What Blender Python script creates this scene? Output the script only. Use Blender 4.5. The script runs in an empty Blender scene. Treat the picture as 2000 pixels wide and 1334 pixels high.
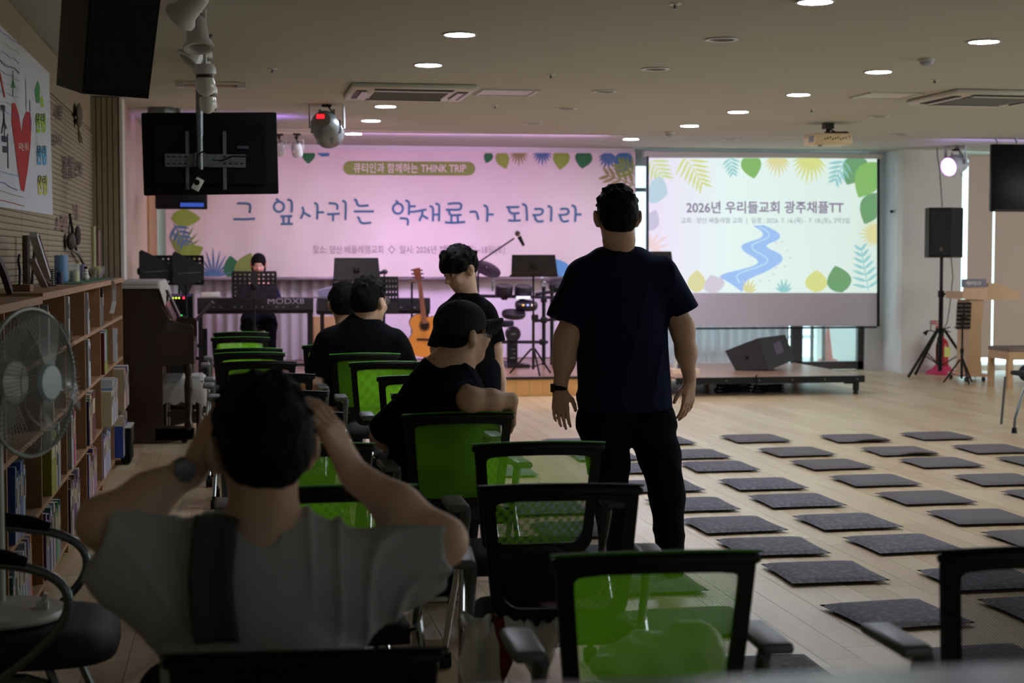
import bpy, bmesh, math, random
import numpy as np
from mathutils import Vector, Matrix, Euler

# ------------------------------------------------------------------ camera
F = 3100.0
YAW = math.atan(550 / F)
PIT = math.atan(167 / F * math.cos(YAW))
H = 1.45
sc = bpy.context.scene
COL = sc.collection
cam = bpy.data.cameras.new('camera')
cam.sensor_width = 36.0
cam.lens = 36.0 * F / 2000.0
cam.clip_start = 0.05
cam.clip_end = 200
cam.dof.use_dof = True
cam.dof.focus_distance = 7.2
cam.dof.aperture_fstop = 4.0
camo = bpy.data.objects.new('camera', cam)
camo.location = (0, 0, H)
camo.rotation_euler = (math.pi / 2 - PIT, 0, -YAW)
COL.objects.link(camo)
sc.camera = camo

# ------------------------------------------------------------------ world, light, exposure
sc.view_settings.view_transform = 'Standard'
sc.view_settings.look = 'None'
sc.view_settings.gamma = 1.0
sc.view_settings.exposure = 0.32
sc.view_settings.use_curve_mapping = False
sc.cycles.max_bounces = 6
sc.cycles.diffuse_bounces = 3
sc.cycles.glossy_bounces = 3
sc.cycles.transmission_bounces = 4
sc.cycles.transparent_max_bounces = 16
sc.cycles.sample_clamp_indirect = 4.0
sc.cycles.caustics_reflective = False
sc.cycles.caustics_refractive = False

w = bpy.data.worlds.new('daylight')
sc.world = w
w.use_nodes = True
bg = w.node_tree.nodes['Background']
bg.inputs[0].default_value = (0.62, 0.93, 1.0, 1)
bg.inputs[1].default_value = 2.6

def lamp(name, kind, loc, target, col, watts, size=0.3, size_y=None, spot=60, blend=0.8):
    l = bpy.data.lights.new(name, kind)
    l.energy = watts
    l.color = col
    if kind == 'AREA':
        l.size = size
        if size_y:
            l.shape = 'RECTANGLE'; l.size_y = size_y
    else:
        l.shadow_soft_size = size
    if kind == 'SPOT':
        l.spot_size = math.radians(spot); l.spot_blend = blend
    o = bpy.data.objects.new(name, l)
    o.location = loc
    o.rotation_euler = (Vector(target) - Vector(loc)).to_track_quat('-Z', 'Y').to_euler()
    COL.objects.link(o)
    return o

# stage cans and washes; lower banner fill and ceiling glows are added
lamp('stage_can_beam', 'SPOT', (0.95, 14.1, 2.3), (1.6, 19.2, 1.5), (1.0, 0.55, 0.66), 42, 0.12, spot=80)
lamp('stage_can_beam', 'SPOT', (8.35, 17.9, 2.35), (2.4, 19.1, 0.5), (0.62, 0.36, 1.0), 240, 0.12, spot=34)
lamp('stage_wash', 'AREA', (2.6, 17.1, 2.72), (2.7, 19.2, 0.6), (0.8, 0.42, 1.0), 34, 3.0, 0.3)
lamp('stage_wash', 'AREA', (0.2, 17.1, 2.72), (-0.1, 19.2, 0.9), (1.0, 0.66, 0.6), 4, 1.6, 0.3)
lamp('stage_front_warm', 'SPOT', (2.9, 13.2, 2.7), (2.9, 16.2, 0.05), (1.0, 0.58, 0.2), 130, 0.1, spot=42)
lamp('stage_front_warm', 'SPOT', (4.6, 13.2, 2.7), (4.9, 15.9, 0.0), (1.0, 0.62, 0.28), 60, 0.1, spot=40)
lamp('lower_banner_fill', 'SPOT', (2.1, 16.5, 2.7), (2.2, 19.2, 0.7), (0.8, 0.46, 1.0), 75, 0.1, spot=56)  # added spot that brightens the lower banner, no fixture here
lamp('ceiling_glow_fill', 'AREA', (0.0, 14.9, 2.55), (0.0, 15.0, 3.0), (0.45, 0.2, 1.0), 3.0, 1.2, 0.2)  # added upward lamp for purple light on the ceiling, no cove built
lamp('ceiling_glow_fill', 'AREA', (8.8, 16.9, 2.55), (8.8, 17.0, 3.0), (0.5, 0.3, 1.0), 3.0, 1.6, 0.2)  # second added lamp for the purple ceiling light, right side
# area lamp standing in for unseen side windows, then two added fills
lamp('side_daylight', 'AREA', (11.6, 9.0, 1.6), (3.5, 9.5, 0.2), (0.93, 0.99, 1.0), 150, 11.0, 1.9)
lamp('pillar_fill', 'AREA', (11.4, 15.2, 1.5), (8.4, 18.8, 1.3), (0.9, 1.0, 0.98), 26, 1.6, 1.6)  # added fill to brighten the white pillar, no window at this spot
lamp('rear_fill', 'AREA', (4.5, -2.6, 1.6), (2.5, 8.0, 2.2), (0.88, 0.95, 1.0), 15, 5.0, 1.6)  # added fill behind the camera for people's backs and the near ceiling

# ------------------------------------------------------------------ pixel -> world (2000 x 1334 frame)
_F = np.array([math.sin(YAW) * math.cos(PIT), math.cos(YAW) * math.cos(PIT), -math.sin(PIT)])
_R = np.array([math.cos(YAW), -math.sin(YAW), 0.0])
_U = np.cross(_R, _F)
_C = np.array([0, 0, H])
def ray(px, py):
    return _F + (px - 1000) / F * _R - (py - 667) / F * _U
def az(px, py, z=0.0):
    r = ray(px, py); return _C + (z - H) / r[2] * r
def ay(px, py, Y):
    r = ray(px, py); return _C + Y / r[1] * r
def ax(px, py, X):
    r = ray(px, py); return _C + X / r[0] * r

# ------------------------------------------------------------------ helpers
def lin(c):
    r = []
    for x in c[:3]:
        x = x / 255.0
        r.append(x / 12.92 if x <= 0.04045 else ((x + 0.055) / 1.055) ** 2.4)
    return (*r, 1.0)

_M = {}
def mat(name, col=(128, 128, 128), rough=0.5, metal=0.0, emit=0.0, var=0.12, scale=6.0, bump=0.0, bscale=60.0,
        alpha=1.0, trans=0.0, spec=0.5, coat=0.0):
    if name in _M:
        return _M[name]
    m = bpy.data.materials.new(name)
    m.use_nodes = True
    nt = m.node_tree
    b = nt.nodes['Principled BSDF']
    tc = nt.nodes.new('ShaderNodeTexCoord')
    nz = nt.nodes.new('ShaderNodeTexNoise')
    nz.inputs['Scale'].default_value = scale
    nt.links.new(tc.outputs['Object'], nz.inputs['Vector'])
    mx = nt.nodes.new('ShaderNodeMix'); mx.data_type = 'RGBA'
    c = lin(col)
    mx.inputs[6].default_value = tuple(min(1, x * (1 + var)) for x in c[:3]) + (1,)
    mx.inputs[7].default_value = tuple(x * (1 - var) for x in c[:3]) + (1,)
    nt.links.new(nz.outputs['Fac'], mx.inputs[0])
    nt.links.new(mx.outputs[2], b.inputs['Base Color'])
    b.inputs['Roughness'].default_value = rough
    b.inputs['Metallic'].default_value = metal
    b.inputs['Specular IOR Level'].default_value = spec
    b.inputs['Alpha'].default_value = alpha
    b.inputs['Transmission Weight'].default_value = trans
    b.inputs['Coat Weight'].default_value = coat
    if emit:
        b.inputs['Emission Color'].default_value = c
        b.inputs['Emission Strength'].default_value = emit
    if bump:
        n2 = nt.nodes.new('ShaderNodeTexNoise'); n2.inputs['Scale'].default_value = bscale
        nt.links.new(tc.outputs['Object'], n2.inputs['Vector'])
        bp = nt.nodes.new('ShaderNodeBump'); bp.inputs['Strength'].default_value = bump
        bp.inputs['Distance'].default_value = 0.01
        nt.links.new(n2.outputs['Fac'], bp.inputs['Height'])
        nt.links.new(bp.outputs['Normal'], b.inputs['Normal'])
    _M[name] = m
    return m

class MB:
    def __init__(s):
        s.v = []; s.f = []
    def add(s, vs, fs):
        n = len(s.v)
        s.v += [tuple(map(float, x)) for x in vs]
        s.f += [tuple(i + n for i in f) for f in fs]
        return s
    def box(s, c, d, rz=0.0, rx=0.0, ry=0.0, top=1.0):
        R = Euler((rx, ry, rz)).to_matrix()
        vs = []
        for z in (-1, 1):
            k = top if z > 0 else 1.0
            for x, y in ((-1, -1), (1, -1), (1, 1), (-1, 1)):
                vs.append(Vector(c) + R @ Vector((x * d[0] / 2 * k, y * d[1] / 2 * k, z * d[2] / 2)))
        return s.add(vs, [(3, 2, 1, 0), (4, 5, 6, 7), (0, 1, 5, 4), (1, 2, 6, 5), (2, 3, 7, 6), (3, 0, 4, 7)])
    def rbox(s, c, d, bev=0.01, seg=2, rz=0.0, rx=0.0, ry=0.0):
        bm = bmesh.new()
        bmesh.ops.create_cube(bm, size=1.0)
        for v in bm.verts:
            v.co = Vector((v.co.x * d[0], v.co.y * d[1], v.co.z * d[2]))
        bmesh.ops.bevel(bm, geom=list(bm.edges), offset=min(bev, min(d) * 0.49), segments=seg, affect='EDGES', profile=0.5)
        M = Matrix.Translation(Vector(c)) @ Euler((rx, ry, rz)).to_matrix().to_4x4()
        bm.verts.index_update()
        vs = [M @ v.co for v in bm.verts]
        fs = [tuple(v.index for v in f.verts) for f in bm.faces]
        bm.free()
        return s.add(vs, fs)
    def tube(s, pts, r, n=8, closed=False, sq=None):
        pts = [Vector(p) for p in pts]
        m = len(pts)
        rs = r if isinstance(r, (list, tuple)) else [r] * m
        vs = []; up = None
        for i, p in enumerate(pts):
            if closed:
                t = (pts[(i + 1) % m] - pts[i - 1])
            else:
                t = pts[min(i + 1, m - 1)] - pts[max(i - 1, 0)]
            if t.length < 1e-9: t = Vector((0, 0, 1))
            t.normalize()
            if up is None:
                up = Vector((0, 0, 1)) if abs(t.z) < 0.9 else Vector((0, 1, 0))
            a = up - t * up.dot(t)
            if a.length < 1e-6: a = Vector((1, 0, 0)) - t * t.x
            a.normalize(); b = t.cross(a); up = a
            for k in range(n):
                an = 2 * math.pi * (k + 0.5) / n
                ca, sa = math.cos(an), math.sin(an)
                if sq:
                    vs.append(p + a * ca * rs[i] * sq[0] + b * sa * rs[i] * sq[1])
                else:
                    vs.append(p + a * ca * rs[i] + b * sa * rs[i])
        fs = []
        for i in range(m if closed else m - 1):
            j = (i + 1) % m
            for k in range(n):
                l = (k + 1) % n
                fs.append((i * n + k, i * n + l, j * n + l, j * n + k))
        if not closed:
            fs.append(tuple(range(n - 1, -1, -1)))
            fs.append(tuple((m - 1) * n + k for k in range(n)))
        return s.add(vs, fs)
    def cyl(s, a, b, r, r2=None, n=16):
        return s.tube([a, b], [r, r if r2 is None else r2], n)
    def lathe(s, prof, c=(0, 0, 0), n=24, R=None, cap=True):
        vs = []; m = len(prof)
        for r, z in prof:
            for k in range(n):
                an = 2 * math.pi * k / n
                p = Vector((max(r, 1e-4) * math.cos(an), max(r, 1e-4) * math.sin(an), z))
                if R is not None: p = R @ p
                vs.append(Vector(c) + p)
        fs = []
        for i in range(m - 1):
            for k in range(n):
                l = (k + 1) % n
                fs.append((i * n + k, i * n + l, (i + 1) * n + l, (i + 1) * n + k))
        if cap:
            fs.append(tuple(range(n - 1, -1, -1))); fs.append(tuple((m - 1) * n + k for k in range(n)))
        return s.add(vs, fs)
    def ball(s, c, r, n=12, m=8):
        r = r if isinstance(r, (list, tuple)) else (r, r, r)
        vs = [(c[0], c[1], c[2] - r[2])]
        for i in range(1, m):
            ph = -math.pi / 2 + math.pi * i / m
            for k in range(n):
                a = 2 * math.pi * k / n
                vs.append((c[0] + r[0] * math.cos(ph) * math.cos(a), c[1] + r[1] * math.cos(ph) * math.sin(a), c[2] + r[2] * math.sin(ph)))
        vs.append((c[0], c[1], c[2] + r[2]))
        fs = [(0, 1 + (k + 1) % n, 1 + k) for k in range(n)]
        for i in range(m - 2):
            for k in range(n):
                l = (k + 1) % n
                fs.append((1 + i * n + k, 1 + i * n + l, 1 + (i + 1) * n + l, 1 + (i + 1) * n + k))
        e = len(vs) - 1
        fs += [(e, 1 + (m - 2) * n + k, 1 + (m - 2) * n + (k + 1) % n) for k in range(n)]
        return s.add(vs, fs)
    def prism(s, poly, a, b, fn=None):
        """poly: 2D points; fn(u, v, w) -> xyz; w = a on the one side, b on the other"""
        fn = fn or (lambda u, v, w_: (u, w_, v))
        n = len(poly)
        vs = [fn(u, v, a) for u, v in poly] + [fn(u, v, b) for u, v in poly]
        fs = [tuple(range(n)), tuple(range(2 * n - 1, n - 1, -1))]
        fs += [(i, i + n, (i + 1) % n + n, (i + 1) % n) for i in range(n)]
        return s.add(vs, fs)
    def flat(s, poly3):
        return s.add(poly3, [tuple(range(len(poly3)))])
    def grid(s, nu, nv, fn, thick=None):
        vs = [fn(i / nu, j / nv) for j in range(nv + 1) for i in range(nu + 1)]
        fs = [(j * (nu + 1) + i, j * (nu + 1) + i + 1, (j + 1) * (nu + 1) + i + 1, (j + 1) * (nu + 1) + i) for j in range(nv) for i in range(nu)]
        if thick is None:
            return s.add(vs, fs)
        n = len(vs)
        V2 = [Vector(p) + Vector(thick) for p in vs]
        fs2 = [tuple(n + k for k in f[::-1]) for f in fs]
        W = nu + 1
        rim = [i for i in range(W)] + [j * W + nu for j in range(1, nv + 1)] + [nv * W + i for i in range(nu - 1, -1, -1)] + [j * W for j in range(nv - 1, 0, -1)]
        sd = [(rim[k], n + rim[k], n + rim[(k + 1) % len(rim)], rim[(k + 1) % len(rim)]) for k in range(len(rim))]
        return s.add(list(vs) + V2, fs + fs2 + sd)

def soft(pts, n=2):
    pts = [Vector(p) for p in pts]
    for _ in range(n):
        q = [pts[0]]
        for a, b in zip(pts[:-1], pts[1:]):
            q += [a * .75 + b * .25, a * .25 + b * .75]
        pts = q + [pts[-1]]
    return pts

def mesh(name, mb, smooth=False, fix=True):
    me = bpy.data.meshes.new(name)
    me.from_pydata(mb.v, [], mb.f)
    if fix:
        bm = bmesh.new(); bm.from_mesh(me)
        bmesh.ops.recalc_face_normals(bm, faces=bm.faces)
        bm.to_mesh(me); bm.free()
    if smooth:
        me.shade_smooth()
        if smooth != 'all':
            try:
                me.set_sharp_from_angle(angle=math.radians(38))
            except Exception:
                pass
    me.update()
    return me

def part(name, mb, m, parent=None, smooth=True, label=None, world=False, kind=None, fix=True):
    if world and parent is not None:
        o3 = parent.location
        mb.v = [(x - o3[0], y - o3[1], z - o3[2]) for x, y, z in mb.v]
    me = mesh(name, mb, smooth, fix)
    me.materials.append(m)
    o = bpy.data.objects.new(name, me)
    COL.objects.link(o)
    if parent is not None: o.parent = parent
    if label: o['label'] = label
    if kind: o['kind'] = kind
    return o

def tag(o, label=None, cat=None, group=None, kind=None):
    if label: o['label'] = label
    if cat: o['category'] = cat
    if group: o['group'] = group
    if kind: o['kind'] = kind
    return o

def thing(name, label, cat, loc=(0, 0, 0), rz=0.0, group=None):
    o = bpy.data.objects.new(name, None)
    o.empty_display_size = 0.1
    o.location = tuple(float(x) for x in loc); o.rotation_euler = (0, 0, rz)
    COL.objects.link(o)
    return tag(o, label, cat, group)

def dup(root, loc=None, rz=None, label=None, group=None, swap=None):
    def cp(o, par):
        c = o.copy(); COL.objects.link(c)
        if par is not None: c.parent = par
        if swap and o.type == 'MESH' and o.data.materials and o.data.materials[0] in swap:
            key = (o.data.name, swap[o.data.materials[0]].name)
            if key not in _SW:
                d = o.data.copy(); d.materials[0] = swap[o.data.materials[0]]; _SW[key] = d
            c.data = _SW[key]
        for ch in kids.get(o.name, []): cp(ch, c)
        return c
    kids = {}
    def walk(o):
        kids[o.name] = list(o.children)
        for x in kids[o.name]: walk(x)
    walk(root)
    r = cp(root, None)
    if loc is not None: r.location = tuple(float(x) for x in loc)
    if rz is not None: r.rotation_euler = (0, 0, rz)
    if label: r['label'] = label
    if group: r['group'] = group
    return r
_SW = {}

def struct(name, mb, m, parent=None, smooth=False, label=None):
    o = part(name, mb, m, parent, smooth, label)
    if parent is None: o['kind'] = 'structure'
    return o

def text_mb(body, size, loc, fx, bold=0.0, align='CENTER', sx=1.0):
    """lettering as flat geometry; fx(u, v) -> xyz places the letter plane"""
    cu = bpy.data.curves.new('txt', 'FONT')
    cu.body = body; cu.size = size; cu.align_x = align; cu.offset = bold
    cu.resolution_u = 3
    o = bpy.data.objects.new('txt', cu)
    COL.objects.link(o)
    dg = bpy.context.evaluated_depsgraph_get()
    me = bpy.data.meshes.new_from_object(o.evaluated_get(dg))
    mb = MB()
    mb.v = [tuple(map(float, fx(v.co.x * sx + loc[0], v.co.y + loc[1]))) for v in me.vertices]
    mb.f = [tuple(p.vertices) for p in me.polygons]
    bpy.data.objects.remove(o); bpy.data.curves.remove(cu); bpy.data.meshes.remove(me)
    return mb

# ------------------------------------------------------------------ implicit surfaces for bodies and cloth
def nets(d, org, h):
    s = d < 0
    nx, ny, nz = d.shape
    c = np.zeros((nx - 1, ny - 1, nz - 1), np.int8)
    for a in (0, 1):
        for b in (0, 1):
            for e in (0, 1):
                c += s[a:nx - 1 + a, b:ny - 1 + b, e:nz - 1 + e]
    act = (c > 0) & (c < 8)
    idx = np.full(act.shape, -1, np.int64)
    I = np.argwhere(act)
    idx[act] = np.arange(len(I))
    acc = np.zeros((len(I), 3)); cnt = np.zeros(len(I))
    C8 = [(a, b, e) for a in (0, 1) for b in (0, 1) for e in (0, 1)]
    for a in C8:
        for b in C8:
            if sum(abs(x - y) for x, y in zip(a, b)) != 1 or a > b: continue
            va = d[I[:, 0] + a[0], I[:, 1] + a[1], I[:, 2] + a[2]]
            vb = d[I[:, 0] + b[0], I[:, 1] + b[1], I[:, 2] + b[2]]
            m = (va < 0) != (vb < 0)
            t = va[m] / (va[m] - vb[m])
            acc[m] += np.array(a) + t[:, None] * (np.array(b) - np.array(a))
            cnt[m] += 1
    V = np.array(org) + h * (I + acc / np.maximum(cnt, 1)[:, None])
    Fs = []
    for axn in range(3):
        sl0 = [slice(None)] * 3; sl1 = [slice(None)] * 3
        sl0[axn] = slice(0, -1); sl1[axn] = slice(1, None)
        df = s[tuple(sl0)] != s[tuple(sl1)]
        E = np.argwhere(df)
        o1, o2 = [(1, 2), (2, 0), (0, 1)][axn]
        ok = (E[:, o1] > 0) & (E[:, o2] > 0) & (E[:, o1] < act.shape[o1]) & (E[:, o2] < act.shape[o2])
        E = E[ok]
        q = []
        for da, db in ((-1, -1), (0, -1), (0, 0), (-1, 0)):
            T = E.copy(); T[:, o1] += da; T[:, o2] += db
            q.append(idx[T[:, 0], T[:, 1], T[:, 2]])
        q = np.stack(q, 1)
        ins = s[E[:, 0], E[:, 1], E[:, 2]]
        q[~ins] = q[~ins][:, ::-1]
        Fs.append(q)
    return V, np.concatenate(Fs)

def cone(a, b, ra, rb, k=0.03, fl=1.0, fd=(0, 1, 0), clip=None, op='u'):
    return dict(t='c', a=np.array(a, float), b=np.array(b, float), ra=ra, rb=rb, k=k, fl=fl, fd=np.array(fd, float), clip=clip, op=op)
def ell(c, r, R=None, k=0.03, op='u', clip=None):
    return dict(t='e', c=np.array(c, float), r=np.array(r, float), R=R, k=k, op=op, clip=clip)

def sdf_mb(prims, h, disp=None, clips=()):
    lo = np.array([1e9] * 3); hi = -lo
    for p in prims:
        if p['op'] != 'u': continue
        if p['t'] == 'c':
            r = max(p['ra'], p['rb'])
            l = np.minimum(p['a'], p['b']) - r; g = np.maximum(p['a'], p['b']) + r
        else:
            r = max(p['r']); l = p['c'] - r; g = p['c'] + r
        lo = np.minimum(lo, l); hi = np.maximum(hi, g)
    lo -= 0.05; hi += 0.05
    n = np.ceil((hi - lo) / h).astype(int) + 1
    ax_ = [lo[i] + h * np.arange(n[i]) for i in range(3)]
    D = np.full(tuple(n), 0.5, np.float32)
    for p in prims:
        mg = p['k'] + 0.035
        if p['t'] == 'c':
            r = max(p['ra'], p['rb'])
            l = np.minimum(p['a'], p['b']) - r - mg; g = np.maximum(p['a'], p['b']) + r + mg
        else:
            r = max(p['r']); l = p['c'] - r - mg; g = p['c'] + r + mg
        sl = tuple(slice(max(0, int((l[i] - lo[i]) / h)), min(n[i], int((g[i] - lo[i]) / h) + 2)) for i in range(3))
        if any(q.stop <= q.start for q in sl): continue
        X, Y, Z = np.meshgrid(ax_[0][sl[0]], ax_[1][sl[1]], ax_[2][sl[2]], indexing='ij', sparse=True)
        if p['t'] == 'c':
            a, b = p['a'], p['b']
            qx, qy, qz = X - a[0], Y - a[1], Z - a[2]
            ab = b - a
            L = max(1e-9, float(ab @ ab))
            t = np.clip((qx * ab[0] + qy * ab[1] + qz * ab[2]) / L, 0, 1)
            ex, ey, ez = qx - t * ab[0], qy - t * ab[1], qz - t * ab[2]
            if p['fl'] != 1.0:
                fd = p['fd'] / np.linalg.norm(p['fd'])
                dt = (ex * fd[0] + ey * fd[1] + ez * fd[2]) * (1 / p['fl'] - 1)
                ex, ey, ez = ex + dt * fd[0], ey + dt * fd[1], ez + dt * fd[2]
            d = np.sqrt(ex * ex + ey * ey + ez * ez) - (p['ra'] + (p['rb'] - p['ra']) * t)
            if p['fl'] < 1: d = d * (0.5 + 0.5 * p['fl'])
        else:
            qx, qy, qz = X - p['c'][0], Y - p['c'][1], Z - p['c'][2]
            if p['R'] is not None:
                R = p['R']  # local->world columns
                qx, qy, qz = (qx * R[0, 0] + qy * R[1, 0] + qz * R[2, 0], qx * R[0, 1] + qy * R[1, 1] + qz * R[2, 1], qx * R[0, 2] + qy * R[1, 2] + qz * R[2, 2])
            r = p['r']
            k0 = np.sqrt((qx / r[0]) ** 2 + (qy / r[1]) ** 2 + (qz / r[2]) ** 2)
            k1 = np.sqrt((qx / r[0] ** 2) ** 2 + (qy / r[1] ** 2) ** 2 + (qz / r[2] ** 2) ** 2)
            d = k0 * (k0 - 1) / np.maximum(k1, 1e-6)
        d = np.broadcast_to(d, D[sl].shape)
        for cl in (p['clip'] or ()):
            cp, cn = np.array(cl[0]), np.array(cl[1], float); cn = cn / np.linalg.norm(cn)
            d = np.maximum(d, (X - cp[0]) * cn[0] + (Y - cp[1]) * cn[1] + (Z - cp[2]) * cn[2])
        cur = D[sl]
        k = p['k']
        if p['op'] == 'u':
            hh = np.maximum(k - np.abs(cur - d), 0) / k
            D[sl] = np.minimum(cur, d) - hh * hh * k * 0.25
        else:
            d = -d
            hh = np.maximum(k - np.abs(cur - d), 0) / k
            D[sl] = np.maximum(cur, d) + hh * hh * k * 0.25
    X, Y, Z = np.meshgrid(*ax_, indexing='ij', sparse=True)
    if disp is not None:
        D += disp(X, Y, Z).astype(np.float32)
    for cp, cn in clips:
        cn = np.array(cn, float); cn /= np.linalg.norm(cn)
        D = np.maximum(D, (X - cp[0]) * cn[0] + (Y - cp[1]) * cn[1] + (Z - cp[2]) * cn[2])
    V, Q = nets(D, lo, h)
    mb = MB(); mb.v = V.tolist(); mb.f = Q.tolist()
    return mb
def sdf_part(name, prims, h, m, root, disp=None, clips=(), label=None):
    mb = sdf_mb(prims, h, disp, clips)
    o3 = root.location
    mb.v = [(x - o3[0], y - o3[1], z - o3[2]) for x, y, z in mb.v]
    o = part(name, mb, m, root, smooth='all', label=label, fix=False)
    return o
# ------------------------------------------------------------------ materials
WHITE = mat('painted_white', (218, 214, 210), 0.75, var=0.03)
CEIL = mat('ceiling_paint', (186, 188, 178), 0.8, var=0.03, scale=1.5)
BEIGE = mat('beige_panel', (150, 136, 112), 0.75, var=0.05)
PINKW = mat('warm_wall_paint', (188, 160, 146), 0.7, var=0.04)
BLACK = mat('black_plastic', (10, 10, 11), 0.5, var=0.2, spec=0.3)
MATTE = mat('matt_black', (8, 8, 9), 0.85, var=0.2, spec=0.2)
GREYP = mat('grey_plastic', (104, 110, 112), 0.4)
CHROME = mat('chrome', (190, 195, 200), 0.18, 1.0, var=0.03)
STEEL = mat('brushed_steel', (120, 124, 126), 0.35, 1.0, var=0.05)
DSTEEL = mat('dark_steel', (52, 50, 52), 0.4, 0.8)
WPLAS = mat('white_plastic', (205, 205, 198), 0.35, var=0.03)
PINE = mat('pine_board', (160, 122, 86), 0.6, var=0.18, scale=9, bump=0.05)
DWOOD = mat('dark_piano_wood', (46, 27, 18), 0.32, var=0.25, scale=5, coat=0.3)
OAK = mat('light_oak', (190, 150, 108), 0.45, var=0.1, scale=5)
CLOTHW = mat('white_lace_cloth', (178, 174, 168), 0.9, var=0.08, scale=60, bump=0.3, bscale=200)
GLASS = mat('clear_glass', (230, 240, 240), 0.03, alpha=0.25)
DFRAME = mat('dark_window_frame', (62, 58, 60), 0.5)
SKIN = mat('skin', (222, 182, 154), 0.55, var=0.06, scale=25)
HAIR = mat('black_hair', (11, 10, 10), 0.75, var=0.3, scale=40, bump=0.5, bscale=160, spec=0.15)

def plank_mat(name, c1, c2, rough, island):
    m = bpy.data.materials.new(name); m.use_nodes = True
    nt = m.node_tree; b = nt.nodes['Principled BSDF']
    tc = nt.nodes.new('ShaderNodeTexCoord')
    if island:
        src = nt.nodes.new('ShaderNodeNewGeometry').outputs['Random Per Island']
    else:
        src = nt.nodes.new('ShaderNodeObjectInfo').outputs['Random']
    cr = nt.nodes.new('ShaderNodeMix'); cr.data_type = 'RGBA'
    cr.inputs[6].default_value = lin(c1); cr.inputs[7].default_value = lin(c2)
    nt.links.new(src, cr.inputs[0])
    mp = nt.nodes.new('ShaderNodeMapping'); mp.inputs['Scale'].default_value = (38, 2.2, 1)
    nz = nt.nodes.new('ShaderNodeTexNoise'); nz.inputs['Scale'].default_value = 1.0; nz.inputs['Detail'].default_value = 4
    geo = nt.nodes.new('ShaderNodeNewGeometry')
    nt.links.new(geo.outputs['Position'], mp.inputs['Vector']); nt.links.new(mp.outputs['Vector'], nz.inputs['Vector'])
    mx = nt.nodes.new('ShaderNodeMix'); mx.data_type = 'RGBA'; mx.blend_type = 'MULTIPLY'
    mx.inputs[0].default_value = 0.35
    nt.links.new(cr.outputs[2], mx.inputs[6]); nt.links.new(nz.outputs['Color'], mx.inputs[7])
    nt.links.new(mx.outputs[2], b.inputs['Base Color'])
    b.inputs['Roughness'].default_value = rough
    b.inputs['Specular IOR Level'].default_value = 0.75
    n2 = nt.nodes.new('ShaderNodeTexNoise'); n2.inputs['Scale'].default_value = 14
    nt.links.new(geo.outputs['Position'], n2.inputs['Vector'])
    bp = nt.nodes.new('ShaderNodeBump'); bp.inputs['Strength'].default_value = 0.04
    nt.links.new(n2.outputs['Fac'], bp.inputs['Height']); nt.links.new(bp.outputs['Normal'], b.inputs['Normal'])
    return m
PLK = plank_mat('floor_plank_wood', (226, 204, 166), (208, 180, 138), 0.34, False)
PLKI = plank_mat('floor_wood', (226, 204, 166), (208, 180, 138), 0.34, True)
STGW = plank_mat('stage_wood', (178, 140, 116), (160, 122, 98), 0.3, True)
STGF = plank_mat('stage_front_wood', (214, 168, 104), (196, 148, 86), 0.45, True)

# ------------------------------------------------------------------ the room
random.seed(4)
fb = MB().box((5.4, 8.2, -0.06), (13.4, 23.4, 0.08))
floor = struct('floor', fb, mat('subfloor', (120, 92, 64), 0.7))
PW, PL = 0.145, 1.22
pm = mesh('plank', MB().box((0, 0, -0.009), (PW - 0.0018, PL - 0.0018, 0.018)))
pm.materials.append(PLK)
slots = []
nx = int(13.2 / PW)
for i in range(nx):
    off = random.random() * PL
    for j in range(-3, 19):
        x = -1.1 + (i + 0.5) * PW; y = -1.0 + j * PL + off
        if y > 19.3 + PL / 2: continue
        d = np.array([x, y]) 
        zc = x * math.sin(YAW) + y * math.cos(YAW); xc = x * math.cos(YAW) - y * math.sin(YAW)
        vis = zc > 2.5 and abs(xc) < zc * 0.36 + 0.5 and y > 3.6
        slots.append((0 if vis else 1, zc, x, y))
slots.sort()
rest = MB()
for n, (v, zc, x, y) in enumerate(slots):
    if n < 300:
        o = bpy.data.objects.new('plank', pm); COL.objects.link(o); o.parent = floor; o.location = (x, y, 0)
    else:
        rest.box((x, min(y, 19.6), -0.009), (PW - 0.0018, PL - 0.0018, 0.018))
part('far_planks', rest, PLKI, floor, smooth=False, kind='stuff', fix=False)

ceilb = MB().box((5.4, 6.6, 2.82), (13.4, 19.6, 0.14)).box((5.4, 18.0, 2.86), (13.4, 3.2, 0.14))
ceiling = struct('ceiling', ceilb, CEIL)
struct('trim_1', MB().box((2.9, 16.4, 2.745), (6.4, 0.03, 0.012)), WHITE)
# left wall: fine grooved acoustic boards in relief
def grooves():
    m = bpy.data.materials.new('grooved_acoustic_board'); m.use_nodes = True
    nt = m.node_tree; b = nt.nodes['Principled BSDF']
    tc = nt.nodes.new('ShaderNodeTexCoord')
    wv = nt.nodes.new('ShaderNodeTexWave'); wv.bands_direction = 'Z'; wv.inputs['Scale'].default_value = 9.5
    wv.inputs['Distortion'].default_value = 0
    nt.links.new(tc.outputs['Object'], wv.inputs['Vector'])
    cr = nt.nodes.new('ShaderNodeValToRGB')
    cr.color_ramp.elements[0].position = 0.0; cr.color_ramp.elements[0].color = lin((70, 60, 48))
    cr.color_ramp.elements[1].position = 0.16; cr.color_ramp.elements[1].color = lin((158, 144, 118))
    nt.links.new(wv.outputs['Fac'], cr.inputs['Fac']); nt.links.new(cr.outputs['Color'], b.inputs['Base Color'])
    bp = nt.nodes.new('ShaderNodeBump'); bp.inputs['Strength'].default_value = 0.5; bp.inputs['Distance'].default_value = 0.004
    nt.links.new(wv.outputs['Fac'], bp.inputs['Height']); nt.links.new(bp.outputs['Normal'], b.inputs['Normal'])
    b.inputs['Roughness'].default_value = 0.8
    return m
GRV = grooves()
wl = struct('wall_left', MB().box((-1.17, 5.15, 1.4), (0.14, 16.3, 2.8)), BEIGE)
y = 4.0
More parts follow.
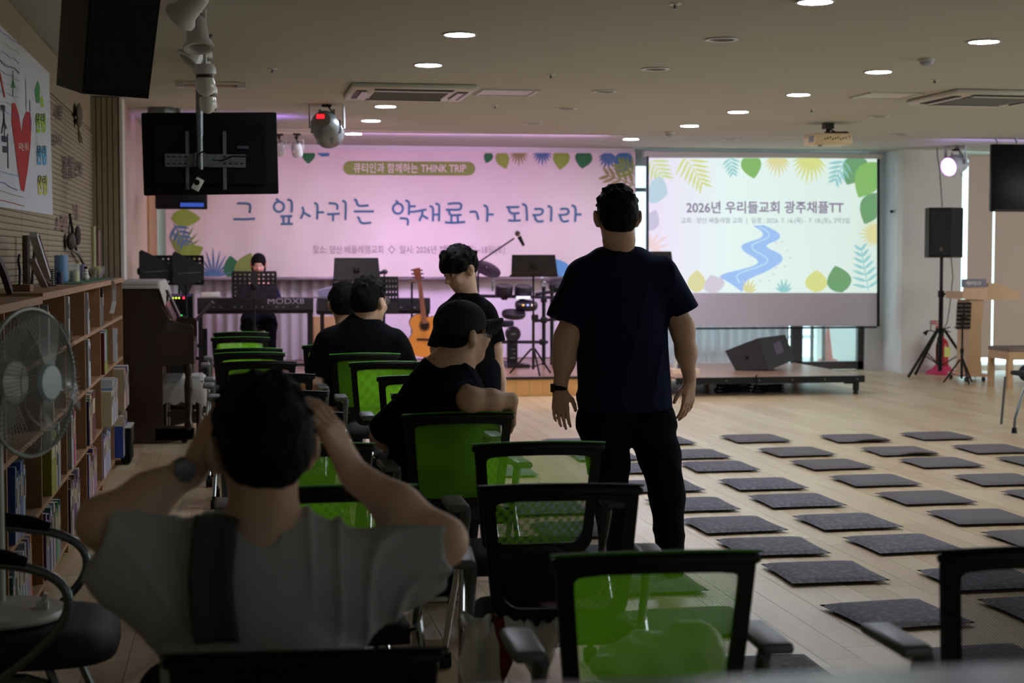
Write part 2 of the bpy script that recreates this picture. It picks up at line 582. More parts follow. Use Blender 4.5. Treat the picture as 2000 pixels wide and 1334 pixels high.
while y < 12.9:
    part('panel', MB().box((-1.0975, y + 0.6, 1.27), (0.015, 1.19, 2.36)), GRV, wl, smooth=False)
    y += 1.2
part('panel', MB().box((-1.0975, 8.6, 2.61), (0.015, 9.2, 0.27)), BEIGE, wl, smooth=False)
part('pilaster', MB().box((-0.99, 13.46, 1.37), (0.25, 0.3, 2.75)), BEIGE, wl, smooth=False)
for k in range(5):
    part('slat', MB().box((-1.078 + k * 0.043, 13.295, 1.37), (0.035, 0.034, 2.74)), BEIGE, wl, smooth=False)
struct('trim_2', MB().box((-0.862, 13.46, 1.37), (0.024, 0.34, 2.75)), WHITE)
ws = part('stage_side_wall', MB().box((-0.95, 16.5, 1.4), (0.18, 5.8, 2.8)), PINKW, wl, smooth=False)
for k in range(7):
    part('slat', MB().box((-0.85, 17.35 + k * 0.26, 1.45), (0.03, 0.2, 2.6)), mat('warm_slat', (176, 138, 100), 0.6), wl, smooth=False)
wr = struct('wall_right', MB().box((12.05, 8.2, 1.4), (0.14, 23.4, 2.8)), WHITE)
struct('wall_front', MB().box((5.4, -3.3, 1.4), (13.4, 0.14, 2.8)), WHITE)
# back wall: solid behind the banner, glazed to the right of it
wb = MB().box((2.0, 19.56, 1.4), (5.84, 0.14, 2.8))
wb.box((8.2, 19.42, 1.4), (0.3, 0.24, 2.8))
wb.box((6.55, 19.56, 2.7), (3.3, 0.14, 0.2))
wallb = struct('wall_back', wb, WHITE)
struct('pillar', MB().box((8.665, 19.2, 1.4), (0.79, 1.0, 2.8)), WHITE)
struct('baseboard_back', MB().box((8.665, 18.69, 0.05), (0.79, 0.02, 0.1)), WHITE)
# window strip between banner and screen, and the window behind the screen
wf = struct('window_1', MB().box((4.93, 19.5, 1.4), (0.05, 0.08, 2.7)).box((5.03, 19.5, 1.4), (0.012, 0.05, 2.7)).box((7.03, 19.5, 1.4), (0.07, 0.1, 2.7)).box((6.0, 19.5, 0.23), (2.1, 0.08, 0.08)).box((6.0, 19.5, 2.3), (2.1, 0.06, 0.05)), STEEL)
part('pane', MB().box((6.0, 19.5, 1.4), (2.1, 0.008, 2.6)), GLASS, wf, smooth=False)
# glazed door below the screen
dr = struct('door_1', MB().box((7.15, 19.4, 1.2), (0.14, 0.08, 2.4)).box((8.02, 19.4, 1.2), (0.1, 0.08, 2.4)).box((7.6, 19.4, 0.06), (0.96, 0.08, 0.1)).box((7.6, 19.4, 2.36), (0.96, 0.08, 0.1)), DFRAME)
part('pane', MB().box((7.6, 19.4, 1.2), (0.8, 0.008, 2.2)), GLASS, dr, smooth=False)
# what stands beyond the door
bw = struct('wall_outside', MB().box((9.3, 21.6, 1.2), (2.1, 0.1, 2.6)).box((8.0, 21.9, 0.3), (3.4, 0.06, 0.05)), mat('outside_white', (235, 240, 238), 0.7))
struct('floor_outside', MB().box((8.0, 21.0, -0.06), (5.0, 3.0, 0.06)), mat('outside_floor', (200, 205, 195), 0.6))
for k, xx in enumerate((7.93, 8.1)):
    o = part('post', MB().box((xx, 20.9, 0.6), (0.035, 0.05, 1.5)), MATTE)
    tag(o, ['slim dark post outside the glass door, farther left', 'slim dark post outside the glass door, beside the red cone'][k], 'post', 'posts outside the door')
cn = part('traffic_cone', MB().lathe([(0.13, -0.02), (0.13, 0.03), (0.075, 0.03), (0.015, 0.5)], (8.2, 21.0, 0.0)), mat('cone_red', (200, 90, 80), 0.6))
tag(cn, 'small red cone seen outside through the glass door', 'cone')
def curtain_mat(name, c, f=0.35):
    m = bpy.data.materials.new(name); m.use_nodes = True
    nt = m.node_tree; b = nt.nodes['Principled BSDF']
    b.inputs['Base Color'].default_value = lin(c); b.inputs['Roughness'].default_value = 0.9
    tr = nt.nodes.new('ShaderNodeBsdfTranslucent'); tr.inputs[0].default_value = lin(c)
    mx = nt.nodes.new('ShaderNodeMixShader'); mx.inputs[0].default_value = f
    nt.links.new(b.outputs[0], mx.inputs[1]); nt.links.new(tr.outputs[0], mx.inputs[2])
    nt.links.new(mx.outputs[0], nt.nodes['Material Output'].inputs[0])
    return m
# blinds wall on the right of the pillar
struct('wall_corner', MB().box((10.6, 19.3, 2.76), (3.1, 0.3, 0.1)).box((10.6, 19.2, 0.03), (3.1, 0.3, 0.06)), WHITE)
BLD = curtain_mat('roller_blind', (214, 192, 180), 0.12)
for k, (a, b) in enumerate(((9.235, 9.575), (9.605, 10.3), (10.33, 11.2), (11.23, 12.0))):
    bl = struct('window_blind', MB().box(((a + b) / 2, 18.9, 1.46), (b - a, 0.012, 2.56)).cyl((a, 18.9, 0.18), (b, 18.9, 0.18), 0.012).cyl((a, 18.9, 2.72), (b, 18.9, 2.72), 0.03), BLD)

# stage
stage = struct('stage', MB().box((1.85, 17.85, 0.08), (5.4, 3.1, 0.16)), DFRAME)
tp = MB()
for i in range(38):
    tp.box((-0.8 + i * 0.1425, 17.85, 0.19), (0.141, 3.12, 0.02))
part('stage_boards', tp, STGW, stage, smooth=False, fix=False)
k = 0; x = -0.85
while x < 4.54:
    part('plank', MB().box((x + 0.07, 16.285, 0.088), (0.138, 0.02, 0.172)), STGF, stage, smooth=False)
    x += 0.14
part('stage_nosing', MB().box((1.85, 16.275, 0.19), (5.4, 0.05, 0.022)), DSTEEL, stage, smooth=False)
# portable deck
dk = thing('portable_stage_deck', 'low portable stage deck with black metal edge, right of the wooden stage', 'stage deck', (5.57, 16.9, 0))
part('deck_top', MB().box((0, 0, 0.19), (2.04, 2.08, 0.02)), STGW, dk, smooth=False)
eb = MB().box((0, -1.045, 0.165), (2.06, 0.02, 0.07)).box((0, 1.045, 0.165), (2.06, 0.02, 0.07)).box((1.03, 0, 0.165), (0.02, 2.08, 0.07))
part('edge_rail', eb, BLACK, dk, smooth=False)
for k in range(6):
    part('screw', MB().cyl((-0.85 + k * 0.36, -1.058, 0.165), (-0.85 + k * 0.36, -1.052, 0.165), 0.008, n=8), STEEL, dk)
for sx, sy in ((0.97, -0.97), (0.97, 0.9), (-0.1, 0.9), (-0.1, 0.2)):
    part('leg', MB().box((sx, sy, 0.1), (0.05, 0.05, 0.13)).box((sx - 0.06, sy, 0.125), (0.14, 0.03, 0.03)).cyl((sx, sy, 0.0), (sx, sy, 0.05), 0.03, 0.015), BLACK, dk)
random.seed(8)
def coil(c, r, n, name, label):
    pts = []
    for i in range(n * 16):
        a = i / 16 * 2 * math.pi
        rr = r * (1 + 0.12 * math.sin(a * 0.37 + c[0]))
        pts.append((c[0] + rr * math.cos(a), c[1] + rr * 0.6 * math.sin(a), 0.014 + i / 16 * 0.012 + 0.006 * math.sin(a * 1.7)))
    o = part(name, MB().tube(pts, 0.007, 6), MATTE)
    return tag(o, label, 'cable')
coil((5.25, 16.15, 0), 0.19, 8, 'cable_coil', 'black cable coil on the floor below the deck, left heap')
coil((5.62, 16.1, 0), 0.16, 7, 'cable_coil', 'black cable coil below the deck, under the floor monitor, right heap')

# curtains
CURT = curtain_mat('pleated_curtain', (214, 208, 214))
def curtain(x0, x1, z0, z1, Y, per, amp, label):
    nu = int((x1 - x0) / per * 8)
    def f(u, v):
        x = x0 + u * (x1 - x0)
        a = amp * (1 - 0.25 * v) * math.sin(2 * math.pi * x / per + 0.8 * math.sin(x * 2.1)) + 0.3 * amp * math.sin(x * 17)
        return (x, Y + a, z0 + v * (z1 - z0))
    o = part('curtain', MB().grid(nu, 3, f), CURT, smooth='all', fix=False)
    return tag(o, label, 'curtain')
curtain(-0.7, 1.35, 0.21, 2.6, 19.33, 0.13, 0.03, 'white pleated curtain below the banner behind the keyboardist')
curtain(5.12, 7.02, 0.02, 2.6, 19.33, 0.125, 0.035, 'grey lilac pleated curtain below the projection screen')
o = part('backdrop_cloth', MB().grid(40, 6, lambda u, v: (1.42 + u * 3.5, 19.32 + 0.02 * math.sin(u * 21 + v * 2) + 0.012 * math.sin(u * 50), 0.21 + v * 1.3)), mat('pale_backdrop', (226, 214, 226), 0.85, var=0.1, scale=1.5), smooth='all', fix=False)
tag(o, 'smooth pale cloth below the banner behind guitar and drums', 'cloth')

# ------------------------------------------------------------------ flat print helpers (pixel space on a plane)
def ribbon(pts, wd, fx):
    mb = MB(); n = len(pts)
    L = []; Rr = []
    for i in range(n):
        a = np.array(pts[max(i - 1, 0)], float); b = np.array(pts[min(i + 1, n - 1)], float)
        t = b - a; t /= max(1e-6, np.linalg.norm(t)); nn = np.array([-t[1], t[0]])
        p = np.array(pts[i], float)
        L.append(p + nn * wd / 2); Rr.append(p - nn * wd / 2)
    mb.v = [tuple(map(float, fx(*p))) for p in L] + [tuple(map(float, fx(*p))) for p in Rr]
    mb.f = [(i, i + 1, n + i + 1, n + i) for i in range(n - 1)]
    return mb
def dense(pts, step=3.0):
    # rounded resample of a polyline (one Chaikin pass, then fill)
    for _ in range(2):
        q = [pts[0]]
        for a, b in zip(pts[:-1], pts[1:]):
            q.append((a[0] * .75 + b[0] * .25, a[1] * .75 + b[1] * .25)); q.append((a[0] * .25 + b[0] * .75, a[1] * .25 + b[1] * .75))
        q.append(pts[-1]); pts = q
    return pts
def text_fit(body, x0, y0, x1, y1, fx, bold=0.0):
    mb = text_mb(body, 1.0, (0, 0), lambda u, v: (u, v, 0), bold)
    us = [p[0] for p in mb.v]; vs = [p[1] for p in mb.v]
    u0, u1, v0, v1 = min(us), max(us), min(vs), max(vs)
    mb.v = [tuple(map(float, fx(x0 + (p[0] - u0) / (u1 - u0) * (x1 - x0), y1 - (p[1] - v0) / (v1 - v0) * (y1 - y0)))) for p in mb.v]
    return mb
def leaf_poly(cx, cy, ang, L, W, tip=1.0, n=14):
    """leaf outline from base (cx,cy) along ang (deg, 90 = down in the picture)"""
    a = math.radians(ang); d = (math.cos(a), math.sin(a)); nn = (-d[1], d[0])
    pts = []
    for s in (1, -1):
        rng = range(n + 1) if s == 1 else range(n - 1, 0, -1)
        for i in rng:
            t = i / n
            w_ = W / 2 * math.sin(math.pi * t ** 0.8) ** (0.85)
            pts.append((cx + d[0] * L * t + nn[0] * w_ * s, cy + d[1] * L * t + nn[1] * w_ * s))
    return pts
# ------------------------------------------------------------------ banner
BY = 19.1
def by(x, z):
    return BY + 0.012 * math.sin(x * 5.3 + z * 1.1) + 0.006 * math.sin(x * 13 - z * 3) - 0.012 * math.sin((x * 1.3 - z * 2.2))
def onb(off):
    def f(px, py):
        p = ay(px, py, BY)
        return (p[0], by(p[0], p[2]) - off, p[2])
    return f
banner = thing('banner', 'wide pink-lit fabric banner with blue handwritten Korean title above the stage', 'banner', (2.0, BY, 1.22))
TLb, BRb = ay(322, 296, BY), ay(1241, 541, BY)
bx0, bx1, bz0, bz1 = TLb[0], 4.93, 1.215, 2.735
part('cloth', MB().grid(160, 30, lambda u, v: (bx0 + u * (bx1 - bx0), by(bx0 + u * (bx1 - bx0), bz0 + v * (bz1 - bz0)), bz0 + v * (bz1 - bz0))), mat('banner_fabric', (222, 208, 204), 0.8, var=0.04, scale=3), banner, smooth='all', world=True, fix=False)
part('top_batten', MB().box(((bx0 + bx1) / 2, BY + 0.02, 2.765), (bx1 - bx0, 0.02, 0.06)), WPLAS, banner, world=True, smooth=False)
part('bottom_rod', MB().cyl((bx0, BY + 0.03, 1.2), (bx1, BY + 0.03, 1.2), 0.022), mat('rod_grey', (150, 140, 150), 0.5), banner, world=True)
P = lambda n, mb, m, r=None, kind=None: part(n, mb, m, r or banner, smooth=False, world=True, fix=False, kind=kind)
GREEN_P = mat('print_olive', (132, 150, 74), 0.8); DGR = mat('print_dark_green', (46, 112, 66), 0.8); LGR = mat('print_leaf_green', (140, 164, 66), 0.8)
TEAL = mat('print_teal', (66, 120, 160), 0.8); STEELB = mat('print_steel_blue', (84, 118, 160), 0.8); OLV = mat('print_khaki', (150, 140, 92), 0.8)
SKYB = mat('print_sky_blue', (96, 158, 204), 0.8); TITLE = mat('print_title_blue', (66, 108, 140), 0.8); PALE = mat('print_pale', (226, 214, 200), 0.8); GREYT = mat('print_grey', (160, 140, 150), 0.8)
pill = []
for i in range(13):
    a = math.pi / 2 + math.pi * i / 12; pill.append((684 + 14 * math.cos(a), 327.5 - 13.5 * math.sin(a)))
for k in range(1, 20): pill.append((684 + 232 * k / 20, 341 + k * 0.07))
for i in range(13):
    a = -math.pi / 2 + math.pi * i / 12; pill.append((915 + 14 * math.cos(a), 329.0 - 13.5 * math.sin(a)))
for k in range(1, 20): pill.append((915 - 232 * k / 20, 315.5 - k * 0.07))
mb = MB(); f6 = onb(0.007)
xs_ = [670 + 14 * (1 - math.cos(i * math.pi / 12)) for i in range(6)] + [684 + 230 * k / 40 for k in range(41)] + [914 + 14 * math.sin(i * math.pi / 12) for i in range(1, 7)]
for x in xs_:
    e = 1.0
    if x < 684: e = math.sqrt(max(0, 1 - ((684 - x) / 14) ** 2))
    if x > 914: e = math.sqrt(max(0, 1 - ((x - 914) / 14.001) ** 2))
    c_ = 328 + (x - 670) / 258 * 1.5
    mb.v += [tuple(map(float, f6(x, c_ + e * 13.5 * t))) for t in (-1, -.5, 0, .5, 1)]
mb.f = [(i * 5 + j, i * 5 + j + 1, i * 5 + j + 6, i * 5 + j + 5) for i in range(len(xs_) - 1) for j in range(4)]
P('pill_shape', mb, GREEN_P)
P('lettering', text_fit('큐티인과 함께하는 THINK TRIP', 690, 318.5, 910, 338, onb(0.013), 0.012), PALE, kind='stuff')
P('lettering', text_fit('장소: 양산 베들레헴교회  ◇  일시: 2026년 7월 16일(목)~18일(토)', 611, 479, 986, 498, onb(0.008)), GREYT, kind='stuff')
c8 = lambda pts: [(380 + x / 4.448, 260 + y / 4.448) for x, y in pts]
c7 = lambda pts: [(780 + x / 5.263, 380 + y / 5.263) for x, y in pts]
circ = lambda cx, cy, r: [(cx + r * math.cos(a * math.pi / 12), cy + r * math.sin(a * math.pi / 12)) for a in range(25)]
S8 = [[(370, 610), (470, 610), (487, 630), (478, 695)], [(338, 747), (430, 749), (525, 743)],
      circ(733, 640, 44), [(705, 575), (725, 578), (732, 597)], [(805, 578), (835, 582), (848, 610), (843, 690)],
      [(745, 722), (850, 722)], [(770, 722), (775, 785)], [(822, 722), (818, 785)], [(748, 790), (855, 788)],
      [(935, 640), (945, 660), (948, 690), (922, 745)], [(948, 690), (1008, 725)], [(1038, 608), (1062, 612), (1070, 640), (1065, 750)], [(1072, 688), (1125, 688)],
      [(1165, 608), (1225, 612), (1243, 630), (1238, 665)], [(1152, 705), (1262, 700)], [(1205, 705), (1203, 765)], [(1282, 588), (1308, 595), (1315, 620), (1310, 755)],
      [(1385, 575), (1405, 582), (1415, 625), (1440, 635), (1512, 628)], [(1383, 680), (1558, 680)], [(1412, 730), (1428, 735), (1440, 775), (1465, 785), (1535, 778)],
      circ(1768, 655, 44), [(1745, 590), (1765, 595), (1768, 612)]]
S7 = [[(62, 60), (95, 68), (105, 100), (98, 210)], [(105, 120), (170, 120)], [(105, 178), (170, 174), (280, 152)], [(5, 242), (75, 245), (92, 262), (85, 318)],
      [(235, 160), (240, 200), (205, 272)], [(240, 215), (298, 248)], [(312, 118), (340, 125), (350, 150), (347, 275)], [(350, 205), (410, 205)], [(372, 92), (405, 100), (413, 120), (408, 275)],
      [(497, 98), (560, 88), (625, 90), (637, 110), (628, 150), (600, 157), (478, 155)], [(510, 160), (518, 205), (545, 215), (638, 208)], [(535, 218), (533, 280)], [(598, 215), (600, 282)], [(468, 285), (560, 292), (675, 280)],
      [(720, 180), (785, 172), (800, 200), (812, 260)], [(865, 110), (895, 118), (908, 150), (900, 280)], [(908, 205), (970, 205)],
      [(1100, 130), (1235, 127)], [(1125, 135), (1135, 180), (1160, 195), (1235, 190)], [(1185, 200), (1187, 262)], [(1118, 265), (1180, 270), (1250, 265)], [(1262, 98), (1295, 105), (1308, 130), (1312, 270)],
      [(1385, 150), (1450, 145), (1475, 160), (1465, 195), (1440, 210), (1365, 212)], [(1390, 215), (1400, 262), (1430, 280), (1480, 270)], [(1520, 118), (1550, 125), (1562, 150), (1555, 278)],
      [(1650, 150), (1715, 143), (1738, 165), (1728, 205), (1630, 212)], [(1650, 215), (1658, 262), (1690, 282), (1738, 268)], [(1765, 112), (1795, 118), (1810, 145), (1800, 282)], [(1812, 205), (1868, 205)]]
syl = {}
for s, cv in [(s, c8) for s in S8] + [(s, c7) for s in S7]:
    q = cv(s)
    xm = sum(p[0] for p in q) / len(q)
    key = sum(xm > e for e in (515, 582, 630, 682, 745, 822, 865, 910, 962, 1040, 1084))
    r = ribbon(dense(q) if len(q) < 20 else q, 4.3, onb(0.008)); syl.setdefault(key, MB()).add(r.v, r.f)
for key in sorted(syl): P('title_syllable', syl[key], TITLE)

def clampfx(fx, x0, y0, x1, y1):
    return lambda px, py: fx(min(max(px, x0), x1), min(max(py, y0), y1))
def pl(poly, m, root, fx, name='leaf_print'):
    mb = MB(); n = len(poly)
    cx = sum(p[0] for p in poly) / n; cy = sum(p[1] for p in poly) / n
    mb.v = [tuple(map(float, fx(cx, cy)))] + [tuple(map(float, fx(*p))) for p in poly]
    mb.f = [(0, i + 1, (i + 1) % n + 1) for i in range(n)]
    return part(name, mb, m, root, smooth=False, world=True, fix=False)
def palm(cx, cy, ang, L, spread, nb, bw, m, root, fx, name='leaf_print', step=0.0):
    """fan of narrow blades as one printed palm leaf"""
    mb = MB()
    for i in range(nb):
        t = (i / (nb - 1) - 0.5)
        a = ang + t * spread
        l = L * (1 - 0.35 * abs(t) * 2)
        bx = cx + step * i * math.cos(math.radians(ang)); byy = cy + step * i * math.sin(math.radians(ang))
        po = leaf_poly(bx, byy, a, l, bw, n=5)
        n = len(po); o = len(mb.v)
        c = (sum(p[0] for p in po) / n, sum(p[1] for p in po) / n)
        mb.v += [tuple(map(float, fx(*c)))] + [tuple(map(float, fx(*p))) for p in po]
        mb.f += [(o, o + k + 1, o + (k + 1) % n + 1) for k in range(n)]
    return part(name, mb, m, root, smooth=False, world=True, fix=False)
def frond(cx, cy, ang, L, bl, nb, bw, m, root, fx, fw=55, name='leaf_print'):
    """feather-shaped palm: stem with pairs of blades"""
    mb = ribbon([(cx, cy), (cx + L * .5 * math.cos(math.radians(ang)), cy + L * .5 * math.sin(math.radians(ang))), (cx + L * math.cos(math.radians(ang)), cy + L * math.sin(math.radians(ang)))], bw * .35, fx)
    for i in range(nb):
        t = (i + 0.5) / nb
        bx = cx + L * t * math.cos(math.radians(ang)); byy = cy + L * t * math.sin(math.radians(ang))
        for s in (-1, 1):
            po = leaf_poly(bx, byy, ang + s * fw * (1 - 0.4 * t), bl * (1 - 0.5 * t), bw, n=5)
            n = len(po); o = len(mb.v)
            c = (sum(p[0] for p in po) / n, sum(p[1] for p in po) / n)
            mb.v += [tuple(map(float, fx(*c)))] + [tuple(map(float, fx(*p))) for p in po]
            mb.f += [(o, o + k + 1, o + (k + 1) % n + 1) for k in range(n)]
    return part(name, mb, m, root, smooth=False, world=True, fix=False)
fb_ = clampfx(onb(0.006), 323, 299, 1240, 540)
fb2 = clampfx(onb(0.009), 323, 299, 1240, 540)
# top edge leaves
for args in ((603, 290, 92, 30, 26, DGR), (958, 296, 110, 24, 18, DGR), (976, 294, 70, 38, 26, LGR), (1098, 290, 96, 42, 34, LGR), (1143, 292, 100, 38, 34, DGR), (1225, 296, 110, 46, 36, TEAL)):
    pl(leaf_poly(args[0], args[1], args[2], args[3], args[4]), args[5], banner, fb_)
pl([(618, 299), (643, 299), (643, 305), (628, 306)], TEAL, banner, fb_)
palm(1014, 292, 90, 34, 120, 9, 4, OLV, banner, fb_); palm(1059, 292, 90, 34, 120, 9, 4, STEELB, banner, fb_)
palm(1190, 298, 100, 36, 110, 8, 6, STEELB, banner, fb_)
frond(1241, 362, 200, 60, 42, 5, 7, OLV, banner, fb_); frond(1238, 340, 215, 34, 34, 4, 6, GREEN_P, banner, fb2)
# left edge
pl(leaf_poly(335, 425, 2, 57, 34), LGR, banner, fb_)
frond(340, 438, 60, 60, 30, 6, 6, STEELB, banner, fb_)
palm(348, 495, -60, 62, 110, 9, 6, GREEN_P, banner, fb_)
pl(leaf_poly(350, 505, -25, 52, 34), LGR, banner, fb2)
palm(418, 542, -92, 60, 150, 11, 4, STEELB, banner, fb_)
pl(leaf_poly(456, 545, -98, 46, 34), DGR, banner, fb_); pl(leaf_poly(464, 545, -62, 58, 34), GREEN_P, banner, fb2)
pl(leaf_poly(1112, 545, -128, 50, 30), SKYB, banner, fb_)
palm(1152, 520, -100, 22, 90, 4, 5, OLV, banner, fb_)

# ------------------------------------------------------------------ projection screen
SY = 19.0
scr = thing('projection_screen', 'large white roll-down projection screen showing a leafy Korean title slide', 'screen', (6.55, SY, 0.57))
def ons(off):
    return lambda px, py: (lambda p: (p[0], SY - off, p[2]))(ay(px, py, SY))
def quadpx(x0, y0, x1, y1, fx, dep=0.01):
    a, b, c, d = fx(x0, y0), fx(x1, y0), fx(x1, y1), fx(x0, y1)
    mb = MB(); q = [a, b, c, d]
    mb.v = q + [(p[0], p[1] + dep, p[2]) for p in q]
    mb.f = [(0, 1, 2, 3), (7, 6, 5, 4), (0, 4, 5, 1), (1, 5, 6, 2), (2, 6, 7, 3), (3, 7, 4, 0)]
    return mb
part('fabric', quadpx(1264, 300, 1717, 637, ons(0), 0.004), mat('screen_white', (205, 200, 205), 0.8, var=0.02), scr, world=True, smooth=False)
part('black_border', quadpx(1263, 300, 1267, 638, ons(0.003), 0.002), BLACK, scr, world=True, smooth=False)
part('black_border', quadpx(1712.5, 300, 1718, 638, ons(0.003), 0.002), BLACK, scr, world=True, smooth=False)
part('bottom_bar', MB().box((6.56, SY, 0.565), (3.02, 0.03, 0.022)), BLACK, scr, world=True, smooth=False)
part('roller_case', MB().box((6.56, SY + 0.02, 2.72), (3.1, 0.1, 0.06)), WPLAS, scr, world=True, smooth=False)
def emat(name, c, s=0.76):
    return mat(name, c, 0.9, emit=s, var=0.0, spec=0.0)
def slide_mat():
    m = mat('projected_slide', (225, 242, 236), 0.9, spec=0.0)
    nt = m.node_tree; b = nt.nodes['Principled BSDF']
    tc = nt.nodes.new('ShaderNodeTexCoord'); sp = nt.nodes.new('ShaderNodeSeparateXYZ')
    nt.links.new(tc.outputs['Generated'], sp.inputs[0])
    cr = nt.nodes.new('ShaderNodeValToRGB'); e = cr.color_ramp.elements
    e[0].color = lin((232, 222, 244)); e[0].position = 0.0; e[1].color = lin((214, 232, 222)); e[1].position = 1.0
    n = cr.color_ramp.elements.new(0.35); n.color = lin((226, 244, 240))
    nt.links.new(sp.outputs['X'], cr.inputs['Fac']); nt.links.new(cr.outputs['Color'], b.inputs['Emission Color'])
    b.inputs['Emission Strength'].default_value = 0.8
    b.inputs['Base Color'].default_value = (0.06, 0.06, 0.06, 1)
    for l in list(b.inputs['Base Color'].links): nt.links.remove(l)
    return m
part('projected_image', quadpx(1267, 308.5, 1712.5, 572, ons(0.004), 0.001), slide_mat(), scr, world=True, smooth=False, fix=True)
fs_ = clampfx(ons(0.006), 1267, 309, 1712, 571.5); fs2 = clampfx(ons(0.008), 1267, 309, 1712, 571.5); fs3 = ons(0.010)
def dimm(m_):
    m_.node_tree.nodes['Principled BSDF'].inputs['Base Color'].default_value = (0.05, 0.05, 0.05, 1)
    for l in list(m_.node_tree.nodes['Principled BSDF'].inputs['Base Color'].links): m_.node_tree.links.remove(l)
    return m_
EM = {k: dimm(emat('slide_' + k, c)) for k, c in dict(lime=(206, 224, 150), green=(132, 186, 104), deep=(110, 160, 112), teal=(150, 206, 208), paleblue=(190, 214, 228), mauve=(204, 198, 224), peach=(240, 214, 214), sand=(222, 218, 160), text=(134, 120, 150), text2=(150, 148, 170), river=(160, 196, 246), river2=(190, 228, 250), yel=(216, 222, 140), lav=(212, 206, 220)).items()}
def S(poly, k, fx=None): return pl(poly, EM[k], scr, fx or fs_, 'slide_leaf')
cs = lambda x, y: (1240 + x / 3.51, 280 + y / 3.51)
frond(*cs(60, 60), 52, 62, 48, 7, 5, EM['lime'], scr, fs_, 60, 'slide_leaf'); frond(*cs(340, 70), 60, 70, 46, 7, 5, EM['yel'], scr, fs2, 60, 'slide_leaf')
frond(*cs(650, 90), 80, 34, 24, 5, 4, EM['teal'], scr, fs_, 60, 'slide_leaf')
S(leaf_poly(*cs(780, 70), 78, 50, 40), 'green')
palm(*cs(980, 60), 92, 54, 95, 10, 5, EM['sand'], scr, fs_, 'slide_leaf'); palm(*cs(1210, 60), 100, 68, 105, 11, 6, EM['yel'], scr, fs2, 'slide_leaf')
frond(*cs(1440, 110), 115, 46, 34, 5, 6, EM['teal'], scr, fs_, 60, 'slide_leaf')
S(leaf_poly(*cs(1560, 80), 118, 66, 50), 'deep', fs_); S(leaf_poly(*cs(1660, 130), 118, 78, 56), 'green', fs2); S(leaf_poly(*cs(1660, 340), 112, 66, 46), 'deep', fs_)
palm(*cs(1665, 620), 180, 40, 170, 13, 5, EM['sand'], scr, fs_, 'slide_leaf'); frond(*cs(1600, 1010), -100, 86, 34, 7, 6, EM['teal'], scr, fs_, 70, 'slide_leaf')
S(leaf_poly(*cs(1420, 1022), -105, 54, 48), 'deep', fs2); S(leaf_poly(*cs(1240, 1022), -88, 44, 44), 'yel', fs_)
palm(*cs(1020, 1022), -90, 30, 120, 6, 5, EM['teal'], scr, fs_, 'slide_leaf'); palm(*cs(770, 1022), -75, 32, 110, 6, 5, EM['sand'], scr, fs2, 'slide_leaf')
S(leaf_poly(*cs(420, 1022), -88, 44, 36), 'sand', fs_); S(leaf_poly(*cs(560, 1022), -110, 36, 42), 'lav', fs2)
S(leaf_poly(*cs(85, 300), 20, 42, 54), 'paleblue', fs2); S(leaf_poly(*cs(90, 600), -70, 44, 30), 'mauve', fs2)
palm(*cs(100, 720), -35, 46, 100, 5, 6, EM['peach'], scr, fs_, 'slide_leaf')
# river
rl = [(810, 565), (880, 610), (870, 650), (760, 680), (722, 705), (745, 745), (830, 790), (850, 820), (790, 850), (550, 905), (640, 950), (735, 1020)]
rr = [(880, 560), (970, 600), (1000, 635), (980, 665), (905, 690), (900, 715), (985, 750), (1016, 785), (1000, 820), (900, 880), (800, 920), (750, 950)]
L_ = dense([cs(*p) for p in rl]); R_ = dense([cs(*p) for p in rr]); n = len(L_)
mb = MB(); mb.v = [tuple(map(float, fs2(*p))) for p in L_] + [tuple(map(float, fs2(*p))) for p in R_]; mb.f = [(i, i + 1, n + i + 1, n + i) for i in range(n - 1)]
part('slide_river', mb, EM['river'], scr, world=True, smooth=False, fix=False)
mid = [((a[0] * .6 + b[0] * .4), (a[1] * .6 + b[1] * .4)) for a, b in zip(L_, R_)]
part('slide_river_light', ribbon(mid[2:-4], 2.5, ons(0.009)), EM['river2'], scr, world=True, smooth=False, fix=False)
fp = MB()
for x, y in ((960, 690), (1000, 680), (1035, 740), (1055, 790), (1020, 850), (960, 860), (940, 905), (910, 945), (850, 950)):
    a = cs(x, y); r = ribbon([a, (a[0] + 4, a[1] - 3)], 2.2, fs3); fp.add(r.v, r.f)
part('slide_footprints', fp, EM['lav'], scr, world=True, smooth=False, fix=False, kind='stuff')
part('slide_title', text_fit('2026년 우리들교회 광주채플TT', 1340, 393, 1647, 417, fs3, 0.02), EM['text'], scr, world=True, smooth=False, fix=False, kind='stuff')
part('slide_lettering', text_fit('교회 : 양산 베들레헴 교회  |  일정 : 2026. 7. 16.(목) - 7. 18.(토), 2박3일', 1330, 425, 1659, 438, fs3, 0.003), EM['text2'], scr, world=True, smooth=False, fix=False, kind='stuff')

# ------------------------------------------------------------------ poster and wall letters on the left wall
XW = -1.088
onl = lambda off: (lambda px, py: tuple(ax(px, py, XW + off)))
c1 = lambda x, y: (x / 3.177, y / 3.177)
pst = thing('wall_poster', 'large white hand-drawn poster with red heart and coloured line chart on left wall', 'poster', tuple(ax(50, 240, XW)))
p0, p1, p2 = ax(-60, -8, XW), ax(95, 143, XW), ax(102, 420, XW)
pz = [(-60, -8), (95, 143), (102, 420), (-60, 395)]
mb = MB(); A = [tuple(ax(x, y, XW)) for x, y in pz]
mb.add(A + [(p[0] + 0.004, p[1], p[2]) for p in A], [(0, 1, 2, 3), (7, 6, 5, 4), (0, 4, 5, 1), (1, 5, 6, 2), (2, 6, 7, 3), (3, 7, 4, 0)])
part('sheet', mb, mat('poster_paper', (196, 200, 206), 0.8, var=0.03), pst, world=True, smooth=False)
RED = mat('poster_red', (170, 34, 36), 0.8); INK = mat('poster_ink', (40, 44, 60), 0.8)
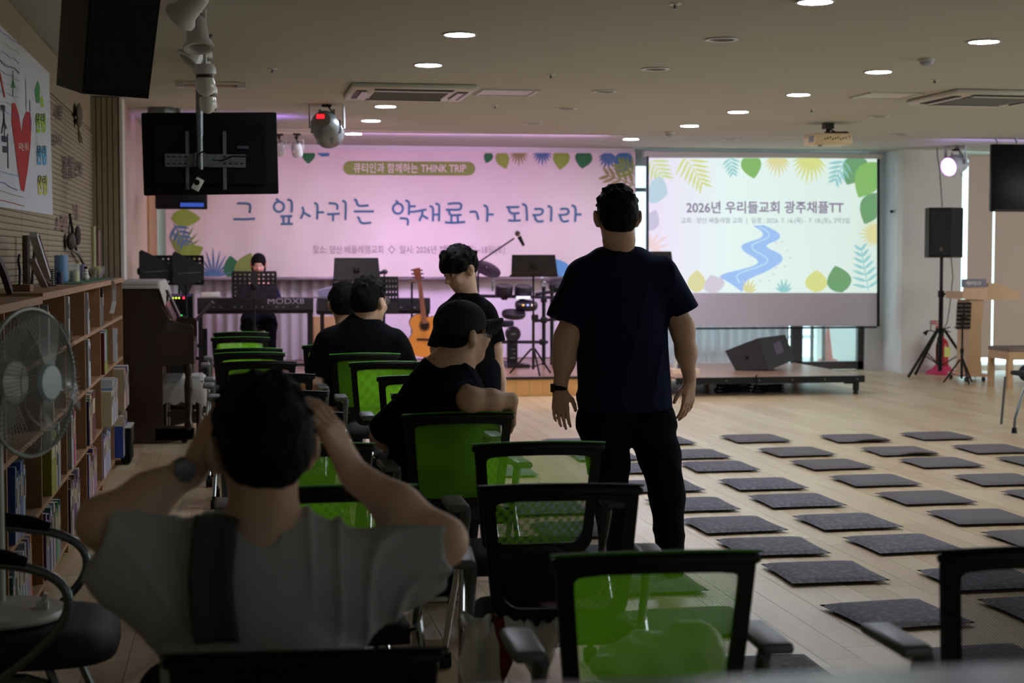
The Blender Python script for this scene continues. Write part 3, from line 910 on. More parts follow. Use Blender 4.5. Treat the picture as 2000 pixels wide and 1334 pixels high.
def heart():
    h = [(135, 830), (120, 720), (95, 640), (75, 640), (72, 760), (92, 900), (108, 1040), (130, 1180), (150, 1190), (172, 1060), (190, 900), (196, 760), (190, 700), (165, 690), (145, 740)]
    return [c1(*p) for p in h]
def plx(poly, m, off=0.006, name='drawing'):
    mb = MB(); n = len(poly); fx = onl(off)
    cx = sum(p[0] for p in poly) / n; cy = sum(p[1] for p in poly) / n
    mb.v = [fx(cx, cy)] + [fx(*p) for p in poly]
    mb.f = [(0, i + 1, (i + 1) % n + 1) for i in range(n)]
    return part(name, mb, m, pst, smooth=False, world=True, fix=False)
plx(heart(), RED, name='heart_drawing')
def ln(pts, m, wd=1.2, off=0.007):
    return part('line_drawing', ribbon([c1(*p) for p in pts], wd, onl(off)), m, pst, smooth=False, world=True, fix=False)
random.seed(3)
BLU = mat('poster_blue', (60, 80, 150), 0.8); PNK = mat('poster_pink', (170, 110, 120), 0.8); GRN = mat('poster_green', (60, 140, 70), 0.8); CYN = mat('poster_cyan', (80, 160, 200), 0.8); YLW = mat('poster_yellow', (190, 190, 80), 0.8); LIM = mat('poster_lime', (150, 190, 60), 0.8)
for k in range(9):
    y0 = 190 + k * 62; ln([(x, y0 + x * 0.72 * (1 - k * 0.07) + 5 * math.sin(x * .1 + k)) for x in range(0, 125, 12)], (BLU, GREYT, TEAL, GREYT)[k % 4], 0.7)
ln([(x, 370 + x * 0.75 + 14 * math.sin(x * .05)) for x in range(0, 130, 10)], BLU, 1.3)
ln([(0, 1130), (30, 1135), (60, 1160), (110, 1180)], BLU, 1.4); ln([(0, 1240), (40, 1250), (90, 1262), (150, 1280)], RED, 1.4); ln([(0, 1060), (60, 1080), (130, 1095)], TEAL, 0.9); ln([(0, 1180), (70, 1205), (150, 1225)], PNK, 0.9)
ln([(0, 450), (15, 530), (30, 605)], RED, 2.6); ln([(22, 650), (25, 740), (12, 830)], INK, 1.8); ln([(22, 740), (42, 800)], INK, 1.8); ln([(48, 830), (52, 1045)], INK, 1.4); ln([(28, 700), (30, 880)], INK, 1.2)
plx([c1(5, 650), c1(32, 655), c1(32, 690), c1(5, 682)], INK); plx([c1(10, 840), c1(48, 848), c1(48, 885), c1(12, 880)], INK); plx([c1(16, 905), c1(46, 908), c1(48, 950), c1(18, 945)], INK)
plx([c1(82, 490), c1(98, 545), c1(68, 545)], GRN); ln([(82, 440), (82, 600)], INK, 0.9); ln([(160, 490), (164, 680)], INK, 0.8); ln([(186, 620), (190, 800)], BLU, 1.0)
for pts, m_ in ((((215, 560), (235, 500), (248, 540), (245, 640), (225, 640)), GRN), (((248, 610), (262, 590), (275, 660), (255, 665)), LIM)):
    plx([c1(*p) for p in pts], m_)
for y0, m_ in ((705, LIM), (905, CYN), (1090, YLW)):
    mb = text_fit('안녕', *c1(222 + (y0 - 700) * 0.03, y0), *c1(284 + (y0 - 700) * 0.03, y0 + 120), onl(0.007), 0.05)
    part('lettering', mb, m_, pst, smooth=False, world=True, fix=False)
    part('lettering', text_fit('우리', *c1(222 + (y0 - 700) * 0.03, y0 - 4), *c1(276 + (y0 - 700) * 0.03, y0 + 60), onl(0.008), 0.01), INK, pst, smooth=False, world=True, fix=False)
part('lettering', text_fit('우리는 하나', *c1(115, 885), *c1(178, 935), onl(0.008), 0.01), PALE, pst, smooth=False, world=True, fix=False)
LETT = mat('wooden_letter', (62, 52, 46), 0.7); LETP = mat('faded_pink_letter', (134, 96, 100), 0.7)
for k, (bd, x0, y0, x1, y1, m_, lb) in enumerate((
        ('사랑', 107, 205, 123, 235, LETT, 'dark wooden Korean word on the left wall, highest beside the poster'),
        ('감사', 103, 262, 121, 283, LETT, 'dark wooden Korean word on the left wall, second down beside the poster'),
        ('말씀\n믿음', 125, 305, 146, 348, LETT, 'two-line dark Korean lettering on the left wall below the hanging twig ornament'),
        ('은혜', 149, 315, 161, 345, LETT, 'narrow dark Korean word on the left wall, farthest from the poster'),
        ('소망', 110, 420, 131, 452, LETP, 'faded pink Korean lettering on the left wall above the blue candle'),
        ('기쁨', 144, 398, 156, 428, LETP, 'faded pink Korean lettering on the left wall above the dried flowers'))):
    mb = text_fit(bd, x0, y0, x1, y1, onl(0.012), 0.02)
    o = part('wall_lettering', mb, m_, smooth=False, fix=False)
    tag(o, lb, 'lettering', 'words on the left wall')
o = part('twig_ornament', MB().tube([tuple(ax(x / 3.177, y / 3.177, -1.07)) for x, y in ((490, 640), (492, 720), (486, 790), (492, 880), (498, 885))], 0.006, 6).ball(tuple(ax(155, 222, -1.06)), (0.02, 0.16, 0.07)).ball(tuple(ax(154, 238, -1.06)), (0.02, 0.1, 0.04)).tube([tuple(ax(152, 245, -1.07)), tuple(ax(160, 278, -1.07))], 0.005, 6), mat('dried_twig', (84, 76, 58), 0.8))
tag(o, 'dry twig ornament hanging on the left wall beside the slats', 'ornament')
# ------------------------------------------------------------------ ceiling fittings
GLOW = mat('downlight_glow', (235, 240, 255), 0.5, emit=185.0, var=0)
def ring(r0, r1, z0, z1, n=28):
    return MB().lathe([(r0, z1), (r1, z1 - 0.002), (r1, z0 + 0.001), (r0, z0), (r0, z1)], n=n, cap=False)
dl0 = thing('downlight', '', 'ceiling light', (0, 0, 2.75))
part('trim_ring', ring(0.088, 0.102, -0.008, 0.0), WPLAS, dl0)
part('diffuser', MB().lathe([(0.0, -0.004), (0.089, -0.004), (0.089, -0.001), (0.0, -0.001)], n=28), GLOW, dl0)
ordn = ['nearest', 'second nearest', 'third nearest', 'fourth', 'fifth', 'sixth', 'farthest']
first = True
for xx, ys, side in ((1.33, (9.24, 10.73, 13.72, 15.17, 16.62, 17.33), 'left'), (4.48, (8.99, 10.57, 12.16, 13.69, 15.21, 16.7, 17.55), 'right')):
    for k, yy in enumerate(ys):
        z = 2.75 if yy < 16.4 else 2.79
        nm = ['first', 'second', 'third', 'fourth', 'fifth', 'sixth', 'seventh', 'eighth'][k]
        lb = f'lit round ceiling downlight, {nm} from the camera in the {side} row'
        if first:
            dl0.location = (xx, yy, z); tag(dl0, lb, group='lit ceiling downlights'); first = False
        else: dup(dl0, (xx, yy, z), label=lb, group='lit ceiling downlights')
dup(dl0, (2.94, 7.75, 2.75), label='lit round ceiling downlight cut off by the top edge of the view', group='lit ceiling downlights')
sp0 = thing('ceiling_speaker', '', 'speaker', (0, 0, 2.75))
part('trim_ring', ring(0.075, 0.1, -0.008, 0.0), WPLAS, sp0)
part('grille', MB().lathe([(0.0, -0.002), (0.076, -0.002), (0.076, -0.001), (0, -0.001)], n=24), mat('grey_grille', (120, 116, 108), 0.7), sp0)
first = True
for k, (xx, yy) in enumerate(((2.9, 9.18), (2.9, 10.69), (2.9, 12.2), (2.9, 13.66), (2.9, 15.19), (5.9, 13.9), (7.0, 15.9), (5.6, 17.4))):
    z = 2.75 if yy < 16.4 else 2.79
    lb = (f'unlit round ceiling fitting, {["first", "second", "third", "fourth", "fifth"][k]} from the camera in the middle row' if k < 5 else
          ['unlit round ceiling fitting above and behind the right air conditioner', 'unlit round ceiling fitting farthest right, near the hanging television', 'unlit round ceiling fitting above the projection screen, left of the projector'][k - 5])
    if first:
        sp0.location = (xx, yy, z); tag(sp0, lb, group='unlit round ceiling fittings'); first = False
    else: dup(sp0, (xx, yy, z), label=lb, group='unlit round ceiling fittings')
sk0 = thing('sprinkler', '', 'sprinkler', (0, 0, 2.75))
part('plate', MB().lathe([(0.035, 0), (0.03, -0.006), (0.008, -0.008)], n=16), WPLAS, sk0)
part('nozzle', MB().cyl((0, 0, -0.005), (0, 0, -0.025), 0.008, n=8).lathe([(0.0, -0.026), (0.014, -0.027), (0.014, -0.029), (0, -0.029)], n=10), STEEL, sk0)
first = True
for k, (xx, yy, lb) in enumerate(((0.3, 11.15, 'small ceiling sprinkler right of the hanging loudspeaker'), (2.26, 11.15, 'small ceiling sprinkler above the access panel beside the left air conditioner'),
        (2.25, 13.51, 'small ceiling sprinkler below the access panel'), (5.09, 10.98, 'small ceiling sprinkler left below the smoke detector'), (5.04, 13.35, 'small ceiling sprinkler above the projector'), (2.26, 7.95, 'small ceiling sprinkler at the top edge of the view'))):
    if first:
        sk0.location = (xx, yy, 2.75); tag(sk0, lb, group='ceiling sprinklers'); first = False
    else: dup(sk0, (xx, yy, 2.75), label=lb, group='ceiling sprinklers')
sd0 = thing('smoke_detector', 'round white smoke detector on the ceiling right, beside the second right downlight', 'smoke detector', (4.51, 9.86, 2.75), group='smoke detectors')
part('base', MB().lathe([(0.055, 0), (0.055, -0.015), (0.045, -0.018)], n=20), WPLAS, sd0)
part('dome', MB().lathe([(0.045, -0.018), (0.042, -0.035), (0.025, -0.045), (0.0, -0.047)], n=20), mat('detector_grey', (170, 178, 190), 0.5), sd0)
dup(sd0, (4.51, 16.05, 2.75), label='small round smoke detector on the ceiling near the screen and last downlights', group='smoke detectors')
# cassette air conditioners
def aircon(loc, rz, label):
    r = thing('air_conditioner', label, 'air conditioner', loc, rz, 'ceiling air conditioners')
    part('panel', MB().rbox((0, 0, -0.02), (0.95, 0.95, 0.04), 0.018), WPLAS, r)
    ig_ = part('intake_grille', MB().box((0, 0, -0.043), (0.56, 0.56, 0.006)), mat('grille_dark', (92, 90, 86), 0.6), r, smooth=False)
    for k in range(9):
        part('grille_bar', MB().box((0, -0.26 + k * 0.065, -0.048), (0.56, 0.008, 0.006)), mat('grille_bar_grey', (140, 138, 130), 0.5), ig_, smooth=False)
    for k in range(4):
        a = k * math.pi / 2
        ao_ = part('air_outlet', MB().box((0.39 * math.cos(a), 0.39 * math.sin(a), -0.042), (0.07, 0.6, 0.008), rz=a), mat('outlet_dark', (34, 34, 36), 0.5), r, smooth=False)
        part('louvre', MB().box((0.365 * math.cos(a), 0.365 * math.sin(a), -0.052), (0.05, 0.58, 0.006), rz=a, ry=0), WPLAS, ao_, smooth=False)
    return r
aircon((1.38, 12.38, 2.75), 0.0, 'white cassette air conditioner in the ceiling, upper left centre')
aircon((6.0, 12.0, 2.75), 0.0, 'white cassette air conditioner in the ceiling at the right edge')
def hatch(loc, label, m):
    r = thing('access_panel', label, 'access panel', loc, 0, 'ceiling access panels')
    part('frame', MB().box((0, 0.21, -0.006), (0.45, 0.03, 0.012)).box((0, -0.21, -0.006), (0.45, 0.03, 0.012)).box((0.21, 0, -0.006), (0.03, 0.42, 0.012)).box((-0.21, 0, -0.006), (0.03, 0.42, 0.012)), WPLAS, r, smooth=False)
    part('door', MB().box((0, 0, -0.003), (0.38, 0.38, 0.006)), m, r, smooth=False)
hatch((2.16, 12.41, 2.75), 'square white ceiling access panel right of the left air conditioner', WPLAS)
hatch((5.2, 12.1, 2.75), 'square ceiling access panel left of the right air conditioner', mat('pale_hatch', (215, 212, 196), 0.4))
# cable tray on the ceiling behind the lamp row
tr = thing('cable_bracket', 'long pale metal bracket on the ceiling behind the row of bulbs', 'bracket', (-0.13, 12.08, 2.75))
part('bar', MB().box((0, 0, -0.03), (0.48, 0.05, 0.02)), mat('pinkish_metal', (196, 170, 168), 0.4), tr, smooth=False)
for s in (-1, 1): part('end_plate', MB().box((s * 0.225, 0, -0.022), (0.06, 0.09, 0.044)), WPLAS, tr, smooth=False)

# ------------------------------------------------------------------ row of lamps on the left track
trk = part('lighting_track', MB().box((-0.15, 9.6, 2.735), (0.035, 6.2, 0.03)), WPLAS, smooth=False)
tag(trk, 'white ceiling lighting track carrying the row of unlit bulbs', 'track')
OPAL = mat('opal_bulb', (205, 205, 190), 0.15, var=0.02, coat=0.5)
def track_spot(y, label, ang, yaw_):
    r = thing('track_spotlight', label, 'spotlight', (-0.15, y, 2.72), 0, 'spotlights on the left track')
    part('adapter', MB().box((0, 0, -0.015), (0.035, 0.12, 0.03)), WPLAS, r, smooth=False)
    part('stem', MB().cyl((0, 0, -0.03), (0, 0, -0.1), 0.014, n=12), WPLAS, r)
    R = Euler((ang, 0, yaw_)).to_matrix()
    part('shade', MB().lathe([(0.03, 0.07), (0.048, 0.05), (0.056, -0.06), (0.075, -0.085), (0.075, -0.1), (0.055, -0.098), (0.05, -0.06), (0.0, -0.05)], (0, 0, -0.15), 20, R), WPLAS, r)
    part('fin', MB().box(Vector((0, 0, -0.15)) + R @ Vector((0, 0, 0.075)), (0.07, 0.012, 0.03), rz=yaw_, rx=ang), GREYP, r, smooth=False)
track_spot(7.2, 'white spotlight on the track, top of view beside the hanging loudspeaker', 0.9, 0.9)
track_spot(8.05, 'white spotlight on the track, second from the camera', -0.3, 0.3)
track_spot(8.72, 'white spotlight on the track, just before the first round bulb', 0.7, 1.9)
def bulb(y, z, x, label):
    r = thing('pendant_bulb', label, 'light bulb', (x, y, 2.72), 0, 'unlit round bulbs on the track')
    part('stem', MB().cyl((0, 0, 0), (0, 0, z + 0.11 - 2.72), 0.01, n=10), WPLAS, r)
    part('socket', MB().lathe([(0.045, z + 0.12 - 2.72), (0.056, z + 0.1 - 2.72), (0.056, z + 0.072 - 2.72), (0.045, z + 0.066 - 2.72)], n=20), WPLAS, r)
    part('heat_sink', MB().lathe([(0.046, z + 0.07 - 2.72), (0.047, z + 0.045 - 2.72)], n=20, cap=False), mat('bronze_sink', (60, 50, 40), 0.5, 0.6), r)
    part('globe', MB().lathe([(0.047, z + 0.05 - 2.72), (0.052, z + 0.02 - 2.72), (0.049, z - 0.005 - 2.72), (0.036, z - 0.028 - 2.72), (0.016, z - 0.042 - 2.72), (0.0, z - 0.045 - 2.72)], n=20), OPAL, r)
for k, (px, py, r_) in enumerate(((395, 139, 18), (401, 172, 19), (406, 207, 17), (411, 230, 13))):
    Y = 0.052 / r_ * F * 0.99
    p = ay(px, py, Y)
    bulb(Y, p[2], p[0], ['unlit white globe bulb nearest the camera, with bronze collar', 'unlit white globe bulb second in the row', 'unlit white globe bulb third in the row', 'smallest, farthest unlit globe bulb before the television'][k])

# ------------------------------------------------------------------ hanging loudspeaker, top left
def px_at(px, py, zc):
    return _C + ray(px, py) * zc
o = thing('hanging_loudspeaker', 'large black loudspeaker hanging from the ceiling at top left', 'loudspeaker', tuple(px_at(215, 60, 5.6)))
A_, B_, C_, D_ = px_at(124, -60, 5.5), px_at(321, -60, 5.5), px_at(290, 193, 5.5), px_at(108, 176, 5.75)
E_ = px_at(165, 180, 5.5)
front = [px_at(178, -60, 5.45), px_at(321, -60, 5.5), px_at(290, 193, 5.5), px_at(160, 183, 5.45)]
side = [px_at(124, -60, 5.85), px_at(110, 166, 5.85)]
dv = np.array([-0.13, 0.4, 0.1])
mb = MB(); V = [front[0], front[1], front[2], front[3], side[0], side[1]] + [front[1] + dv, front[2] + dv, side[0] + dv * .3 + np.array([0.05, 0, 0]), side[1] + dv * .3 + np.array([0.05, 0, 0])]
mb.add(V, [(0, 1, 2, 3), (4, 0, 3, 5), (1, 6, 7, 2), (4, 5, 9, 8), (8, 9, 7, 6), (0, 4, 8, 6, 1), (3, 2, 7, 9, 5)])
part('cabinet', mb, BLACK, o, world=True, smooth=False)
gc = sum(front) / 4
gm = MB(); n3 = np.array([0, -0.006, 0])
gv = [gc + (p - gc) * 0.93 + n3 for p in front]; gm.add(gv + [p - n3 for p in gv], [(0, 1, 2, 3), (7, 6, 5, 4), (0, 4, 5, 1), (1, 5, 6, 2), (2, 6, 7, 3), (3, 7, 4, 0)])
part('grille', gm, mat('speaker_grille', (16, 18, 21), 0.65, bump=0.5, bscale=400), o, world=True, smooth=False)
part('bracket', MB().cyl(tuple(px_at(230, -60, 5.7)), tuple(px_at(230, -60, 5.7) + np.array([0, 0, 0.2])), 0.02), BLACK, o, world=True)

# ------------------------------------------------------------------ television seen from behind
TY = 10.9
tv = thing('hanging_television', 'large black television seen from behind, hanging from a ceiling pole', 'television', tuple(ay(392, 0, TY)[:2]) + (2.75,))
T = lambda x, y, d=0.0: ay(x, y, TY - d)
def pxbox(x0, y0, x1, y1, Y, th, mb=None):
    a, b = ay(x0, y0, Y), ay(x1, y1, Y)
    return (mb or MB()).box(((a[0] + b[0]) / 2, Y + th / 2, (a[2] + b[2]) / 2), (abs(b[0] - a[0]), th, abs(b[2] - a[2])))
a, b = ay(277, 217, TY), ay(543, 381, TY)
part('screen_panel', MB().rbox(((a[0] + b[0]) / 2, TY + 0.03, (a[2] + b[2]) / 2), (b[0] - a[0], 0.035, a[2] - b[2]), 0.01, ry=-0.02), mat('tv_back', (8, 9, 11), 0.8, spec=0.2), tv, world=True)
part('rear_housing', pxbox(300, 240, 520, 360, TY - 0.03, 0.05), mat('tv_back', (8, 9, 11), 0.8, spec=0.2), tv, world=True, smooth=False)
MT = mat('mount_grey', (104, 110, 112), 0.5, 0.3)
part('mount_plate', pxbox(322, 300, 480, 327, TY - 0.055, 0.01), MT, tv, world=True, smooth=False)
sl = MB()
for r_ in (306, 319.5):
    for k in (0, 1, 2, 3, 10, 11, 12, 13):
        x = 326 + k * 11; pxbox(x, r_ - 1.1, x + 6, r_ + 1.1, TY - 0.058, 0.004, sl)
part('mount_slots', sl, MATTE, tv, world=True, smooth=False, kind='stuff')
for x in (366, 439):
    part('mount_rail', pxbox(x - 4, 256, x + 4, 370, TY - 0.045, 0.015), MT, tv, world=True, smooth=False)
pz0, pz1 = T(391, 331, 0.1), T(391, 120, 0.1)
part('pole', MB().cyl((pz0[0], TY - 0.1, pz0[2]), (pz0[0], TY - 0.1, 2.75), 0.021, n=16).cyl((pz0[0], TY - 0.1, T(391, 265, 0.1)[2]), (pz0[0], TY - 0.1, 2.75), 0.0245, n=16), STEEL, tv, world=True)
part('ceiling_plate', MB().box((pz0[0], TY - 0.1, 2.743), (0.16, 0.16, 0.014)), STEEL, tv, world=True, smooth=False)
part('clamp', MB().box((pz0[0], TY - 0.08, T(391, 314)[2]), (0.07, 0.06, 0.09)), MT, tv, world=True, smooth=False)
part('cable', MB().tube([tuple(T(x, y, 0.13)) for x, y in ((391, 333), (383, 322), (386, 302), (400, 294), (425, 300), (415, 312), (432, 314), (455, 305), (486, 306))], 0.006, 6), MATTE, tv, world=True)
c_ = T(386, 360, 0.12)
part('power_adapter', MB().rbox((c_[0], TY - 0.12, c_[2]), (0.055, 0.03, 0.085), 0.005, ry=0.5), WPLAS, tv, world=True)
part('adapter_socket', MB().cyl((c_[0] - 0.005, TY - 0.139, c_[2] + 0.012), (c_[0] - 0.005, TY - 0.134, c_[2] + 0.012), 0.019), MATTE, tv, world=True)
part('cord', MB().cyl(tuple(T(392, 332, 0.1)), (c_[0] + 0.01, TY - 0.12, c_[2] + 0.04), 0.005, n=6), MATTE, tv, world=True)
part('connector', pxbox(463, 285, 486, 290.5, TY - 0.05, 0.02), mat('connector_grey', (64, 68, 80), 0.5), tv, world=True, smooth=False)
# monitor facing the stage side behind it
a, b = ay(303, 384, 15.2), ay(405, 408, 15.2)
mo = thing('hanging_monitor', 'small black box with painted blue reflection, hanging just under the big television', 'monitor', ((a[0] + b[0]) / 2, 15.2, 2.75))
part('case', MB().rbox(((a[0] + b[0]) / 2, 15.3, (a[2] + b[2]) / 2 + 0.03), (b[0] - a[0], 0.2, abs(a[2] - b[2]) + 0.06), 0.012), BLACK, mo, world=True)
part('display', pxbox(352, 396, 398, 404, 15.19, 0.008), mat('blue_reflection_glow', (60, 90, 190), 0.3, emit=0.5), mo, world=True, smooth=False)  # glowing patch stands in for blue light reflected on the monitor
part('hanger', MB().cyl(((a[0] + b[0]) / 2, 15.3, a[2] + 0.05), ((a[0] + b[0]) / 2, 15.3, 2.75), 0.012), BLACK, mo, world=True)
# stage light on yoke behind the television
def stage_can(name, label, c, aim, s, mats, disp=False, lens=None, group=None, mount=True):
    """c: centre; aim: unit direction the lens faces"""
    r = thing(name, label, 'stage light', (c[0], c[1], 2.75), 0, group)
    aim = Vector(aim).normalized(); R = aim.to_track_quat('Z', 'Y').to_matrix()
    cc = Vector((0, 0, c[2] - 2.75))
    part('housing', MB().lathe([(0.0, -0.15 * s), (0.06 * s, -0.15 * s), (0.1 * s, -0.11 * s), (0.115 * s, -0.02 * s), (0.115 * s, 0.12 * s), (0.105 * s, 0.14 * s), (0.1 * s, 0.125 * s)], cc, 22, R), mats[0], r)
    for k in range(6):
        an = k * math.pi / 3
        part('cooling_fin', MB().box(cc + R @ Vector((0.108 * s * math.cos(an), 0.108 * s * math.sin(an), -0.03 * s)), (0.02 * s, 0.02 * s, 0.1 * s), rz=0), mats[0], r, smooth=False)
    part('lens', MB().lathe([(0.0, 0.128 * s), (0.1 * s, 0.128 * s), (0.1 * s, 0.12 * s), (0, 0.12 * s)], cc, 22, R), lens or mat('lens_dark', (40, 30, 60), 0.2), r)
    side = R @ Vector((1, 0, 0)); side.z = 0; side.normalize()
    p0 = cc + side * 0.135 * s; p1 = cc - side * 0.135 * s; up = Vector((0, 0, 0.2 * s))
    part('yoke', MB().tube([p0, p0 + up, p1 + up, p1], 0.014 * s, 4, sq=(2.0, 0.7)), mats[1], r, smooth=False)
    if mount:
        part('clamp', MB().cyl(cc + up, (0, 0, 0), 0.012, n=8).box((0, 0, -0.01), (0.08, 0.05, 0.02)), BLACK, r)
        part('cable', MB().tube([cc + R @ Vector((0, 0, -0.14 * s)), cc + Vector((0.05, -0.08, 0.1)) * s, cc + Vector((-0.05, -0.05, 0.26)) * s, cc + Vector((0.03, 0, 0.3)) * s, (0.03, 0, -0.01)], 0.007, 6), MATTE, r)
    if disp:
        q = cc + R @ Vector((0.02 * s, 0.03 * s, -0.153 * s))
        part('red_display', MB().box(q, (0.055 * s, 0.012, 0.03 * s), rz=math.atan2(aim.y, aim.x) - math.pi / 2, rx=0), mat('red_led', (255, 20, 30), 0.4, emit=3.0, var=0), r, smooth=False)
    return r
PARG = mat('par_grey', (120, 126, 128), 0.35, 0.4); WHM = mat('white_metal', (196, 200, 205), 0.35)
c = ay(638, 251, 13.7)
stage_can('stage_light', 'grey round stage light with red display and white yoke, left of the downlights', c, (0.25, 0.9, -0.35), 1.1, (PARG, WHM), disp=True)
c = ay(322, 222, 14.3)
stage_can('stage_light', 'grey stage light mostly hidden above the hanging television', c, (0.3, 0.9, -0.2), 1.1, (PARG, WHM))
c = ay(1866, 322, 18.0)
stage_can('stage_light', 'white stage light with glowing violet lens beside the right window', c, (-0.8, -0.45, -0.2), 1.05, (WHM, WHM), lens=mat('violet_lens', (225, 150, 255), 0.3, emit=5.0, var=0.0))
c = ay(580, 292, 16.9); 
stage_can('small_spotlight', 'small white spotlight above the banner, right of the television', c, (0.1, 0.5, -0.85), 0.5, (WHM, WHM), group='small spotlights over the banner', lens=mat('lilac_lens', (190, 160, 240), 0.4, emit=0.5))
c = ay(546, 290, 17.0)
stage_can('small_spotlight', 'small white spotlight half hidden behind the television edge', c, (0.1, 0.5, -0.85), 0.5, (WHM, WHM), group='small spotlights over the banner', lens=mat('lilac_lens', (190, 160, 240), 0.4, emit=0.5))

# projector
c = ay(1617, 273, 14.7)
pj = thing('projector', 'cream projector hanging from the ceiling before the screen', 'projector', (c[0], 14.7, 2.75))
part('body', MB().rbox((0, 0, c[2] - 2.75), (0.38, 0.32, 0.105), 0.012), mat('cream_plastic', (222, 200, 158), 0.4), pj)
part('vent', MB().box((-0.191, -0.06, c[2] - 2.75), (0.006, 0.12, 0.06)), GREYP, pj, smooth=False)
for k in range(9):
    part('socket', MB().box((-0.09 + k * 0.026, -0.161, c[2] - 2.755 + 0.008 * (k % 3)), (0.012, 0.005, 0.012)), MATTE, pj, smooth=False)
part('foot', MB().cyl((-0.08, 0, c[2] - 2.75 - 0.052), (-0.08, 0, c[2] - 2.75 - 0.064), 0.02), GREYP, pj)
part('mount', MB().box((0.0, 0, -0.03), (0.09, 0.09, 0.06)).cyl((0, 0, -0.05), (0, 0, c[2] - 2.7), 0.02).box((0.08, 0, -0.09), (0.22, 0.05, 0.014)), DSTEEL, pj, smooth=False)
part('cable', MB().tube([(0.0, -0.03, -0.06), (0.06, -0.08, -0.1), (0.16, -0.08, -0.09), (0.19, -0.12, -0.13), (0.15, -0.16, c[2] - 2.73)], 0.008, 6), MATTE, pj)
# hanging television right
a, b = ay(1938, 281, 16.1), ay(2075, 414, 16.1)
tr_ = thing('hanging_television', 'black television hanging at the right edge of the view', 'television', ((a[0] + b[0]) / 2, 16.1, 2.75))
part('screen_panel', MB().rbox(((a[0] + b[0]) / 2, 16.13, (a[2] + b[2]) / 2), (b[0] - a[0], 0.06, a[2] - b[2]), 0.01), mat('tv_gloss', (8, 8, 12), 0.3, spec=0.2), tr_, world=True)
part('lower_bezel', pxbox(1942, 408, 2070, 413, 16.09, 0.02), BLACK, tr_, world=True, smooth=False)
for x in (1946, 1984):
    q = ay(x, 281, 16.13)
    part('chain_hook', MB().tube([(q[0] + 0.012 * math.sin(k * .8), 16.13, q[2] + 0.005 + (2.75 - q[2]) * k / 9) for k in range(10)], 0.007, 6), STEEL, tr_, world=True)

# ------------------------------------------------------------------ chairs
def weave(name, c, hole, glow=0.35):
    """woven mesh cloth with fine holes"""
    m = bpy.data.materials.new(name); m.use_nodes = True
    nt = m.node_tree; b = nt.nodes['Principled BSDF']
    b.inputs['Base Color'].default_value = lin(c); b.inputs['Roughness'].default_value = 0.75
    tr = nt.nodes.new('ShaderNodeBsdfTranslucent'); tr.inputs[0].default_value = lin(c)
    mx = nt.nodes.new('ShaderNodeMixShader'); mx.inputs[0].default_value = glow
    nt.links.new(b.outputs[0], mx.inputs[1]); nt.links.new(tr.outputs[0], mx.inputs[2])
    tc = nt.nodes.new('ShaderNodeTexCoord'); mp = nt.nodes.new('ShaderNodeMapping')
    mp.inputs['Rotation'].default_value = (0, math.radians(45), 0)
    nt.links.new(tc.outputs['Object'], mp.inputs['Vector'])
    vo = nt.nodes.new('ShaderNodeTexVoronoi'); vo.voronoi_dimensions = '2D'; vo.inputs['Scale'].default_value = 210; vo.inputs['Randomness'].default_value = 0.0
    sx = nt.nodes.new('ShaderNodeSeparateXYZ'); cb = nt.nodes.new('ShaderNodeCombineXYZ')
    nt.links.new(mp.outputs['Vector'], sx.inputs[0]); nt.links.new(sx.outputs['X'], cb.inputs['X']); nt.links.new(sx.outputs['Z'], cb.inputs['Y'])
    nt.links.new(cb.outputs[0], vo.inputs['Vector'])
    lt = nt.nodes.new('ShaderNodeMath'); lt.operation = 'LESS_THAN'; lt.inputs[1].default_value = hole
    nt.links.new(vo.outputs['Distance'], lt.inputs[0])
    tp = nt.nodes.new('ShaderNodeBsdfTransparent')
    m2 = nt.nodes.new('ShaderNodeMixShader')
    nt.links.new(lt.outputs[0], m2.inputs[0]); nt.links.new(mx.outputs[0], m2.inputs[1]); nt.links.new(tp.outputs[0], m2.inputs[2])
    nt.links.new(m2.outputs[0], nt.nodes['Material Output'].inputs[0])
    return m
GMESH = weave('green_mesh_weave', (150, 240, 50), 0.37, 0.6)
BMESH = weave('black_mesh_weave', (8, 8, 9), 0.34, 0.05)
SOLID = mat('black_back_fabric', (8, 8, 9), 0.85)
GRIM = mat('green_rim', (70, 150, 20), 0.6)
SEATB = mat('black_seat_fabric', (16, 18, 22), 0.85, bump=0.3, bscale=300)
def back_pt(x, z):
    t = (z - 0.47) / 0.37
    return (x, 0.03 - 0.05 * t - 0.035 * (1 - min(1, (x / 0.21) ** 2)) , z)
def outline(inset, n=6):
    """outline of the chair back in (x,z) from lower left going round"""
    zt, zb = 0.838 - inset, 0.475 + inset
    wt, wbm = 0.212 - inset, 0.168 - inset
    pts = []
    def hw(z):  # half width at z
        t = (z - 0.475) / (0.84 - 0.475)
        return 0.178 + (0.212 - 0.178) * min(1, max(0, t)) ** 0.8 - inset
    cr = 0.05
    for k in range(n + 1):
        a = math.pi + (math.pi / 2) * k / n
        pts.append((-(hw(zb + cr) - cr) + cr * math.cos(a), zb + cr + cr * math.sin(a)))
    pts = pts[::-1]  # bottom centre -> left side up
    left = pts
    for k in range(1, 6): left.append((-hw(zb + cr + (zt - zb - cr - 0.03) * k / 5), zb + cr + (zt - zb - cr - 0.03) * k / 5))
    c2 = 0.02
    for k in range(1, 4):
        a = math.pi - (math.pi / 2) * k / 3
        left.append((-(hw(zt) - c2) + c2 * math.cos(a), zt - c2 - 0.006 + c2 * math.sin(a)))
    top = [(x, zt - 0.006 + 0.008 * (1 - (x / 0.19) ** 2)) for x in (-0.12, -0.06, 0.0, 0.06, 0.12)]
    right = [(-x, z) for x, z in left[::-1]]
    return left + top + right
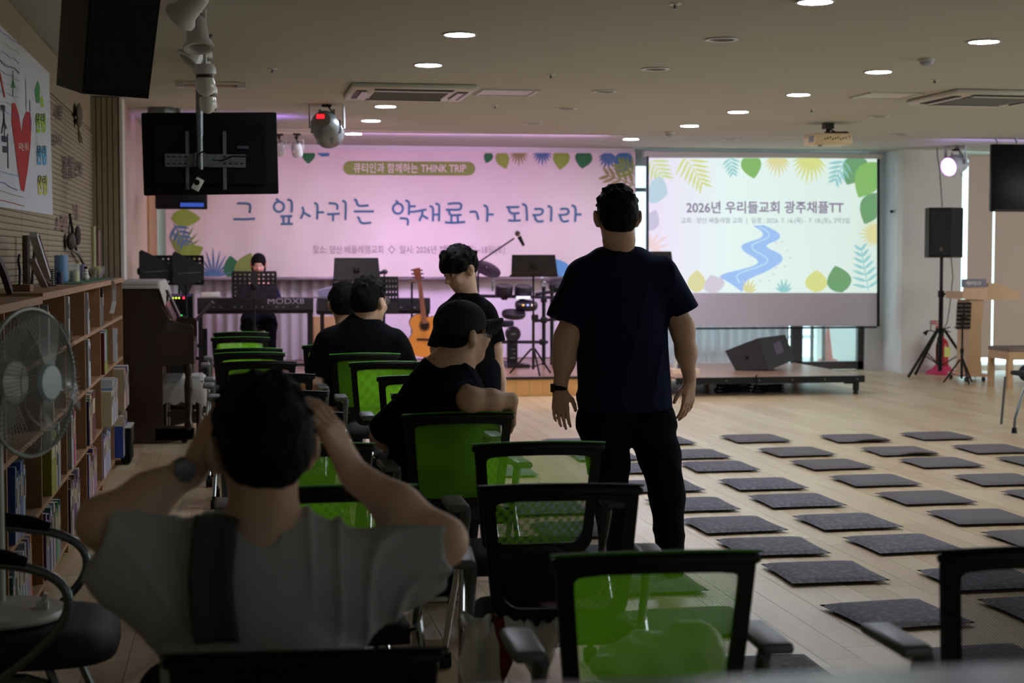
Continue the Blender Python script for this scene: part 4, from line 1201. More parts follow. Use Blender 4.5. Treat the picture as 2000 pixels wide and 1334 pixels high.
def strip_frame(o_in, o_out, y0, y1):
    A = outline(o_out); B = outline(o_in); n = len(A)
    vs = []
    for P_ in (A, B):
        for yy in (y0, y1):
            for x, z in P_:
                p = back_pt(x, z); vs.append((p[0], p[1] + yy, p[2]))
    fs = []
    for i in range(n):
        j = (i + 1) % n
        fs += [(i, j, n + j, n + i), (2 * n + i, 3 * n + i, 3 * n + j, 2 * n + j), (i, 2 * n + i, 2 * n + j, j), (n + i, n + j, 3 * n + j, 3 * n + i)]
    return MB().add(vs, fs)
def make_chair(label, weave_m, rim):
    r = thing('mesh_chair', label, 'chair')
    part('back_frame', strip_frame(0.033, 0.0, -0.012, 0.012), BLACK, r)
    part('top_bar', MB().tube([(x, back_pt(x, 0.83)[1] - 0.002, 0.826 + 0.009 * (1 - (x / 0.215) ** 2)) for x in (-0.22, -0.205, -0.15, -0.1, -0.05, 0, 0.05, 0.1, 0.15, 0.205, 0.22)], [0.008] + [0.015] * 9 + [0.008], 8, sq=(1.0, 1.0)), BLACK, r)
    part('back_rim', MB().tube([(x, back_pt(x, 0.84)[1] - 0.002, 0.8415 + 0.009 * (1 - (x / 0.215) ** 2)) for x in (-0.222, -0.15, -0.1, -0.05, 0, 0.05, 0.1, 0.15, 0.222)], 0.0045, 6, sq=(0.8, 2.2)), rim, r)
    O = outline(0.036); 
    mb = MB(); n = len(O)
    def gf(u, v):
        z = 0.506 + v * (0.806 - 0.506)
        t = (z - 0.475) / 0.365
        hwid = 0.178 + 0.034 * t ** 0.8 - 0.031
        if v < 0.16: hwid -= 0.034 * (1 - v / 0.16) ** 2
        x = (2 * u - 1) * hwid
        p = back_pt(x, z); return (p[0], p[1] + 0.004, p[2])
    part('mesh_panel', MB().grid(12, 8, gf), weave_m, r, smooth='all', fix=False)
    part('back_support', MB().tube([(0, 0.03, 0.5), (0, 0.025, 0.43), (0, 0.09, 0.395), (0, 0.2, 0.395)], [0.03, 0.03, 0.028, 0.025], 8, sq=(0.6, 3.2)), BLACK, r)
    def seat(u, v):
        x = (2 * u - 1) * 0.225; y = 0.06 + v * 0.42
        e = (1 - abs(2 * u - 1) ** 6) * (1 - abs(2 * v - 1) ** 6)
        k_ = 1 - 0.12 * max(0, abs(2 * v - 1) - .6) 
        return (x * k_, y, 0.425 + 0.035 * e ** 0.5 - 0.02 * max(0, v - 0.8))
    part('seat', MB().grid(14, 14, seat, thick=(0, 0, -0.035)), SEATB, r, smooth='all')
    for s in (-1, 1):
        part('armrest', MB().rbox((s * 0.262, 0.09, 0.632), (0.072, 0.23, 0.026), 0.012, 3), GREYP, r)
        part('arm_post', MB().tube([(s * 0.236, -0.005, 0.625), (s * 0.238, 0.01, 0.6), (s * 0.238, 0.05, 0.53), (s * 0.236, 0.09, 0.46)], [0.024, 0.026, 0.022, 0.014], 10, sq=(0.55, 1.1) if False else (1.2, 0.6)), GREYP, r)
        part('side_tube', MB().tube([(s * 0.236, 0.07, 0.5), (s * 0.24, 0.09, 0.43), (s * 0.2, 0.12, 0.405), (s * 0.1, 0.15, 0.4)], 0.0115, 8), CHROME, r)
        for yy in (-0.07, 0.4):
            lg_ = part('leg', MB().tube([(s * 0.24, 0.1 + (0.02 if yy > 0 else -0.01), 0.46), (s * 0.25, 0.1 + (yy - 0.1) * 0.45, 0.3), (s * 0.262, yy, 0.07)], 0.011, 8), CHROME, r)
            part('caster', MB().cyl((s * 0.262 - 0.02, yy, 0.027), (s * 0.262 + 0.02, yy, 0.027), 0.0265, n=14).cyl((s * 0.262, yy, 0.03), (s * 0.262, yy, 0.075), 0.012, n=8), BLACK, lg_)
    return r
SW_B = {GMESH: BMESH, GRIM: BLACK}
SW_S = {GMESH: SOLID, GRIM: BLACK}
chair0 = make_chair('', GMESH, GRIM)
chairs = [
    (1.02, 3.16, 0.86, -0.04, 'g', 'green mesh chair nearest the camera, right of centre, floor cushions seen through it', 'chairs in the middle column'),
    (0, 4.14, 0.865, -0.1, 'b', 'black mesh chair with a checked towel hanging below its seat', 'chairs in the middle column'),
    (0, 5.1, 0.99, -0.02, 'g', 'green mesh chair behind the standing man, directly in front of the black mesh chair', 'chairs in the middle column'),
    (0, 6.12, 0.87, 0.03, 'g', 'green mesh chair on which the man in the cap sits', 'chairs in the middle column'),
    (0, 7.05, 0.92, 0.0, 'b', 'black mesh chair just ahead of the man in the cap, mostly hidden', 'chairs in the middle column'),
    (0, 8.08, 0.95, -0.03, 'g', 'green mesh chair half hidden by the shoulder of the man in the cap', 'chairs in the middle column'),
    (0, 9.18, 0.89, -0.02, 'g', 'green mesh chair right behind the chair of the man with glasses', 'chairs in the middle column'),
    (0, 9.99, 0.83, 0.0, 'g', 'green mesh chair on which the man with glasses sits', 'chairs in the middle column'),
    (0, 11.05, 0.7, 0.05, 'g', 'green mesh chair under the boy beyond the man with glasses', 'chairs in the middle column'),
    (0, 4.22, 0.265, 0.03, 'g', 'green mesh chair right in front of the man in the grey shirt', 'chairs in the left column'),
    (0, 5.19, 0.24, 0.0, 'g', 'green mesh chair, second in front of the man in the grey shirt', 'chairs in the left column'),
    (0, 6.24, 0.21, 0.0, 'b', 'black mesh chair peeping out right above the raised hand', 'chairs in the left column'),
    (0, 7.24, 0.21, 0.0, 'b', 'black mesh chair, its top edge just above the black hair', 'chairs in the left column'),
    (0, 8.32, 0.21, -0.03, 'b', 'black mesh chair fifth from the front of the left column', 'chairs in the left column'),
    (0, 9.31, 0.16, -0.02, 'b', 'black mesh chair with a green one visible through it, middle of left column', 'chairs in the left column'),
    (0, 10.22, 0.12, 0.0, 'g', 'green mesh chair fourth from the stage in the left column', 'chairs in the left column'),
    (0, 10.7, 0.12, 0.0, 'g', 'green mesh chair third from the stage in the left column', 'chairs in the left column'),
    (0, 12.19, 0.07, 0.0, 'g', 'green mesh chair second from the stage in the left column', 'chairs in the left column'),
    (0, 13.02, 0.08, 0.0, 'g', 'green mesh chair closest to the stage in the left column', 'chairs in the left column'),
    (0, 2.70, 0.12, -0.06, 's', 'chair with solid black back on which the man in the grey shirt sits', 'chairs in the left column'),
    (0, 3.08, 1.66, 0.0, 'b', 'black mesh chair cut off at the lower right corner', 'chairs in the right column'),
]
for k, (_, y, x, rz, kind, lb, gp) in enumerate(chairs):
    z = -0.06 if kind == 's' else 0.0
    if k == 0:
        chair0.location = (x, y, 0); chair0.rotation_euler = (0, 0, rz); tag(chair0, lb, group=gp)
    else:
        c = dup(chair0, (x, y, 0), rz, lb, gp, swap={'b': SW_B, 's': SW_S}.get(kind))
        if kind == 's': c.scale = (1.08, 1.0, 0.93)
        if kind == 'b' and k == 1: pass

# ------------------------------------------------------------------ floor cushions
def cush_mat(name, c, c2):
    m = mat(name, c, 0.85, var=0.1, scale=40)
    nt = m.node_tree; b = nt.nodes['Principled BSDF']
    tc = nt.nodes.new('ShaderNodeTexCoord')
    vo = nt.nodes.new('ShaderNodeTexVoronoi'); vo.inputs['Scale'].default_value = 26; vo.inputs['Randomness'].default_value = 0.6; vo.feature = 'DISTANCE_TO_EDGE'
    nt.links.new(tc.outputs['Object'], vo.inputs['Vector'])
    cr = nt.nodes.new('ShaderNodeValToRGB'); cr.color_ramp.elements[0].color = lin(c2); cr.color_ramp.elements[1].color = lin(c); cr.color_ramp.elements[1].position = 0.25
    nt.links.new(vo.outputs['Distance'], cr.inputs['Fac']); nt.links.new(cr.outputs['Color'], b.inputs['Base Color'])
    bp = nt.nodes.new('ShaderNodeBump'); bp.inputs['Strength'].default_value = 0.5; bp.inputs['Distance'].default_value = 0.004
    nt.links.new(vo.outputs['Distance'], bp.inputs['Height']); nt.links.new(bp.outputs['Normal'], b.inputs['Normal'])
    return m
CU1 = cush_mat('quilted_grey_fabric', (116, 114, 120), (84, 82, 90)); CU2 = mat('plain_grey_fabric', (96, 91, 92), 0.85, var=0.08, bump=0.2, bscale=300)
def cushion_mesh(warp, m_, nm):
    def f(u, v, s):
        a, b = 2 * u - 1, 2 * v - 1
        e = max(0.0, (1 - abs(a) ** 8)) * max(0.0, (1 - abs(b) ** 8))
        pin = 1 - 0.03 * (1 - abs(a * b)) * (max(abs(a), abs(b)) > .99)
        z = 0.016 + s * 0.014 * e ** 0.6
        z += warp * 0.018 * max(0, math.sin(a * 2.2 + 1.0)) * max(0, -b) ** 2
        if s < 0: z = max(z, 0.001)
        return (a * 0.228 * pin, b * 0.228 * pin, z)
    mb = MB().grid(14, 14, lambda u, v: f(u, v, 1)).grid(14, 14, lambda u, v: f(u, v, -1))
    me = mesh(nm, mb, 'all'); me.materials.append(m_); return me
CM = [cushion_mesh(0, CU1, 'floor_cushion'), cushion_mesh(0, CU2, 'floor_cushion'), cushion_mesh(1, CU2, 'floor_cushion')]
cxs_ = [1.79, 2.64, 3.3, 4.09, 4.88, 5.61]
rows = [12.0, 11.15, 10.43, 9.6, 8.87, 8.15, 7.45, 6.75, 5.95, 5.2]
random.seed(12)
nth = ['first', 'second', 'third', 'fourth', 'fifth', 'sixth', 'seventh', 'eighth', 'ninth', 'tenth']
for i, yy in enumerate(rows):
    for j, xx in enumerate(cxs_):
        zc = yy
        if xx / yy > 0.56: continue
        y2 = yy - (0.1 if j > 3 else 0) + random.uniform(-0.03, 0.03)
        if i == 7 and j == 1: y2 = 6.82
        if i == 7 and j == 2: y2 = 6.56
        o = bpy.data.objects.new('floor_cushion', CM[0] if j < 3 else (CM[2] if (i, j) in ((0, 4), (1, 4), (7, 3)) else CM[1]))
        COL.objects.link(o)
        o.location = (xx + random.uniform(-0.02, 0.02), y2, 0.0); o.rotation_euler = (0, 0, random.uniform(-0.03, 0.05) + (0.09 if (i, j) == (8, 1) else 0))
        kind_ = 'patterned grey' if j < 3 else 'plain dark grey'
        tag(o, f'{kind_} square floor cushion, {nth[i]} row from the stage, {nth[j]} from the left', 'cushion', 'grey floor cushions in rows')
# ------------------------------------------------------------------ bookcase
XF, XB = -0.79, -1.085
bc = thing('bookcase', 'long low pine bookcase along the left wall, full of books and folders', 'bookcase', (XF, 8.6, 0))
UP = [4.8, 5.85, 6.9, 7.95, 9.0, 10.05, 11.1, 12.1]
LV = [0.06, 0.385, 0.71, 1.01]
cxm, dpt = (XF + XB) / 2, XF - XB
for y in UP:
    part('upright', MB().box((cxm, y, 0.64), (dpt, 0.022, 1.26)), PINE, bc, world=True, smooth=False)
for z in LV:
    for a, b in zip(UP[:-1], UP[1:]):
        part('shelf', MB().box((cxm, (a + b) / 2, z), (dpt - 0.002, b - a - 0.022, 0.022)), PINE, bc, world=True, smooth=False)
part('top_board', MB().box((cxm + 0.008, 9.5, 1.285), (dpt + 0.02, 5.24, 0.03)), PINE, bc, world=True, smooth=False)
part('top_board', MB().box((cxm + 0.008, 5.8, 1.272), (dpt + 0.02, 2.14, 0.03)), PINE, bc, world=True, smooth=False)
part('plinth', MB().box((cxm - 0.02, 8.45, 0.025), (dpt - 0.05, 7.3, 0.05)), PINE, bc, world=True, smooth=False)
part('back_board', MB().box((XB + 0.006, 8.45, 0.65), (0.008, 7.3, 1.24)), mat('pine_back', (140, 100, 64), 0.6), bc, world=True, smooth=False)
for y, z in ((8.35, 1.13), (7.6, 1.12)):
    part('knot', MB().lathe([(0.0, 0.002), (0.02, 0.002), (0.02, -0.001), (0, -0.001)], (XB + 0.2, y + 0.637 if y > 8 else y + 0.337, z), 10, Euler((math.pi / 2, 0, 0)).to_matrix()), mat('knot_brown', (60, 34, 20), 0.6), bc, world=True)
CN = {'white': (196, 198, 200), 'pale grey': (150, 156, 160), 'black': (22, 22, 26), 'dark red': (96, 20, 24), 'red': (168, 34, 36), 'green': (50, 140, 60), 'blue': (44, 72, 150), 'pale blue': (120, 150, 180),
      'purple': (84, 54, 120), 'lilac': (160, 140, 176), 'pink': (176, 60, 100), 'orange': (196, 120, 60), 'teal': (40, 100, 104), 'yellow green': (138, 142, 30), 'cream': (196, 184, 150), 'brown': (110, 76, 50), 'dark blue': (28, 34, 70), 'sand': (170, 150, 120)}
BM = {k: mat('cover_' + k.replace(' ', '_'), v, 0.5, var=0.08) for k, v in CN.items()}
PAPER = mat('paper_block', (205, 200, 186), 0.8)
_bk = {}
def book(y, z, t, h, col, label, lean=0.0, dx=0.0, depth=0.2, band=None):
    """one upright book: spine towards the aisle"""
    key = (col, round(t, 3), round(h, 3), depth, band)
    if key not in _bk:
        mb = MB().box((-depth / 2, 0, h / 2), (depth, t, h))
        me = mesh('book', mb); me.materials.append(BM[col])
        pb = MB().box((-depth / 2 - 0.002, 0, h + 0.0005), (depth - 0.008, max(0.001, t - 0.004), 0.001))
        me2 = mesh('pages', pb); me2.materials.append(PAPER)
        lb_ = None
        if t > 0.014:
            lb_ = mesh('spine_label', MB().box((0.0006, 0, h * 0.7), (0.001, t * 0.7, h * 0.3)))
            lb_.materials.append(BM['cream' if col not in ('cream', 'white', 'sand') else 'dark blue'])
        if band:
            lb_ = mesh('spine_label', MB().box((0.0008, 0, h * 0.16), (0.0016, t * 0.98, h * 0.24))); lb_.materials.append(BM['yellow green'])
        _bk[key] = (me, me2, lb_)
    me, me2, lb_ = _bk[key]
    o = bpy.data.objects.new('book', me); COL.objects.link(o)
    o.location = (XF + 0.006 + dx, y, z + 0.011); o.rotation_euler = (lean, 0, 0)
    c = bpy.data.objects.new('pages', me2); COL.objects.link(c); c.parent = o
    if lb_:
        c = bpy.data.objects.new('spine_label', lb_); COL.objects.link(c); c.parent = o
    return tag(o, label, 'book', 'books in the pine bookcase')
BAY = {0: 'bay at the left edge', 1: 'bay behind the fan', 2: 'fifth bay from the piano', 3: 'fourth bay from the piano', 4: 'third bay from the piano', 5: 'second bay from the piano', 6: 'bay next to the piano'}
SH = {0: 'bottom shelf', 1: 'second lowest shelf', 2: 'second highest shelf', 3: 'top shelf'}
orn = ['first', 'second', 'third', 'fourth', 'fifth', 'sixth', 'seventh', 'eighth', 'ninth', 'tenth', 'eleventh', 'twelfth', 'thirteenth', 'fourteenth', 'fifteenth', 'sixteenth', 'seventeenth', 'eighteenth', 'nineteenth', 'twentieth']
def bay(lv, b, start, items, dx=0.0, lean=0.0, depth=0.2):
    y = UP[b] + 0.013 + start
    for k, it in enumerate(items):
        col, t, h = it[:3]; bd = it[3] if len(it) > 3 else None
        hmax = [0.29, 0.29, 0.27, 0.235][lv]
        h = min(h, hmax)
        ys = y + t / 2 + (h * math.sin(abs(lean)) if k == 0 else 0)
        word = 'thick' if t >= 0.03 else ('thin' if t < 0.016 else 'tall' if h > 0.255 else 'low')
        book(ys, LV[lv], t, h, col, f'{word} {col} book, {SH[lv]}, {orn[k]} in the {BAY[b]}', lean, dx, depth, bd)
        y += t + 0.0015
        if y > UP[b + 1] - 0.03: break
random.seed(21)
def rnd(cols, n, tr=(0.014, 0.034), hr=(0.22, 0.29)):
    return [(random.choice(cols), random.choice([0.012, 0.016, 0.02, 0.026, 0.034, 0.042]), random.choice([0.22, 0.24, 0.262, 0.285])) for _ in range(n)]
# top shelf
bay(3, 2, 0.25, [('pale grey', 0.02, 0.22), ('pink', 0.012, 0.2), ('pale grey', 0.04, 0.19)])
bay(3, 3, 0.1, [('white', 0.04, 0.235), ('pale grey', 0.02, 0.235)])
bay(3, 4, 0.12, [('white', 0.035, 0.23), ('black', 0.03, 0.23), ('white', 0.04, 0.14)])
bay(3, 5, 0.1, [('white', 0.02, 0.18), ('black', 0.05, 0.235)], lean=-0.1)
# second highest
bay(2, 4, 0.1, [('pale grey', 0.03, 0.27), ('teal', 0.016, 0.26), ('white', 0.05, 0.27), ('white', 0.05, 0.25)])
bay(2, 5, 0.06, [('dark red', 0.07, 0.26, 1), ('white', 0.03, 0.26, 1), ('pale blue', 0.03, 0.27, 1), ('lilac', 0.03, 0.26, 1), ('green', 0.08, 0.27, 1)], dx=0.01)
bay(2, 6, 0.2, [('white', 0.02, 0.24), ('white', 0.016, 0.23)], lean=-0.3)
bay(2, 2, 0.4, [('sand', 0.05, 0.25)])
# second lowest
bay(1, 1, 0.1, rnd(['pale blue', 'white', 'cream', 'teal', 'pale grey', 'blue'], 15), lean=-0.12)
bay(1, 2, 0.3, [('yellow green', 0.16, 0.29), ('yellow green', 0.05, 0.27), ('white', 0.03, 0.2), ('dark blue', 0.05, 0.28), ('pale grey', 0.07, 0.29), ('pale grey', 0.02, 0.25)])
bay(1, 3, 0.15, [('pale grey', 0.05, 0.29), ('white', 0.03, 0.27), ('pale blue', 0.02, 0.25), ('dark red', 0.02, 0.25), ('pink', 0.05, 0.29), ('pink', 0.03, 0.28), ('white', 0.02, 0.27)])
bay(1, 4, 0.1, [('dark blue', 0.04, 0.25), ('teal', 0.03, 0.26), ('cream', 0.03, 0.28), ('orange', 0.04, 0.28), ('white', 0.03, 0.29), ('brown', 0.04, 0.26), ('dark red', 0.2, 0.28)])
bay(1, 5, 0.05, rnd(['white', 'cream', 'pale grey', 'green', 'lilac', 'white', 'pale blue'], 20), dx=0.05)
bay(1, 6, 0.05, rnd(['sand', 'blue', 'white', 'orange', 'white', 'cream', 'red'], 20), dx=0.06)
# bottom shelf
bay(0, 0, 0.3, rnd(['white', 'pale grey', 'pale blue', 'cream'], 14))
bay(0, 1, 0.05, rnd(['pale blue', 'white', 'cream', 'teal', 'green', 'pale grey', 'orange', 'lilac'], 20))
bay(0, 2, 0.05, rnd(['white', 'dark red', 'lilac', 'teal', 'sand', 'green', 'white', 'purple'], 20))
bay(0, 3, 0.05, rnd(['purple', 'white', 'lilac', 'brown', 'white', 'dark blue', 'cream'], 20))
bay(0, 4, 0.04, rnd(['lilac', 'purple', 'white', 'pale blue', 'green', 'orange', 'pale grey'], 20))
bay(0, 5, 0.04, rnd(['white', 'pale grey', 'white', 'lilac', 'pale blue', 'white'], 20))
bay(0, 6, 0.04, rnd(['red', 'cream', 'white', 'sand', 'blue', 'white'], 20), dx=0.05)
bg_ = thing('document_bag', 'black document bag with a white seam leaning against the far end of the bookcase', 'bag', (XF + 0.06, 11.5, 0.0))
part('body', MB().rbox((0, 0, 0.13), (0.07, 0.34, 0.25), 0.02), MATTE, bg_); part('flap', MB().rbox((0.03, 0, 0.2), (0.02, 0.33, 0.12), 0.008), BLACK, bg_); part('seam', MB().box((0.002, 0, 0.262), (0.075, 0.34, 0.008)), WPLAS, bg_, smooth=False)
# things on top of the bookcase
ZT = 1.301
def on_top(px, X=-0.93):
    # x position along the bookcase from the pixel column
    r = ax(px, 560, X); return r[1]
y = on_top(120); r_ = 0.045
def tp(name, label, cat, px, X=-0.93, z=ZT): return thing(name, label, cat, (X, on_top(px, X), z))
s_ = lambda px, X=-0.93: on_top(px, X) / F  # metres per pixel there
def candle(name, label, px, wpx, hpx, m, X=-0.93, glass=None):
    t = tp(name, label, 'candle', px, X); s = s_(px, X)
    part('wax', MB().lathe([(wpx * s / 2 * .96, 0.0), (wpx * s / 2, 0.006), (wpx * s / 2, hpx * s - 0.006), (wpx * s / 2 * .9, hpx * s), (0.0, hpx * s - 0.006)], n=24), m, t)
    part('wick', MB().cyl((0, 0, hpx * s - 0.008), (0.001, 0, hpx * s + 0.008), 0.0015, n=6), MATTE, t)
    if glass:
        part('jar', MB().lathe([(wpx * s / 2 + 0.004, 0), (wpx * s / 2 + 0.005, glass * s)], n=24, cap=False), GLASS, t)
    return t
candle('pillar_candle', 'tall pale blue pillar candle on the green mat', 120, 25, 50, mat('wax_blue', (96, 140, 184), 0.5), -0.99)
candle('pillar_candle', 'short dark blue candle in front of the pale blue pillar candle', 115, 19, 23, mat('wax_navy', (24, 34, 78), 0.5), -0.90)
candle('jar_candle', 'yellow and cream candle in a clear glass jar', 146, 18, 20, mat('wax_yellow', (186, 180, 110), 0.5), -0.92, glass=34)
candle('jar_candle', 'small lilac candle beside the yellow jar candle', 161, 12, 28, mat('wax_lilac', (124, 118, 150), 0.5), -0.96)
t = tp('ball_candle', 'small white stacked-ball ornament beside the lilac candle', 'ornament', 168, -0.9); s = s_(168)
part('stack', MB().ball((0, 0, 5 * s), 6 * s).ball((0, 0, 12 * s), 5 * s).ball((0, 0, 18 * s), 4 * s), WPLAS, t); part('cap', MB().cyl((0, 0, 20 * s), (0, 0, 25 * s), 3 * s), MATTE, t)
t = tp('flower_arrangement', 'glass bowl with yellow flower and net ribbon holding tapers, end of bookcase', 'ornament', 190, -0.95); s = s_(190)
part('bowl', MB().lathe([(6 * s, 0), (12 * s, 8 * s), (15 * s, 22 * s)], n=20, cap=False), GLASS, t)
part('flower', MB().ball((0, -0.01, 14 * s), (9 * s, 9 * s, 9 * s), 10, 7), mat('yellow_flower', (190, 180, 90), 0.8), t)
random.seed(5)
for k in range(7):
    a = k * 0.9
    part('ribbon', MB().grid(4, 3, lambda u, v: ((8 + 8 * u) * s * math.cos(a + v * .5), (8 + 8 * u) * s * math.sin(a + v * .5), (2 + 14 * u + 4 * math.sin(v * 5 + k)) * s)), mat('net_ribbon', (176, 172, 178), 0.8, alpha=0.7), t, smooth='all')
candle('taper_candle', 'tall pale yellow taper candle, the tallest on the bookcase', 184, 8, 98, mat('wax_pale_yellow', (190, 190, 140), 0.5), -0.97)
candle('taper_candle', 'tall dusty pink taper candle beside the pale yellow taper', 193, 7, 90, mat('wax_pink', (160, 118, 122), 0.5), -0.94)
for xk, (px, lab) in enumerate(((180, 'lilac paper sleeve'), (194, None))):
    pass
t = tp('cutting_mat', 'thin green mat under the candles', 'mat', 150, -0.93)
part('sheet', MB().box((0, 0.3, -0.001), (0.24, 2.6, 0.006)), mat('mat_green', (60, 100, 80), 0.7), t, smooth=False)
t.location.z = ZT + 0.001
for o in list(COL.objects):
    if o.name.startswith(('pillar_candle', 'jar_candle', 'ball_candle')): o.location.z = ZT + 0.004
def frame_thing(name, label, px, lean, wm, hm, m, X, legs=True):
    t = tp(name, label, 'picture frame', px, X)
    t.rotation_euler = (0, 0, math.radians(0))
    part('frame', MB().box((0, hm / 2 * math.sin(lean), hm / 2 * math.cos(lean)), (wm, 0.02, hm), rx=-lean), m, t, smooth=False)
    part('picture', MB().box((0, hm / 2 * math.sin(lean) - 0.011, hm / 2 * math.cos(lean)), (wm * .8, 0.002, hm * .8), rx=-lean), mat('picture_print', (120, 124, 120), 0.5), t, smooth=False)
    return t
fs = lambda a, b, X=-0.93: (ax(a[0], a[1], X), ax(b[0], b[1], X))
def bar_px(name, label, cat, pts, r, m, X=-0.93, sq=None):
    o = part(name, MB().tube([tuple(ax(px, py, X)) for px, py in pts], r, 4 if sq else 8, sq=sq), m, smooth=not sq)
    return tag(o, label, cat)
t = thing('picture_frame', 'white picture frame leaning on a brown easel on top of the bookcase', 'picture frame', tuple(ax(78, 560, -0.93)))
part('frame', MB().tube([tuple(ax(65, 458, -0.93)), tuple(ax(92, 542, -0.93))], 0.02, 4, sq=(0.9, 1.3)), mat('frame_white', (178, 186, 192), 0.5), t, world=True, smooth=False)
part('picture', MB().tube([tuple(ax(72, 462, -0.93)), tuple(ax(95, 536, -0.93))], 0.008, 4, sq=(1.0, 2.6)), mat('picture_brown', (90, 74, 62), 0.6), t, world=True, smooth=False)
part('easel_leg', MB().tube([tuple(ax(68, 482, -0.95)), tuple(ax(62, 562, -0.95))], 0.008, 6), mat('easel_brown', (62, 42, 34), 0.6), t, world=True)
part('easel_foot', MB().tube([tuple(ax(82, 545, -0.9)), tuple(ax(98, 555, -0.9))], 0.01, 6), mat('easel_brown', (62, 42, 34), 0.6), t, world=True)
t = thing('small_picture_frame', 'small pale glass picture frame in front of the white one', 'picture frame', tuple(ax(74, 561, -0.86)))
part('frame', MB().tube([tuple(ax(62, 507, -0.86)), tuple(ax(87, 560, -0.86))], 0.012, 4, sq=(0.7, 1.8)), mat('frame_glass', (140, 148, 150), 0.2), t, world=True, smooth=False)
t = thing('twig_stand', 'thin dark twig standing in a small wooden block', 'ornament', tuple(ax(43, 568, -0.9)))
part('twig', MB().tube([tuple(ax(a, b, -0.9)) for a, b in ((38, 558), (39, 530), (36, 510), (38, 498))], 0.006, 6), mat('dark_twig', (30, 28, 40), 0.6), t, world=True)
q0, q1 = ax(33, 558, -0.9), ax(54, 568, -0.9)
part('block', MB().box(((q0 + q1) / 2).tolist(), (0.08, abs(q1[1] - q0[1]) * 0.35, 0.035)), mat('block_wood', (130, 92, 56), 0.6), t, world=True, smooth=False)
bar_px('desk_stand', 'dark slanted stand at the left end of the bookcase top', 'stand', ((-8, 500), (6, 530), (19, 570)), 0.014, mat('slate', (34, 36, 42), 0.6), -0.9, sq=(1.4, 1.2))
t = thing('patterned_holder', 'small white lattice holder beside the dark blue candle', 'holder', tuple(ax(100, 560, -0.92)))
q0, q1 = ax(97, 530, -0.92), ax(104, 558, -0.92)
for i in range(4):
    for j in range(7):
        part('lattice_bar', MB().box((-0.92 + 0.012 * (i - 1.5), q0[1], q1[2] + 0.01 + j * 0.012), (0.008, 0.02, 0.008)), WPLAS, t, world=True, smooth=False)
part('plate', MB().box((-0.92, q0[1] + 0.012, q1[2] + 0.045), (0.06, 0.006, 0.09)), mat('holder_dark', (80, 82, 80), 0.6), t, world=True, smooth=False)
t = thing('dried_flowers', 'hanging dried flowers and dark pods on the left wall above the candles', 'ornament', tuple(ax(148, 430, -1.06)))
DK = mat('dried_dark', (34, 30, 28), 0.8)
part('stem', MB().tube([tuple(ax(a, b, -1.06)) for a, b in ((136, 419), (141, 445), (149, 490), (165, 520), (178, 540))], 0.009, 6), DK, t, world=True)
part('loop', MB().tube([tuple(ax(a, b, -1.07)) for a, b in ((137, 420), (135, 445), (134, 470))], 0.004, 6), DK, t, world=True)
part('pod', MB().ball(tuple(ax(139, 472, -1.05)), (0.03, 0.13, 0.06)), mat('pod_brown', (60, 44, 34), 0.7), t, world=True)
part('pod', MB().ball(tuple(ax(152, 460, -1.05)), (0.02, 0.1, 0.07)), DK, t, world=True)
part('leaf', MB().tube([tuple(ax(a, b, -1.05)) for a, b in ((143, 490), (152, 494), (163, 512))], [0.004, 0.016, 0.004], 6), mat('dried_pale', (130, 130, 120), 0.8), t, world=True)
bar_px('white_strap', 'white strap hanging down the front of the bookcase near the piano', 'strap', ((219, 548), (223, 562), (223, 590), (218, 612)), 0.012, WPLAS, -0.765, sq=(0.3, 1.6))
bar_px('incense_stick', 'reddish post-like ornament against the wall behind the twig', 'ornament', ((51, 460), (52, 555)), 0.02, mat('dusty_red', (74, 56, 54), 0.7), -1.04)

# ------------------------------------------------------------------ fan standing on a chair, lower left
FY = 4.45
fc = ay(62, 747, FY); 
fan = thing('electric_fan', 'white electric fan with wire guard standing on the dark seat at left', 'fan', (fc[0] - 0.04, FY, 0.475))
hz = fc[2] - 0.475
ya = math.radians(-62)   # facing right and a little to us
Rf = Matrix.Rotation(math.radians(-118) + math.pi, 3, 'Z') @ Matrix.Rotation(math.radians(90), 3, 'X')
nrm = Vector((math.cos(math.radians(-28)), math.sin(math.radians(-28)), 0.02)).normalized()
Rf = nrm.to_track_quat('Z', 'Y').to_matrix()
GW = mat('fan_guard', (150, 156, 152), 0.35)
R_f = 0.2
cen = Vector((0.04, 0, hz))
def circ3(r, off, n=40):
    return [cen + Rf @ Vector((r * math.cos(2 * math.pi * k / n), r * math.sin(2 * math.pi * k / n), off)) for k in range(n)]
part('guard_rim', MB().tube(circ3(R_f, 0.0), 0.006, 6, closed=True), GW, fan)
gw = MB()
for k in range(84):
    a = 2 * math.pi * k / 84
    gw.tube([cen + Rf @ Vector((r * math.cos(a + tw), r * math.sin(a + tw), z)) for r, z, tw in ((0.05, 0.055, 0), (0.12, 0.05, 0.06), (0.18, 0.035, 0.1), (R_f, 0.0, 0.12))], 0.0012, 3)
part('front_guard', gw, GW, fan, fix=False)
gw = MB()
for k in range(60):
    a = 2 * math.pi * k / 60
    gw.tube([cen + Rf @ Vector((r * math.cos(a), r * math.sin(a), z)) for r, z in ((0.06, -0.07), (0.17, -0.06), (R_f, 0.0))], 0.0013, 3)
part('rear_guard', gw, GW, fan, fix=False)
part('guard_ring', MB().tube(circ3(0.12, 0.051), 0.0015, 5, closed=True), GW, fan)
part('centre_cap', MB().lathe([(0.0, 0.066), (0.045, 0.064), (0.053, 0.055), (0.05, 0.045)], cen, 24, Rf), mat('cap_pale', (170, 184, 190), 0.4), fan)
part('motor', MB().lathe([(0.0, -0.17), (0.05, -0.16), (0.06, -0.1), (0.058, -0.05)], cen, 20, Rf), WPLAS, fan)
